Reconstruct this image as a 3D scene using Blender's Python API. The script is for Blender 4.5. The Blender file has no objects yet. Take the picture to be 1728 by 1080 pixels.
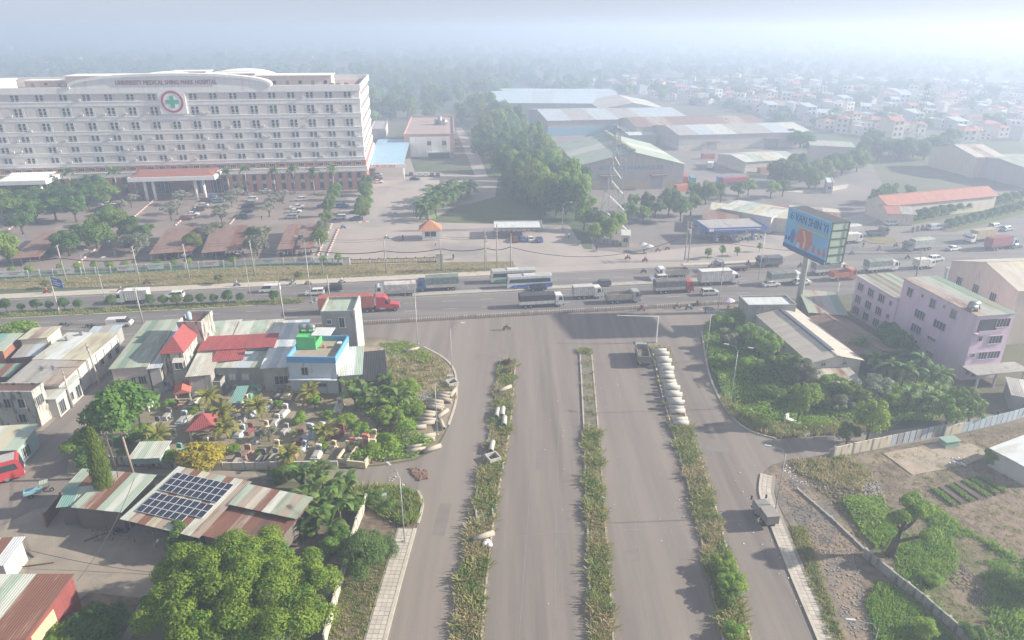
import bpy, math, random
import numpy as np
from mathutils import Vector, Matrix
# ---------------------------------------------------------------- camera, sky, sun, exposure
SC = bpy.context.scene
COL = SC.collection
R = math.radians
CAM_H, FPX, TILT = 60.0, 1152.0, math.atan(492 / 1152.0)      # 60 m up, 24 mm lens, tilted down 23 degrees
cd = bpy.data.cameras.new('camera'); cam = bpy.data.objects.new('camera', cd); COL.objects.link(cam)
cd.lens = 24.0; cd.sensor_width = 36.0; cd.clip_end = 20000; cd.clip_start = 0.5
cam.location = (0, 0, CAM_H); cam.rotation_euler = (math.pi / 2 - TILT, 0, 0)
SC.camera = cam
SUN_EL, SUN_AZ = 25.0, 3.5          # azimuth: degrees from +X towards +Y
w = bpy.data.worlds.new('World'); SC.world = w; w.use_nodes = True
nt = w.node_tree; bg = nt.nodes['Background']
sky = nt.nodes.new('ShaderNodeTexSky'); sky.sky_type = 'NISHITA'; sky.sun_disc = False
sky.sun_elevation = R(SUN_EL); sky.sun_rotation = R(90 - SUN_AZ)
sky.altitude = 0; sky.air_density = 0.3; sky.dust_density = 0.5; sky.ozone_density = 1.3
hs = nt.nodes.new('ShaderNodeHueSaturation'); hs.inputs['Saturation'].default_value = 0.6
nt.links.new(sky.outputs[0], hs.inputs['Color'])
veil = nt.nodes.new('ShaderNodeMix'); veil.data_type = 'RGBA'; veil.inputs[0].default_value = 0.55      # even milky veil of a hazy morning
veil.inputs[7].default_value = (4.9, 5.15, 5.65, 1); nt.links.new(hs.outputs[0], veil.inputs[6]); nt.links.new(veil.outputs[2], bg.inputs['Color'])
bg.inputs['Strength'].default_value = 0.06
sl = bpy.data.lights.new('sun', 'SUN'); so = bpy.data.objects.new('sun', sl); COL.objects.link(so)
sl.energy = 5.0; sl.angle = R(1.0); sl.color = (1.0, 0.915, 0.785)
sd = Vector((math.cos(R(SUN_EL)) * math.cos(R(SUN_AZ)), math.cos(R(SUN_EL)) * math.sin(R(SUN_AZ)), math.sin(R(SUN_EL))))
so.rotation_euler = sd.to_track_quat('Z', 'Y').to_euler(); so.location = (200, 12, 120)
SC.view_settings.view_transform = 'Standard'; SC.view_settings.look = 'None'
SC.view_settings.exposure = 1.15; SC.view_settings.gamma = 1.0; SC.view_settings.use_curve_mapping = False
SC.render.engine = 'CYCLES'
cy = SC.cycles
cy.use_denoising = True; cy.max_bounces = 5; cy.diffuse_bounces = 3; cy.glossy_bounces = 2; cy.transmission_bounces = 3
cy.transparent_max_bounces = 6; cy.volume_bounces = 2; cy.caustics_reflective = False; cy.caustics_refractive = False
HAZE = 0.00138
random.seed(7); RNG = np.random.default_rng(7)
_ct, _st = math.cos(TILT), math.sin(TILT)

def P(px, py, z=0.0):
    """surveyed point of the place: the spot at height z that the photograph shows at (px, py)"""
    u = (px - 864) / FPX; v = (540 - py) / FPX
    k = (z - CAM_H) / (-_st + v * _ct)
    return Vector((u * k, (_ct + v * _st) * k, z))

# ---------------------------------------------------------------- materials
MATS = {}
def mat(name, c1=None, c2=None, scale=1.0, rough=0.85, bump=0.0, bscale=None, metal=0.0, st=(1, 1, 1), c3=None, s3=0.15,
        t3=(0.5, 0.62), corr=None, cdepth=0.4, lo=0.35, hi=0.65, spec=0.3, rand=0.0, transl=0.0, emit=0.0):
    if name in MATS: return MATS[name]
    m = bpy.data.materials.new(name); m.use_nodes = True; N = m.node_tree.nodes; L = m.node_tree.links
    b = N['Principled BSDF']; b.inputs['Roughness'].default_value = rough; b.inputs['Metallic'].default_value = metal
    b.inputs['Specular IOR Level'].default_value = spec
    if c2 is None: c2 = tuple(x * 0.86 for x in c1)
    tc = N.new('ShaderNodeTexCoord'); mp = N.new('ShaderNodeMapping'); mp.inputs['Scale'].default_value = st
    L.new(tc.outputs['Object'], mp.inputs['Vector'])
    no = N.new('ShaderNodeTexNoise'); no.inputs['Scale'].default_value = scale; no.inputs['Detail'].default_value = 7; no.inputs['Roughness'].default_value = 0.62
    L.new(mp.outputs[0], no.inputs['Vector'])
    rp = N.new('ShaderNodeValToRGB'); rp.color_ramp.elements[0].position = lo; rp.color_ramp.elements[1].position = hi
    rp.color_ramp.elements[0].color = (*c1, 1); rp.color_ramp.elements[1].color = (*c2, 1)
    L.new(no.outputs['Fac'], rp.inputs['Fac']); out = rp.outputs[0]
    def mix(a, bcol, fac, mode='MIX'):
        x = N.new('ShaderNodeMix'); x.data_type = 'RGBA'; x.blend_type = mode
        L.new(a, x.inputs[6])
        if isinstance(bcol, tuple): x.inputs[7].default_value = (*bcol, 1)
        else: L.new(bcol, x.inputs[7])
        if isinstance(fac, float): x.inputs[0].default_value = fac
        else: L.new(fac, x.inputs[0])
        return x.outputs[2]
    if c3 is not None:
        n3 = N.new('ShaderNodeTexNoise'); n3.inputs['Scale'].default_value = s3; n3.inputs['Detail'].default_value = 6; n3.inputs['Roughness'].default_value = 0.6
        L.new(mp.outputs[0] if st != (1, 1, 1) else tc.outputs['Object'], n3.inputs['Vector'])
        mr = N.new('ShaderNodeMapRange'); mr.inputs[1].default_value = t3[0]; mr.inputs[2].default_value = t3[1]; mr.interpolation_type = 'SMOOTHSTEP'
        L.new(n3.outputs['Fac'], mr.inputs[0]); out = mix(out, c3, mr.outputs[0])
    if rand:
        oi = N.new('ShaderNodeObjectInfo'); mr = N.new('ShaderNodeMapRange'); mr.inputs[3].default_value = 1 - rand; mr.inputs[4].default_value = 1 + rand
        L.new(oi.outputs['Random'], mr.inputs[0])
        h = N.new('ShaderNodeHueSaturation'); L.new(mr.outputs[0], h.inputs['Value']); L.new(out, h.inputs['Color'])
        m2 = N.new('ShaderNodeMapRange'); m2.inputs[3].default_value = 0.5 - rand * 0.12; m2.inputs[4].default_value = 0.5 + rand * 0.08
        f = N.new('ShaderNodeMath'); f.operation = 'FRACT'; mm = N.new('ShaderNodeMath'); mm.operation = 'MULTIPLY'; mm.inputs[1].default_value = 7.31
        L.new(oi.outputs['Random'], mm.inputs[0]); L.new(mm.outputs[0], f.inputs[0]); L.new(f.outputs[0], m2.inputs[0]); L.new(m2.outputs[0], h.inputs['Hue'])
        out = h.outputs[0]
    L.new(out, b.inputs['Base Color'])
    nrm = None
    if corr:
        axis, per = corr
        wv = N.new('ShaderNodeTexWave'); wv.bands_direction = axis; wv.inputs['Scale'].default_value = 6.2832 / per / 20 * 1.0
        L.new(tc.outputs['Object'], wv.inputs['Vector'])
        bp = N.new('ShaderNodeBump'); bp.inputs['Strength'].default_value = cdepth; bp.inputs['Distance'].default_value = 0.06
        L.new(wv.outputs['Fac'], bp.inputs['Height']); nrm = bp.outputs[0]
    if bump:
        nb = N.new('ShaderNodeTexNoise'); nb.inputs['Scale'].default_value = bscale or scale * 4; nb.inputs['Detail'].default_value = 4
        L.new(tc.outputs['Object'], nb.inputs['Vector'])
        bp = N.new('ShaderNodeBump'); bp.inputs['Strength'].default_value = bump; bp.inputs['Distance'].default_value = 0.15
        L.new(nb.outputs['Fac'], bp.inputs['Height'])
        if nrm: L.new(nrm, bp.inputs['Normal'])
        nrm = bp.outputs[0]
    if nrm: L.new(nrm, b.inputs['Normal'])
    if transl:
        tr = N.new('ShaderNodeBsdfTranslucent'); L.new(out, tr.inputs['Color'])
        ms = N.new('ShaderNodeMixShader'); ms.inputs[0].default_value = transl
        L.new(b.outputs[0], ms.inputs[1]); L.new(tr.outputs[0], ms.inputs[2]); L.new(ms.outputs[0], N['Material Output'].inputs['Surface'])
    MATS[name] = m
    return m
_cn = [0]
def paint(c, rough=0.45, var=0.88):
    return mat('paint_%d_%d_%d_%d' % (c[0] * 255, c[1] * 255, c[2] * 255, rough * 100), c, tuple(x * var for x in c), 1.3, rough, spec=0.4)
def wall(name, c, dirt=(0.16, 0.15, 0.13), amt=(0.55, 0.78), scale=0.7):
    """painted render with rain streaks"""
    return mat(name, c, tuple(x * 0.9 for x in c), 0.5, 0.9, c3=dirt, s3=scale, t3=amt, st=(1.6, 1.6, 0.35))
def sheet(name, c, axis='X', per=0.3, rust=None, amt=(0.52, 0.66), rough=0.6, cd_=0.5):
    return mat(name, c, tuple(x * 0.82 for x in c), 0.9, rough, c3=rust, s3=0.45, t3=amt, corr=(axis, per), cdepth=cd_, st=(1.0, 0.25, 1.0) if axis == 'X' else (0.25, 1.0, 1.0))

ASPH = mat('asphalt', (0.244, 0.208, 0.187), (0.162, 0.141, 0.129), 0.33, 0.9, st=(1.0, 0.045, 1), c3=(0.260, 0.224, 0.198), s3=0.09, t3=(0.45, 0.7), bump=0.15, bscale=9)
HWY = mat('highway_asphalt', (0.200, 0.182, 0.173), (0.139, 0.128, 0.124), 0.30, 0.9, st=(0.05, 1.0, 1), c3=(0.242, 0.215, 0.193), s3=0.12, t3=(0.48, 0.7), bump=0.12, bscale=9)
YARD = mat('yard_asphalt', (0.24, 0.21, 0.19), (0.19, 0.17, 0.16), 0.06, 0.95, c3=(0.15, 0.14, 0.135), s3=0.025, t3=(0.5, 0.68))
CONC = mat('concrete', (0.42, 0.39, 0.35), (0.33, 0.31, 0.28), 0.8, 0.9, c3=(0.22, 0.2, 0.18), s3=0.4, t3=(0.56, 0.75), bump=0.2, bscale=6)
COURT = mat('court_concrete', (0.324, 0.279, 0.225), (0.243, 0.211, 0.180), 0.22, 0.9, c3=(0.153, 0.140, 0.126), s3=0.13, t3=(0.55, 0.75), bump=0.2, bscale=5)
FORE = mat('forecourt_concrete', (0.40, 0.345, 0.31), (0.31, 0.275, 0.255), 0.05, 0.9, c3=(0.24, 0.22, 0.21), s3=0.035, t3=(0.52, 0.7))
PALE = mat('pale_concrete', (0.52, 0.47, 0.40), (0.43, 0.39, 0.33), 0.9, 0.9, c3=(0.30, 0.27, 0.22), s3=0.5, t3=(0.58, 0.75), bump=0.15, bscale=8)
SOIL = mat('soil', (0.215, 0.165, 0.12), (0.10, 0.08, 0.06), 0.7, 0.95, c3=(0.27, 0.215, 0.16), s3=0.2, t3=(0.5, 0.68), bump=0.6, bscale=2.5)
RUBBLE = mat('grey_spoil', (0.20, 0.175, 0.155), (0.12, 0.108, 0.10), 0.9, 0.95, c3=(0.24, 0.185, 0.14), s3=0.25, t3=(0.42, 0.58), bump=0.8, bscale=2.2)
DRYG = mat('dry_turf', (0.23, 0.19, 0.095), (0.145, 0.14, 0.06), 0.35, 0.95, c3=(0.27, 0.215, 0.13), s3=0.14, t3=(0.48, 0.66), bump=0.6, bscale=3, st=(0.5, 1, 1))
TURF = mat('green_turf', (0.085, 0.13, 0.03), (0.13, 0.15, 0.045), 0.4, 0.95, c3=(0.17, 0.13, 0.08), s3=0.16, t3=(0.52, 0.66), bump=0.7, bscale=2.5)
LAND = mat('land', (0.10, 0.12, 0.06), (0.16, 0.14, 0.095), 0.02, 0.95, c3=(0.075, 0.11, 0.05), s3=0.006, t3=(0.45, 0.6))
WHITE = paint((0.78, 0.77, 0.74)); BLACK = paint((0.02, 0.02, 0.022), 0.6); DKGREY = paint((0.07, 0.07, 0.075), 0.7)
GREY = paint((0.34, 0.34, 0.34), 0.6); STEEL = mat('galvanised', (0.34, 0.35, 0.35), (0.26, 0.27, 0.28), 2, 0.45, metal=0.5)
GLASS = mat('glass', (0.03, 0.04, 0.05), (0.045, 0.055, 0.065), 0.3, 0.12, spec=0.6)
RUBBER = mat('rubber', (0.02, 0.02, 0.02), (0.035, 0.033, 0.03), 3, 0.9)
POLE_C = mat('pole_concrete', (0.45, 0.42, 0.38), (0.36, 0.33, 0.30), 1.5, 0.9)
MARK = mat('road_paint', (0.55, 0.54, 0.50), (0.34, 0.33, 0.31), 1.2, 0.8)
BARK = mat('bark', (0.13, 0.10, 0.075), (0.075, 0.06, 0.045), 3, 0.95, st=(1, 1, 0.3), bump=0.6, bscale=6)
def leafmat(name, c, c2, rand=0.22, tr=0.42, c3=None):
    return mat(name, c, c2, 0.9, 0.6, rand=rand, transl=tr, spec=0.25, c3=c3, s3=0.5, t3=(0.52, 0.64))
LEAF = leafmat('leaf_green', (0.117, 0.219, 0.035), (0.216, 0.304, 0.050))
LEAF_D = leafmat('leaf_dark', (0.072, 0.168, 0.039), (0.127, 0.227, 0.050))
LEAF_L = leafmat('leaf_bright', (0.195, 0.345, 0.035), (0.303, 0.408, 0.050), 0.1)
LEAF_G = leafmat('leaf_greygreen', (0.205, 0.240, 0.152), (0.285, 0.294, 0.197))
LEAF_P = leafmat('leaf_palm', (0.101, 0.209, 0.053), (0.168, 0.260, 0.061))
LEAF_B = leafmat('leaf_banana', (0.115, 0.225, 0.045), (0.20, 0.27, 0.07))
LEAF_Y = leafmat('leaf_yellow', (0.50, 0.41, 0.04), (0.27, 0.27, 0.035), 0.03)
FLOWER = leafmat('blossom_white', (0.55, 0.54, 0.47), (0.42, 0.42, 0.34), 0.05)
GRASS = leafmat('grass_blades', (0.25, 0.31, 0.075), (0.40, 0.38, 0.15), 0.0, 0.4, c3=(0.16, 0.26, 0.05))
GRASS_G = leafmat('grass_green', (0.179, 0.347, 0.038), (0.302, 0.414, 0.068), 0.0, 0.4)
STRAW = leafmat('grass_straw', (0.52, 0.45, 0.26), (0.36, 0.33, 0.14), 0.0, 0.4, c3=(0.22, 0.27, 0.065))

# ---------------------------------------------------------------- mesh helpers
class MB:
    def __init__(s): s.v = []; s.f = []; s.m = []; s.xf = None
    def add(s, vs, fs, mi=0):
        o = len(s.v)
        if s.xf is not None: vs = [tuple(s.xf @ Vector(v)) for v in vs]
        s.v += [tuple(v) for v in vs]; s.f += [tuple(i + o for i in f) for f in fs]; s.m += [mi] * len(fs)
        return s
    def box(s, x0, x1, y0, y1, z0, z1, mi=0, tx=0.0, ty=0.0):
        return s.add([(x0, y0, z0), (x1, y0, z0), (x1, y1, z0), (x0, y1, z0), (x0 + tx, y0 + ty, z1), (x1 - tx, y0 + ty, z1), (x1 - tx, y1 - ty, z1), (x0 + tx, y1 - ty, z1)],
              [(3, 2, 1, 0), (4, 5, 6, 7), (0, 1, 5, 4), (1, 2, 6, 5), (2, 3, 7, 6), (3, 0, 4, 7)], mi)
    def face(s, pts, mi=0): return s.add(pts, [tuple(range(len(pts)))], mi)
    def prism(s, pts, z0, z1, mi=0, top=None):
        n = len(pts); a = sum(pts[i][0] * pts[(i + 1) % n][1] - pts[(i + 1) % n][0] * pts[i][1] for i in range(n))
        if a < 0: pts = pts[::-1]
        s.add([(p[0], p[1], z0) for p in pts] + [(p[0], p[1], z1) for p in pts],
              [tuple(range(n))[::-1]] + [(i, (i + 1) % n, n + (i + 1) % n, n + i) for i in range(n)], mi)
        s.add([(p[0], p[1], z1) for p in pts], [tuple(range(n))], mi if top is None else top)
        return s
    def ext(s, prof, x0, x1, axis='y', mi=0):
        """profile (a,b) in x-z extruded along y (axis y) or in y-z along x"""
        n = len(prof)
        f = (lambda a, b, t: (a, t, b)) if axis == 'y' else (lambda a, b, t: (t, a, b))
        vs = [f(a, b, x0) for a, b in prof] + [f(a, b, x1) for a, b in prof]
        fs = [tuple(range(n)), tuple(range(2 * n - 1, n - 1, -1))] + [(i, i + n, (i + 1) % n + n, (i + 1) % n) for i in range(n)]
        return s.add(vs, fs, mi)
    def path(s, pts, rad, n=6, mi=0, cap=True):
        pts = [Vector(p) for p in pts]; rings = []
        if not hasattr(rad, '__len__'): rad = [rad] * len(pts)
        up = Vector((0, 0, 1))
        for i, p in enumerate(pts):
            d = (pts[min(i + 1, len(pts) - 1)] - pts[max(i - 1, 0)]).normalized()
            a = d.cross(up if abs(d.z) < 0.95 else Vector((1, 0, 0))).normalized(); b = a.cross(d).normalized()
            rings.append([p + (a * math.cos(6.28318 * k / n) + b * math.sin(6.28318 * k / n)) * rad[i] for k in range(n)])
        vs = [v for r_ in rings for v in r_]; fs = []
        for i in range(len(pts) - 1):
            fs += [(i * n + k, i * n + (k + 1) % n, (i + 1) * n + (k + 1) % n, (i + 1) * n + k) for k in range(n)]
        if cap: fs += [tuple(range(n))[::-1], tuple(range((len(pts) - 1) * n, len(pts) * n))]
        return s.add(vs, fs, mi)
    def ball(s, c, r, n=8, mi=0, zs=1.0):
        vs = []; fs = []
        for i in range(n // 2 + 1):
            t = math.pi * i / (n // 2)
            for k in range(n): vs.append((c[0] + r * math.sin(t) * math.cos(6.2832 * k / n), c[1] + r * math.sin(t) * math.sin(6.2832 * k / n), c[2] + r * zs * math.cos(t)))
        for i in range(n // 2):
            for k in range(n): fs.append((i * n + k, (i + 1) * n + k, (i + 1) * n + (k + 1) % n, i * n + (k + 1) % n))
        return s.add(vs, fs, mi)
    def mesh(s, name, mats, smooth=False):
        me = bpy.data.meshes.new(name); me.from_pydata(s.v, [], s.f)
        for m in (mats if isinstance(mats, (list, tuple)) else [mats]): me.materials.append(m)
        if any(s.m): me.polygons.foreach_set('material_index', s.m)
        if smooth: me.polygons.foreach_set('use_smooth', [True] * len(s.f))
        me.update(); return me
    def build(s, name, mats, parent=None, smooth=False, loc=None, rz=0.0):
        return ob(name, s.mesh(name, mats, smooth), parent, loc, rz)
def ob(name, me, parent=None, loc=None, rz=0.0, scale=None, rot=None):
    o = bpy.data.objects.new(name, me); COL.objects.link(o); o.parent = parent
    if loc is not None: o.location = loc
    o.rotation_euler = rot if rot is not None else (0, 0, rz)
    if scale is not None: o.scale = scale if hasattr(scale, '__len__') else (scale,) * 3
    return o
def tag(o, label, cat, group=None, kind=None):
    o['label'] = label; o['category'] = cat
    if group: o['group'] = group
    if kind: o['kind'] = kind
    return o
def thing(name, label, cat, loc=(0, 0, 0), rz=0.0, group=None):
    return tag(ob(name, None, None, loc, rz), label, cat, group)
def struct(name, me, kind='structure'):
    o = ob(name, me); o['kind'] = kind; return o
def copy_tree(o, parent=None):
    c = o.copy(); COL.objects.link(c); c.parent = parent
    for ch in o.children: copy_tree(ch, c)
    return c
ORD = 'first second third fourth fifth sixth seventh eighth ninth tenth eleventh twelfth thirteenth fourteenth fifteenth sixteenth seventeenth eighteenth nineteenth twentieth'.split()
def text_mesh(txt, size, depth, m, width=None):
    c = bpy.data.curves.new('lettering', 'FONT'); c.body = txt; c.size = size; c.extrude = depth; c.align_x = 'CENTER'; c.align_y = 'CENTER'; c.resolution_u = 2
    o = bpy.data.objects.new('lettering', c); COL.objects.link(o)
    dg = bpy.context.evaluated_depsgraph_get(); me = bpy.data.meshes.new_from_object(o.evaluated_get(dg))
    bpy.data.objects.remove(o); bpy.data.curves.remove(c); me.materials.clear(); me.materials.append(m); me.name = 'lettering'
    if width:
        xs = [v.co.x for v in me.vertices]; k = width / (max(xs) - min(xs))
        for v in me.vertices: v.co.x *= k
    return me
def text(txt, size, m, parent, loc, rot=(R(90), 0, 0), depth=0.03, width=None):
    return ob('lettering', text_mesh(txt, size, depth, m, width), parent, loc, rot=rot)
def fit_rect(c):
    """four surveyed corners [front-left, front-right, back-right, back-left] -> centre, angle, width, depth of the rectangle through them"""
    c = [Vector((p[0], p[1], 0)) for p in c]; ctr = sum(c, Vector()) / 4
    ex = (c[1] - c[0]) + (c[2] - c[3]); ey = (c[3] - c[0]) + (c[2] - c[1])
    a = math.atan2(ex.y, ex.x); b = math.atan2(ey.y, ey.x) - math.pi / 2
    d = (b - a + math.pi) % (2 * math.pi) - math.pi; lx, ly = ex.length / 2, ey.length / 2
    ang = a + d * ly / (lx + ly)
    return ctr, ang, lx * abs(math.cos(ang - a)), ly * abs(math.cos(d - (ang - a)))
def px(pts, z=0.0): return [P(a, b, z) for a, b in pts]
def sheet_poly(name, pts, z, m, thick=0.0, kind='structure', cover=0):
    """flat ground sheet from an outline"""
    mb = MB(); q = [(p[0], p[1]) for p in pts]
    if thick: mb.prism(q, z - thick, z)
    else:
        a = sum(q[i][0] * q[(i + 1) % len(q)][1] - q[(i + 1) % len(q)][0] * q[i][1] for i in range(len(q)))
        if a < 0: q = q[::-1]
        mb.face([(p[0], p[1], z) for p in q])
    return struct(name, mb.mesh(name, m))
def smooth_line(pts, n=8):
    """Catmull-Rom through the points"""
    pts = [Vector((p[0], p[1], 0)) for p in pts]; out = []
    for i in range(len(pts) - 1):
        p0 = pts[max(i - 1, 0)]; p1 = pts[i]; p2 = pts[i + 1]; p3 = pts[min(i + 2, len(pts) - 1)]
        for k in range(n):
            t = k / n
            out.append(0.5 * ((2 * p1) + (p2 - p0) * t + (2 * p0 - 5 * p1 + 4 * p2 - p3) * t * t + (3 * p1 - p0 - 3 * p2 + p3) * t ** 3))
    return out + [pts[-1]]
def offset(line, d):
    out = []
    for i, p in enumerate(line):
        t = (line[min(i + 1, len(line) - 1)] - line[max(i - 1, 0)]); t.z = 0; t.normalize()
        out.append(p + Vector((-t.y, t.x, 0)) * d)
    return out
def ribbon(name, line, w0, w1, z0, z1, m, kind='structure', parent=None):
    """strip between offsets w0 and w1 of a line, with height z1 (solid from z0)"""
    a, b = offset(line, w0), offset(line, w1); mb = MB(); n = len(line); vs = []
    for p, q in zip(a, b): vs += [(p.x, p.y, z0), (p.x, p.y, z1), (q.x, q.y, z1), (q.x, q.y, z0)]
    fs = []
    for i in range(n - 1):
        o = i * 4; fs += [(o, o + 4, o + 5, o + 1), (o + 1, o + 5, o + 6, o + 2), (o + 2, o + 6, o + 7, o + 3)]
    fs += [(0, 1, 2, 3), tuple((n - 1) * 4 + k for k in (3, 2, 1, 0))]
    mb.add(vs, fs); o = ob(name, mb.mesh(name, m), parent)
    if parent is None and kind: o['kind'] = kind
    return o
def inpoly(x, y, poly):
    c = False; j = len(poly) - 1
    for i in range(len(poly)):
        xi, yi, xj, yj = poly[i][0], poly[i][1], poly[j][0], poly[j][1]
        if (yi > y) != (yj > y) and x < (xj - xi) * (y - yi) / (yj - yi) + xi: c = not c
        j = i
    return c
def scatter(poly, n, rng=random):
    xs = [p[0] for p in poly]; ys = [p[1] for p in poly]; out = []
    while len(out) < n:
        x, y = rng.uniform(min(xs), max(xs)), rng.uniform(min(ys), max(ys))
        if inpoly(x, y, poly): out.append((x, y))
    return out
# ---------------------------------------------------------------- the setting: land, roads, pavements
mb = MB(); mb.face([(-3400, -60, -0.02), (3400, -60, -0.02), (3400, 4300, -0.02), (-3400, 4300, -0.02)]); struct('ground', mb.mesh('ground', LAND))
HA = R(8.3); HO = Vector((-0.6, 159.3, 0)); HX = Vector((math.cos(HA), math.sin(HA), 0)); HY = Vector((-math.sin(HA), math.cos(HA), 0))
def hw(s, t, z=0.0):
    v = HO + HX * s + HY * t; v.z = z; return v
_r = [hw(s, 0) for s in (-700, -400, -200, -100, 0, 60)] + [Vector(P(1330, 466)), Vector(P(1440, 452)), Vector(P(1560, 430)), Vector(P(1660, 408)), Vector(P(1760, 383))]
_d = (_r[-1] - _r[-2]).normalized(); _r += [_r[-1] + _d * 150, _r[-1] + _d * 600]
HLINE = smooth_line(_r, 6)
yard = [P(930, 470), P(1160, 470), P(1440, 452), P(1728, 410), P(1900, 380), P(1900, 300), P(1728, 316), P(1500, 330), P(1470, 275), P(1350, 225), P(1150, 195), P(880, 205), P(870, 225), P(985, 330), P(1000, 420)]
sheet_poly('warehouse_yard', yard, 0.01, YARD)
ribbon('highway', HLINE, -15.6, 11.6, -0.4, 0.05, HWY)
AV = [(630, 1140), (653, 1080), (703, 890), (713, 852), (706, 832), (662, 819), (560, 820), (440, 808), (425, 797), (560, 793), (640, 787), (700, 778), (738, 757), (757, 720), (769, 680),
      (771, 650), (765, 622), (745, 602), (715, 586), (690, 577), (640, 570), (590, 571), (560, 549), (610, 543), (1000, 522.6), (1250, 506), (1256, 522), (1200, 543), (1182, 570), (1194, 622), (1211, 667), (1237, 706), (1267, 728),
      (1312, 741), (1400, 734), (1560, 721), (1728, 688), (1830, 668), (1840, 690), (1728, 707), (1600, 737), (1430, 768), (1335, 775), (1300, 786), (1281, 806), (1279, 830), (1290, 862), (1301, 892), (1378, 1080), (1405, 1140)]
sheet_poly('avenue', px(AV), 0.03, ASPH)
sheet_poly('frontage_road', px([(-300, 640), (190, 590), (230, 580), (600, 572), (600, 544), (300, 562), (-300, 592)]), 0.02, HWY)
sheet_poly('hospital_parking_lot', px([(-260, 470), (-260, 350), (0, 337), (625, 317), (590, 330), (560, 380), (500, 446), (430, 448), (0, 470)]), 0.02,
           mat('parking_asphalt', (0.27, 0.215, 0.19), (0.20, 0.17, 0.155), 0.07, 0.95, c3=(0.31, 0.25, 0.215), s3=0.03, t3=(0.5, 0.66)))
sheet_poly('hospital_forecourt', px([(500, 446), (560, 380), (590, 330), (625, 317), (640, 262), (690, 262), (700, 290), (760, 292), (840, 300), (835, 335), (770, 348), (720, 375), (830, 378), (960, 380), (985, 420), (1060, 428), (1230, 412), (1500, 350), (1480, 372),
           (1330, 432), (1170, 462), (1000, 466), (866, 464), (866, 441), (580, 447)]), 0.025, FORE)
sheet_poly('annex_road', px([(815, 330), (838, 335), (812, 270), (780, 215), (768, 215), (790, 268)]), 0.028, FORE)
sheet_poly('lawn_by_gate', px([(758, 375), (790, 345), (835, 332), (850, 330), (930, 372), (830, 374)]), 0.03, TURF)
sheet_poly('grass_verge', px([(-260, 498), (-260, 480), (0, 471), (430, 449), (580, 448), (740, 443), (860, 441), (872, 450), (860, 459), (640, 466), (430, 478), (0, 489)]), 0.06, DRYG)
ribbon('far_pavement', [hw(s, 0) for s in (-300, -200, -100, -40, 0, 8)], 11.6, 15.0, -0.2, 0.17, PALE)
ribbon('far_pavement', [hw(s, 0) for s in (50, 60, 70)] + [Vector(P(1330, 466))], 11.8, 13.6, -0.2, 0.17, PALE)
sheet_poly('verge_island', px([(1168, 468), (1205, 466), (1320, 447), (1326, 438), (1300, 436), (1180, 457)]), 0.12, SOIL, 0.1)
sheet_poly('traffic_island', px([(1456, 406), (1470, 411), (1495, 412), (1512, 407), (1514, 402), (1490, 400), (1465, 402)]), 0.16, DRYG, 0.15)
sheet_poly('traffic_island', px([(1320, 324), (1380, 327), (1428, 318), (1432, 311), (1390, 317)]), 0.16, PALE, 0.15)
sheet_poly('hedge_verge', px([(1520, 376), (1540, 380), (1760, 336), (1760, 320), (1728, 326), (1540, 362)]), 0.08, TURF)
sheet_poly('hedge_verge', px([(1590, 392), (1610, 392), (1760, 353), (1760, 341), (1600, 378)]), 0.08, TURF)
# central reservation: planted bed on the left, bare kerbed strip further right
ML = [hw(s, 0) for s in range(-300, -48, 12)]
ribbon('highway_median', ML, -1.9, 1.9, -0.2, 0.2, PALE); ribbon('highway_median_bed', ML, -1.6, 1.6, 0.1, 0.23, TURF)
ribbon('highway_median', [hw(s, 0) for s in range(-47, 62, 12)], -1.0, 1.0, -0.2, 0.24, CONC)
# lane paint on the highway
for t in (-5.2, -10.2, 5.6):
    mb = MB()
    for s in range(-260, 62, 9):
        a, b_, c, d = hw(s, t - 0.08, 0.06), hw(s + 3.2, t - 0.08, 0.06), hw(s + 3.2, t + 0.08, 0.06), hw(s, t + 0.08, 0.06); mb.face([a, b_, c, d])
    struct('lane_marking', mb.mesh('lane_marking', MARK))
for t in (-14.6, -1.6, 1.6, 10.8):
    mb = MB(); mb.face([hw(-300, t - 0.07, 0.062), hw(62, t - 0.07, 0.062), hw(62, t + 0.07, 0.062), hw(-300, t + 0.07, 0.062)]); struct('edge_marking', mb.mesh('edge_marking', MARK))
# seams in the avenue surfacing
SEAM = mat('tar_seam', (0.20, 0.185, 0.178), (0.27, 0.25, 0.24), 0.5, 0.8)
for ln in ([(907, 640), (895.5, 810), (875, 1085)], [(946, 660), (940.5, 810), (936, 1085)], [(1039, 622), (1064, 810), (1098, 1085)], [(1085, 700), (1115, 810), (1170, 1085)], [(1044, 895), (1110, 892), (1150, 884)], [(990, 578), (880, 588), (790, 600)], [(880, 905), (937, 898), (980, 896)]):
    o = ribbon('tar_seam', smooth_line(px(ln), 4), -0.035, 0.035, 0.03, 0.037, SEAM)
PATCH = mat('asphalt_patch', (0.188, 0.165, 0.152), (0.215, 0.187, 0.172), 0.6, .9)
for pc in ([(1075, 640), (1093, 642), (1096, 668), (1079, 667)], [(905, 760), (922, 757), (926, 790), (903, 794)], [(1195, 740), (1235, 748), (1228, 766), (1192, 758)], [(800, 600), (862, 590), (858, 600), (806, 611)], [(1050, 930), (1080, 926), (1083, 946), (1052, 952)], [(742, 850), (762, 850), (750, 905), (728, 903)]): sheet_poly('asphalt_patch', px(pc), 0.034, PATCH)
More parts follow.
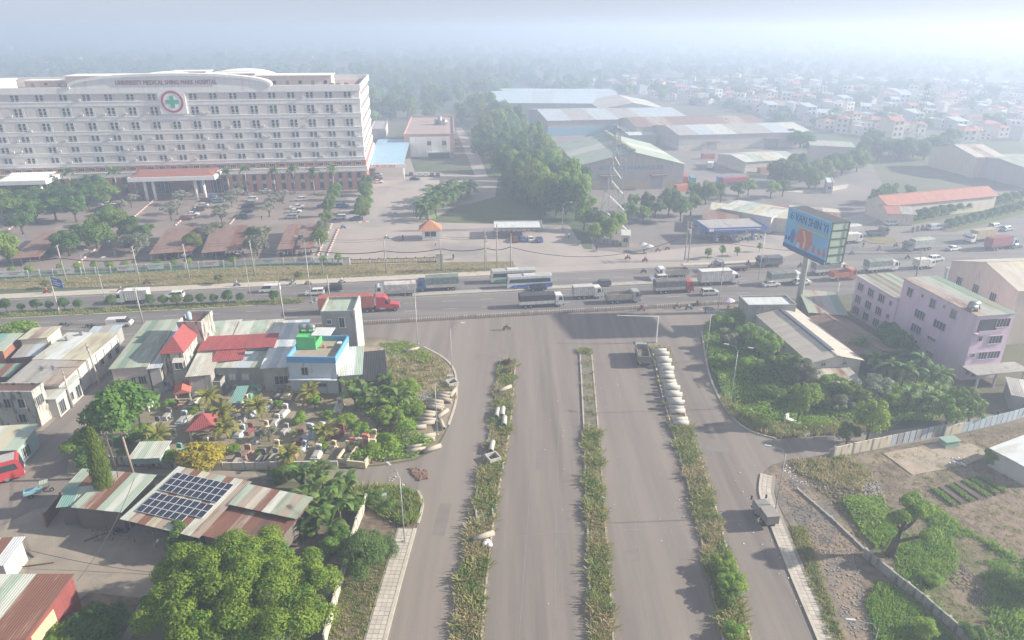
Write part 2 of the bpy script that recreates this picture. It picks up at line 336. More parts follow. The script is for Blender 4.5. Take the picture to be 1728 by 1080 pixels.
# avenue medians: kerbs and soil
MEDS = {'left': (smooth_line(px([(857, 611), (853, 650), (845, 720), (829, 800), (812, 890), (797, 1000), (788, 1090)]), 5), 1.6),
        'centre': (smooth_line(px([(988, 591), (993, 660), (999.5, 762), (1004, 850), (1010, 950), (1017, 1090)]), 5), 1.25),
        'right': (smooth_line(px([(1112, 588), (1128, 655), (1150, 727), (1176, 810), (1200, 900), (1223, 1000), (1246, 1090)]), 5), 1.55)}
for k, (ln, hwid) in MEDS.items():
    o = ribbon('median_kerb', ln, -hwid, -hwid + 0.2, -0.1, 0.24, PALE); o = ribbon('median_kerb', ln, hwid - 0.2, hwid, -0.1, 0.24, PALE)
    ribbon('median_soil', ln, -hwid + 0.2, hwid - 0.2, -0.1, 0.17, SOIL if k != 'centre' else mat('gravel_bed', (0.22, 0.20, 0.17), (0.15, 0.135, 0.115), 1.4, 0.95, c3=(0.13, 0.13, 0.06), s3=0.5, t3=(0.5, 0.65), bump=0.7, bscale=5))
# pavements beside the avenue, laid in square slabs
def pavement(line, w0, w1, name, zt=0.17):
    o = ribbon(name, line, w0, w1, -0.1, zt, PALE)
LK = smooth_line(px([(692, 893), (703, 893), (678, 985), (651, 1090), (640, 1140)])[1:], 6); LK = LK[::-1]
ribbon('kerb', LK, 0.0, 0.42, -0.1, 0.2, PALE)
SLAB = [mat('paving_slab_%d' % i, c, tuple(x * .9 for x in c), 2.5, .9, c3=(.3, .27, .22), s3=.8, t3=(.6, .8)) for i, c in enumerate(((.50, .455, .40), (.46, .42, .37), (.54, .49, .43)))]
def slabs(line, w0, w1, pitch=0.62, z=0.17, name='pavement'):
    base = ribbon(name, line, w0, w1, -0.1, z - 0.035, mat('slab_joint', (.30, .27, .23), (.25, .22, .19), 2)); lens = [0]
    for i in range(len(line) - 1): lens.append(lens[-1] + (line[i + 1] - line[i]).length)
    me = []
    for m in SLAB:
        q = MB(); q.box(-pitch / 2 + .02, pitch / 2 - .02, -pitch / 2 + .02, pitch / 2 - .02, -.05, 0); me.append(q.mesh('paving_slab', m))
    nr = max(1, int(abs(w1 - w0) / pitch)); s = pitch / 2; cnt = 0
    while s < lens[-1] and cnt < 300:
        i = max(j for j in range(len(lens)) if lens[j] <= s); i = min(i, len(line) - 2)
        t = (line[i + 1] - line[i]).normalized(); p = line[i] + t * (s - lens[i]); n = Vector((-t.y, t.x, 0))
        for k in range(nr):
            q = p + n * (min(w0, w1) + pitch * (k + .5)); ob('paving_slab', random.choice(me), base, (q.x, q.y, z + random.uniform(-.008, .006)), math.atan2(t.y, t.x)); cnt += 1
        s += pitch
    return base
slabs(LK, 0.44, 2.5)
RK = smooth_line(px([(1283, 800), (1280, 830), (1290, 862), (1301, 892), (1338, 985), (1378, 1080), (1400, 1140)]), 5)
ribbon('kerb', RK, 0.0, 0.4, -0.1, 0.2, PALE); slabs(RK, 0.42, 2.1)
for pts in ([(705, 829), (713, 850), (705, 884)], [(757, 718), (769, 680), (771, 650), (765, 622), (745, 602), (715, 586)], [(1184, 560), (1194, 622), (1211, 667), (1237, 706), (1267, 728), (1310, 741)]):
    ribbon('kerb', smooth_line(px(pts), 6), -0.15, 0.2, -0.1, 0.19, PALE)
# open plots
sheet_poly('corner_plot', px([(600, 573), (640, 571), (690, 578), (716, 587), (745, 603), (764, 624), (769.5, 652), (766, 690), (753, 722), (733, 754), (697, 775), (640, 785), (560, 790), (250, 792), (235, 700), (270, 640), (300, 600), (560, 590)]), 0.10,
           mat('corner_soil', (0.26, 0.21, 0.15), (0.16, 0.15, 0.085), 0.35, .95, c3=(0.30, 0.245, 0.185), s3=.12, t3=(.45, .6), bump=.6, bscale=2.5), 0.1)
sheet_poly('roadside_plot', px([(560, 823), (662, 821), (700, 830), (711, 851), (706, 884), (692, 893), (676, 925), (613, 1095), (530, 1095), (520, 960), (440, 900), (430, 830)]), 0.08, SOIL, 0.1)
sheet_poly('overgrown_plot', px([(1256, 523), (1202, 544), (1184, 570), (1196, 622), (1213, 667), (1239, 706), (1269, 727), (1313, 740), (1400, 733), (1560, 720), (1728, 687), (1840, 665), (1840, 560), (1500, 520), (1300, 500)]), 0.09,
           mat('damp_soil', (0.10, 0.12, 0.05), (0.13, 0.11, 0.07), 0.3, .95, bump=.6, bscale=2), 0.1)
sheet_poly('waste_ground', px([(1284, 800), (1302, 787), (1337, 776), (1432, 769), (1600, 738), (1728, 708), (1840, 690), (1900, 1140), (1430, 1140), (1405, 1080), (1365, 985), (1325, 890), (1300, 850)]), 0.06, SOIL, 0.1)
sheet_poly('spoil_strip', px([(1300, 800), (1330, 793), (1352, 812), (1400, 850), (1430, 880), (1452, 925), (1440, 940), (1455, 1000), (1475, 1080), (1470, 1100), (1425, 1095), (1400, 1030), (1370, 960), (1340, 900), (1312, 850)]), 0.10, RUBBLE, 0.05)
sheet_poly('green_bank', px([(1416, 850), (1440, 835), (1480, 838), (1510, 870), (1560, 850), (1640, 900), (1728, 950), (1728, 1090), (1640, 1090), (1560, 1020), (1500, 965), (1460, 920), (1425, 875)]), 0.09, mat('patchy_bank', (0.17, 0.14, 0.09), (0.10, 0.12, 0.045), 0.35, 0.95, c3=(0.22, 0.175, 0.13), s3=0.22, t3=(0.47, 0.6), bump=0.7, bscale=2.5))
sheet_poly('ditch_grass', px([(1482, 982), (1520, 1000), (1580, 1050), (1615, 1090), (1480, 1090), (1462, 1020)]), 0.11, mat('ditch_green', (0.06, 0.15, 0.03), (0.09, 0.18, 0.04), .5, .9, bump=.5, bscale=3))
sheet_poly('concrete_pad', px([(1490, 766), (1540, 803), (1630, 785), (1675, 768), (1640, 750), (1590, 747)]), 0.16, mat('worn_slab', (.40, .33, .26), (.31, .26, .21), .5, .9, c3=(.24, .19, .15), s3=.3, t3=(.5, .68)), 0.15)
sheet_poly('courtyard', px([(-120, 800), (-20, 790), (20, 760), (80, 712), (130, 668), (170, 620), (197, 588), (222, 580), (222, 628), (190, 668), (158, 705), (130, 745), (128, 790), (250, 788), (430, 797), (440, 808), (420, 840), (300, 905), (330, 940), (250, 1020), (210, 1100), (-160, 1120)]), 0.05, COURT)
sheet_poly('lane', px([(-60, 850), (10, 785), (60, 738), (115, 690), (160, 640), (199, 590), (220, 583), (216, 625), (184, 668), (150, 710), (118, 760), (112, 800), (120, 850), (60, 860), (-20, 900)]), 0.06, ASPH)
sheet_poly('dirt_patch', px([(110, 1030), (150, 1000), (240, 1010), (200, 1090), (80, 1090)]), 0.07, SOIL)
sheet_poly('shed_yard', px([(110, 800), (440, 806), (500, 850), (520, 960), (330, 940), (300, 905), (130, 860)]), 0.055, mat('trodden_earth', (.17, .14, .115), (.11, .095, .08), .5, .95, c3=(.22, .18, .15), s3=.2, t3=(.5, .7)))
# garden beds
BED = mat('bed_soil', (0.15, 0.115, 0.085), (0.10, 0.08, 0.06), 1, .95, bump=.7, bscale=4)
sheet_poly('vegetable_garden', px([(1560, 830), (1640, 795), (1700, 820), (1728, 850), (1728, 960), (1660, 900), (1600, 860)]), 0.07, mat('garden_soil', (.27, .205, .155), (.15, .115, .085), .8, .95, bump=.7, bscale=3))
# bridge from the far verge: kerb stones, brick edge of the verge
for i in range(3):
    pass
# road divider between highway and junction: short concrete blocks, some hatched white
DIV = mat('divider_brown', (0.25, 0.20, 0.165), (0.18, 0.145, 0.125), 1.2, .9); DIVW = mat('divider_white', (0.44, 0.41, 0.37), (0.27, 0.24, 0.21), 1.5, .85)
dv = thing('road_divider', 'low brown concrete road divider with white hatching along the junction', 'road divider', hw(-70, -16.3))
dv.rotation_euler = (0, 0, HA)
q = MB(); q.ext([(-.55, 0), (.55, 0), (.5, .28), (.28, .75), (-.28, .75), (-.5, .28)], 0.03, 0.97, axis='x'); dm = q.mesh('divider_block', DIV)
q = MB(); q.ext([(-.55, 0), (.55, 0), (.5, .28), (.28, .75), (-.28, .75), (-.5, .28)], 0.03, 0.97, axis='x')
for k in range(2):
    x = .1 + k * .45; q.add([(x, -.565, .02), (x + .2, -.565, .02), (x + .42, -.515, .28), (x + .42, -.3, .75), (x + .22, -.3, .75), (x + .2, -.515, .28)], [(0, 1, 2, 3, 4, 5)], 1); q.add([(x + .2, -.3, .757), (x + .42, -.3, .757), (x + .5, .3, .757), (x + .3, .3, .757)], [(0, 1, 2, 3)], 1)
dmw = q.mesh('divider_block', [DIV, DIVW])
for i in range(126):
    o = ob('divider_block', dmw if (i % 14) > 3 or i % 3 == 0 else dm, dv, (i, random.uniform(-.04, .04), .03))
# ---------------------------------------------------------------- hospital
HW = wall('hospital_wall', (0.82, 0.79, 0.75), (0.6, 0.56, 0.52), (0.56, 0.85), 0.2)
HB = wall('hospital_band', (0.88, 0.86, 0.83), (0.62, 0.58, 0.54), (0.58, 0.85), 0.25)
BRICK = mat('hospital_brick', (0.40, 0.19, 0.14), (0.32, 0.15, 0.115), 1.0, .9)
ROOFC = mat('flat_roof_screed', (0.40, 0.30, 0.26), (0.31, 0.25, 0.225), 0.15, .95, c3=(0.22, 0.18, 0.16), s3=.1, t3=(.55, .7))
hos = thing('hospital', 'long white nine-storey hospital block with rows of paired windows and red-ringed green cross', 'building', (-59, 277, 0), R(8.0))
LX, DEP = -175, 62
q = MB(); q.box(LX, 0, 0, DEP, 0, 38.2); q.build('wall', HW, hos)
q = MB(); q.face([(LX + .5, .5, 38.25), (-.5, .5, 38.25), (-.5, DEP - .5, 38.25), (LX + .5, DEP - .5, 38.25)]); q.build('roof', ROOFC, hos)
q = MB()  # parapet ring
for a in ((LX - .5, .55, -.55, .35), (LX - .5, .55, DEP - .3, DEP + .5)): q.box(a[0], a[1], a[2], a[3], 37.9, 40.2)
q.box(.1, .55, .35, DEP - .3, 37.9, 40.2); q.box(LX - .5, LX, .35, DEP - .3, 37.9, 40.2); q.build('parapet', HB, hos)
for z0, z1, d in ((33.5, 34.9, .22), (28.3, 29.5, .22), (23.2, 24.4, .22), (19.5, 20.4, .2), (15.6, 16.5, .2), (11.5, 12.7, .3), (7.3, 9.0, .9)):
    q = MB(); q.box(LX - .2, d, -d, -.002, z0, z1); q.box(LX - .2, d + .1, -d - .1, -.004, z1, z1 + .22); q.box(.002, d, 0.003, DEP, z0, z1 - .01); q.build('ledge', HB, hos)
cols = [-4.6, -11.7, -18.8, -25.7, -32.7, -39.8, -46.9, -54.1, -61.3, -68.7, -75.9, -83.5, -91, -98.7, -106.6, -114.7, -123, -131, -139]
rows = [(36.5, 2.1), (31.5, 2.9), (26.2, 2.8), (21.9, 1.9), (18.0, 1.9), (14.1, 1.9)]
WFR = paint((0.70, 0.68, 0.64), .6); GLASS_ = GLASS; GLASS = mat('hospital_glass', (.018, .024, .032), (.028, .034, .042), .3, .35, spec=.25)
def pair_window(h):
    q = MB()
    q.box(-1.95, 1.95, -.16, -.003, -h / 2 - .35, h / 2 + .35, 0)
    for s in (-.78, .78):
        q.box(s - .56, s + .56, -.185, -.161, -h / 2 - .06, h / 2 + .06, 0)
        n = 3
        for k, (a, b) in enumerate(((.0, .12), (.2, .58), (.64, 1.0))):
            q.box(s - .48, s + .48, -.20, -.187, -h / 2 + h * a, -h / 2 + h * b, 1)
    return q.mesh('window', [WFR, GLASS])
wm = {h: pair_window(h) for h in (2.1, 2.9, 2.8, 1.9)}
panel = MB(); panel.box(-1.6, 1.6, -.12, -.003, -1.5, 1.5); pm = panel.mesh('wall_panel', wall('hospital_panel', (.74, .68, .63), (.5, .46, .42), (.56, .85), .2))
for ri, (z, h) in enumerate(rows):
    for ci, x in enumerate(cols):
        if ci == 9 and ri < 2: continue
        ob('window', wm[h], hos, (x, 0, z))
        if ci + 1 < len(cols) and not (ri < 2 and ci in (8, 9)):
            o = ob('wall_panel', pm, hos, ((x + cols[ci + 1]) / 2, 0, z), scale=(1, 1, (h + .75) / 3.0))
AC = MB(); AC.box(-.45, .45, -.62, -.17, 0, .65); acm = AC.mesh('air_conditioner', paint((.62, .61, .58), .5)); _g = random.Random(9)
for ri, (z, h) in enumerate(rows):
    for ci, x in enumerate(cols):
        if _g.random() < .3 and not (ri < 2 and ci == 9): ob('air_conditioner', acm, hos, (x + _g.choice((-2.6, 2.6)), 0, z - h / 2 + _g.uniform(-.1, .3)))
q = MB()
for s in (-1, 1):
    q.box(s * .65 - .45, s * .65 + .45, -.2, -.003, -.95, .95, 0); q.box(s * .65 - .36, s * .65 + .36, -.215, -.203, -.85, .85, 1)
sm = q.mesh('window', [WFR, GLASS])
for ri, (z, h) in enumerate(rows):          # sunlit end wall
    for k in range(11): ob('window', sm, hos, (0, 4 + k * 5.4, z), rz=R(90))
# brick storeys
q = MB(); q.box(LX, .2, -.35, -.01, 9.22, 11.5); q.box(.01, .3, 0, DEP, 0, 11.45); q.build('brick_band', BRICK, hos)
q = MB()
for s in (-.7, 0, .7): q.box(s - .3, s + .3, -.4, -.352, -.6, .6, 1)
q.box(-1.15, 1.15, -.38, -.353, -.75, .75, 0); bw = q.mesh('window', [WFR, GLASS])
for k in range(38):
    if 14 < k < 23: continue
    ob('window', bw, hos, (-2.6 - k * 3.7, 0, 10.4))
for k in range(7): ob('window', bw, hos, (-56 - k * 4.2, 0, 10.4))
pl = MB(); pl.box(-.95, .95, -1.1, -.01, 0, 7.29); plm = pl.mesh('pilaster', BRICK)
gw = MB(); gw.box(-.88, .88, -.30, -.01, .4, 7.0, 0); gw.box(-.75, .75, -.36, -.31, .7, 3.2, 1); gw.box(-.75, .75, -.36, -.31, 4.6, 6.8, 1); gm = gw.mesh('window', [WFR, GLASS])
for k in range(44):
    x = -1.0 - k * 3.7
    if -88 < x < -54 or x < -158: continue
    ob('pilaster', plm, hos, (x, 0, 0)); ob('window', gm, hos, (x - 1.85, 0, 0))
# entrance recess
q = MB(); q.box(-88, -54, -.3, -.01, 0, 7.2); q.build('entrance_wall', BRICK, hos)
for x in (-83, -77.5, -64, -58):
    q = MB(); q.box(-2.2, 2.2, -.36, -.31, .2, 5.6, 1); q.box(-2.3, 2.3, -.34, -.305, 0.1, 5.8, 0)
    for k in range(-1, 2): q.box(k * 1.45 - .06, k * 1.45 + .06, -.4, -.361, .2, 5.6, 0)
    q.build('glass_door', [WFR, GLASS], hos, loc=(x, 0, 0))
for x0, x1, tile in ((-86, -55, True), (-131, -114, False)):     # porticos
    po = ob('portico', None, hos)
    q = MB(); q.box(x0, x1, -12.5, -1.25, 7.6, 9.1); q.build('canopy', HB, po)
    q = MB(); q.add([(x0 + .6, -12, 9.11), (x1 - .6, -12, 9.11), (x1 - 3, -8, 10.2), (x0 + 3, -8, 10.2), (x0 + .6, -1.3, 10.2), (x1 - .6, -1.3, 10.2)], [(0, 1, 2, 3), (3, 2, 5, 4), (1, 5, 2), (0, 3, 4)])
    q.build('canopy_roof', mat('portico_tile', (0.33, 0.14, 0.11), (0.26, 0.11, 0.09), 1, .9, corr=('Y', .4)) if tile else HB, po)
    for x in (x0 + 5, x0 + 8, x1 - 5, x1 - 8) if tile else (x0 + 3, x1 - 3):
        q = MB(); q.path([(x, -10.5, 0), (x, -10.5, 7.59)], .55, 12); q.build('column', HB, po, True)
# arched gable with lettering
ar = MB(); n = 28; x0, x1 = -104, -32.5; cx, rx = (x0 + x1) / 2, (x1 - x0) / 2
top = [(cx + rx * math.cos(math.pi * (1 - i / n)), 40.21 + 4.3 * math.sin(math.pi * i / n) ** .8 + .3) for i in range(n + 1)]
ar.ext([(x0, 40.21)] + top + [(x1, 40.21)], -.5, 3.5); ar.build('arched_gable', HB, hos)
q = MB(); pts = [(a, -.9, b) for a, b in top]; pin = [(cx + (a - cx) * .985, -.9, b - .9) for a, b in top]
for i in range(n):
    q.add([pts[i], pts[i + 1], pin[i + 1], pin[i]], [(0, 1, 2, 3)]); q.add([pts[i], pts[i + 1], (pts[i + 1][0], -.5, pts[i + 1][2]), (pts[i][0], -.5, pts[i][2])], [(3, 2, 1, 0)]); q.add([pin[i], pin[i + 1], (pin[i + 1][0], -.5, pin[i + 1][2]), (pin[i][0], -.5, pin[i][2])], [(0, 1, 2, 3)])
q.build('arch_moulding', HB, hos)
text('UNIVERSITY MEDICAL SHING MARK HOSPITAL', 2.3, paint((0.22, 0.03, 0.06), .5), hos, (-69.6, -.62, 41.6), depth=.12, width=35.5)
q = MB(); q.box(-73.6, -64, -.66, -.01, 30.4, 37.85); q.build('emblem_panel', HB, hos)
q = MB()
for k in range(48):
    a, b = 6.28319 * k / 48, 6.28319 * (k + 1) / 48; c = (-68.8, 35.0 - .2)
    q.add([(c[0] + r_ * math.cos(t), y, c[1] + r_ * math.sin(t)) for y in (-.74, -.662) for t in (a, b) for r_ in (3.2, 3.95)], [(0, 1, 3, 2), (1, 5, 7, 3), (0, 2, 6, 4)])
q.build('emblem_ring', paint((0.40, 0.04, 0.06), .6), hos)
q = MB(); q.box(-69.5, -68.1, -.74, -.662, 32.6, 37.0); q.box(-71.1, -69.5, -.74, -.662, 34.1, 35.5); q.box(-68.1, -66.5, -.74, -.662, 34.1, 35.5); q.build('emblem_cross', paint((0.02, 0.42, 0.25), .6), hos)
# roof-top rooms and barrel vaults
RB = wall('roof_room', (0.68, 0.62, 0.57), (0.45, 0.4, 0.36), (.56, .8), .3)
for x0, x1, y0, y1, h in ((-114, -88, 22, 34, 4.4), (-42, -12, 18, 30, 4.2), (-175, -132, 6, 22, 3.6), (-131, -116, 26, 32, 2.6), (-62, -44, 30, 44, 4.4), (-80, -66, 40, 50, 4.8)):
    rr = ob('roof_room', None, hos)
    q = MB(); q.box(x0, x1, y0, y1, 38.26, 38.26 + h); q.build('wall', RB, rr)
    q = MB(); q.box(x0 - .5, x1 + .5, y0 - .6, y1 + .5, 38.27 + h, 38.6 + h); q.build('roof', HB, rr)
    for k in range(int((x1 - x0) / 5)):
        q = MB(); q.box(x0 + 2 + k * 5, x0 + 3.3 + k * 5, y0 - .05, y0 + .1, 38.5 + (k % 2) * .9, 38.27 + min(2.4, h - .8)); q.build('door' if k % 2 == 0 else 'window', [GREY if k % 2 == 0 else GLASS], rr)
for cx, rx, y0 in ((-78, 13, 16), (-52, 14, 34)):
    q = MB(); n = 20; pr = [(cx + rx * math.cos(math.pi * (1 - i / n)), 40.6 + 3.3 * math.sin(math.pi * i / n)) for i in range(n + 1)]
    q.ext([(cx - rx, 38.26)] + pr + [(cx + rx, 38.26)], y0, y0 + 16); q.build('barrel_vault', HB, hos)
for x, y in ((-9, 14), (-11.5, 14.5), (-6, 16), (-17, 40), (-22, 41)):
    q = MB(); q.box(-.9, .9, -.6, .6, 38.26, 39.8); q.path([(0, 0, 39.8), (0, 0, 39.95)], .45, 10); q.build('roof_unit', STEEL, hos, loc=(x, y, 0))
GLASS = GLASS_
# ---------------------------------------------------------------- emergency canopy
BLUES = sheet('blue_sheet', (0.30, 0.47, 0.60), 'X', .5)
c, a, sx, sy = fit_rect([P(628, 277, 7), P(693, 275, 7), P(683, 240, 7), P(628, 238, 7)])
em = thing('emergency_canopy', 'pale blue drive-through canopy with red emergency lettering beside the hospital', 'canopy', (c.x, c.y, 0), R(5))
q = MB(); q.add([(-sx / 2, -sy / 2, 6.9), (sx / 2, -sy / 2, 6.9), (sx / 2, sy / 2, 8.2), (-sx / 2, sy / 2, 8.2), (-sx / 2, -sy / 2, 6.7), (sx / 2, -sy / 2, 6.7), (sx / 2, sy / 2, 8.0), (-sx / 2, sy / 2, 8.0)], [(0, 1, 2, 3), (7, 6, 5, 4), (0, 4, 5, 1), (1, 5, 6, 2), (2, 6, 7, 3), (3, 7, 4, 0)]); q.build('roof', BLUES, em)
q = MB(); q.box(-sx / 2 - .6, sx / 2 + .8, -sy / 2 - .5, -sy / 2 - .02, 5.2, 6.9); q.build('fascia', HB, em)
text('CẤP CỨU 24/24', 1.7, paint((0.36, 0.02, 0.02), .5), em, (0, -sy / 2 - .53, 5.95), depth=.05, width=9.2)
for x in (-sx / 2 + .5, sx / 2 - .2):
    for y in (-sy / 2 + .3, sy / 2 - .6):
        q = MB(); q.path([(x, y, 0), (x, y, 5.19 if y < 0 else 7.6)], .32, 8); q.build('column', HB, em, True)
# ---------------------------------------------------------------- pink annex
c, a, sx, sy = fit_rect([P(692, 226, 12), P(775, 225, 12), P(757, 197, 12), P(686, 195, 12)])
an = thing('annex', 'pink flat-roofed annex with white front panel and roof-top tanks', 'building', (c.x, c.y, 0), R(5))
hx, hy = sx / 2, sy / 2
PINK = wall('annex_pink', (0.52, 0.30, 0.25), (0.36, 0.22, 0.19), (.55, .8))
q = MB(); q.box(-hx, hx, -hy, hy, 0, 11.2); q.build('wall', PINK, an)
q = MB(); q.box(-hx - .3, hx + .3, -hy - .3, -hy + .2, 11.21, 12); q.box(-hx - .3, hx + .3, hy - .2, hy + .3, 11.21, 12); q.box(-hx - .3, -hx + .2, -hy + .2, hy - .2, 11.21, 12); q.box(hx - .2, hx + .3, -hy + .2, hy - .2, 11.21, 12); q.build('parapet', PINK, an)
q = MB(); q.face([(-hx + .2, -hy + .2, 11.25), (hx - .2, -hy + .2, 11.25), (hx - .2, hy - .2, 11.25), (-hx + .2, hy - .2, 11.25)]); q.build('roof', ROOFC, an)
q = MB(); q.box(-hx + 2.6, hx - 2.2, -hy - .25, -hy - .01, .8, 10.6); q.build('front_panel', HB, an)
for x in (-hx + 5.5, -.2, hx - 5):
    q = MB(); q.box(x - 1, x + 1, -hy - .33, -hy - .26, 6.4, 8.4, 0); q.box(x - 1.2, x + 1.2, -hy - .3, -hy - .255, 3.0, 10, 1)
    if x > -1: q.build('window', [GLASS, WFR], an)
q = MB(); q.box(-1.5, hx - 2, -hy - 3, -hy - .26, 3.0, 3.3); q.build('awning', sheet('green_awning', (.40, .46, .38), 'X'), an)
q = MB(); q.box(-1, hx - 2.4, -hy - .3, -hy - .26, .1, 2.6); q.build('door', GLASS, an)
for x, y, h in ((5, 3, 4.5), (7.4, 1, 3), (3, 4.5, 2.5), (8, 6, 2.2)):
    q = MB(); q.path([(x, y, 11.26), (x, y, 11.6), (x, y, 11.26 + h)], [.5, 1.1, 1.1], 12); q.path([(x, y, 11.26 + h), (x, y, 11.6 + h)], [1.1, .3], 12); q.build('tank', STEEL, an, True)
# ---------------------------------------------------------------- gate house
c = P(727, 402); gh = thing('gate_house', 'small white gate house with orange hipped tile roof', 'gate house', (c.x, c.y, 0), R(6))
OT = mat('orange_tile', (0.52, 0.24, 0.13), (0.42, 0.18, 0.10), 1.2, .9, corr=('Y', .35))
q = MB(); q.box(-2.6, 2.6, -2.2, 2.4, 0, 3.5); q.build('wall', HB, gh)
q = MB(); q.add([(-3.5, -3.1, 3.3), (3.5, -3.1, 3.3), (3.5, 3.3, 3.3), (-3.5, 3.3, 3.3), (0, 0, 6.0)], [(0, 1, 4), (1, 2, 4), (2, 3, 4), (3, 0, 4), (3, 2, 1, 0)]); q.build('roof', OT, gh)
for x in (-.9, .9):
    q = MB(); q.box(x - .8, x + .8, -2.26, -2.21, 1.2, 2.7); q.build('window', GLASS, gh)
q = MB(); q.box(2.61, 2.66, -1, 1, .9, 2.7); q.build('window', GLASS, gh)
for x, y in ((3.2, -2.8), (3.2, 2.9)):
    q = MB(); q.box(x - .15, x + .15, y - .15, y + .15, 0, 3.3); q.build('post', HB, gh)
# ---------------------------------------------------------------- building kit
SHEETC = {'pale': ((.58, .60, .54), (.42, .40, .33)), 'cream': ((.56, .53, .40), (.38, .33, .24)), 'green': ((.40, .48, .40), (.30, .31, .24)), 'moss': ((.36, .40, .31), (.26, .27, .20)), 'white': ((.64, .67, .68), (.48, .48, .45)),
          'grey': ((.40, .38, .36), (.28, .26, .24)), 'rust': ((.22, .105, .075), (.33, .20, .14)), 'brown': ((.27, .17, .14), (.19, .12, .10)), 'red': ((.36, .085, .085), (.28, .075, .07)), 'bluegrey': ((.47, .53, .58), (.38, .40, .42)),
          'teal': ((.20, .38, .34), (.28, .36, .30)), 'black': ((.035, .036, .04), (.06, .06, .06)), 'tan': ((.55, .50, .43), (.45, .40, .34)), 'dkgreen': ((.22, .31, .25), (.30, .24, .18)), 'rustpale': ((.40, .33, .27), (.22, .11, .08)), 'paleblue': ((.48, .60, .68), (.42, .50, .55)), 'tile': ((.44, .19, .14), (.36, .16, .12)), 'darkbrown': ((.16, .095, .08), (.11, .07, .06))}
def SH(k, axis='X'):
    c, r_ = SHEETC[k]; return sheet('sheet_%s_%s' % (k, axis), c, axis, .3, r_, (.5, .66))
def slope(A, B, C, D, n, keys, axis, parent, name='roof_sheet', th=.06):
    A, B, C, D = map(Vector, (A, B, C, D)); nm = (B - A).cross(D - A).normalized()
    if nm.z < 0: nm = -nm
    for i in range(n):
        s, e = i / n, (i + 1) / n; k = keys[i % len(keys)]; lift = nm * (.02 * (i % 2))
        a, b, c, d = A.lerp(B, s) + lift, A.lerp(B, e) + lift, D.lerp(C, e) + lift, D.lerp(C, s) + lift
        q = MB(); t = nm * th; q.add([a, b, c, d, a + t, b + t, c + t, d + t], [(3, 2, 1, 0), (4, 5, 6, 7), (0, 1, 5, 4), (1, 2, 6, 5), (2, 3, 7, 6), (3, 0, 4, 7)])
        q.build(name, SH(k, axis) if isinstance(k, str) else k, parent)
WMESH = {}
def window_mesh(w, h, fr, bars=2, gl=None):
    key = (round(w, 2), round(h, 2), fr.name, bars, gl.name if gl else '')
    if key not in WMESH:
        q = MB(); q.box(-w / 2, w / 2, -.07, -.004, -h / 2, h / 2, 1)
        for s in (-1, 1):
            q.box(s * w / 2 - .05, s * w / 2 + .05, -.12, -.003, -h / 2 - .05, h / 2 + .05, 0)
        q.box(-w / 2 + .05, w / 2 - .05, -.12, -.003, h / 2 - .05, h / 2 + .05, 0); q.box(-w / 2 - .12, w / 2 + .12, -.2, -.002, -h / 2 - .12, -h / 2 - .051, 0)
        for k in range(1, bars): x = -w / 2 + w * k / bars; q.box(x - .03, x + .03, -.1, -.071, -h / 2 + .02, h / 2 - .06, 0)
        WMESH[key] = q.mesh('window', [fr, gl or GLASS])
    return WMESH[key]
def place_window(parent, side, u, z, w, h, sx, sy, fr=None, bars=2, name='window', gl=None):
    loc, rz = {'f': ((u * sx / 2, -sy / 2, z), 0), 'b': ((u * sx / 2, sy / 2, z), R(180)), 'l': ((-sx / 2, u * sy / 2, z), R(-90)), 'r': ((sx / 2, u * sy / 2, z), R(90))}[side]
    return ob(name, window_mesh(w, h, fr or paint((.5, .48, .44), .6), bars, gl), parent, loc, rz)
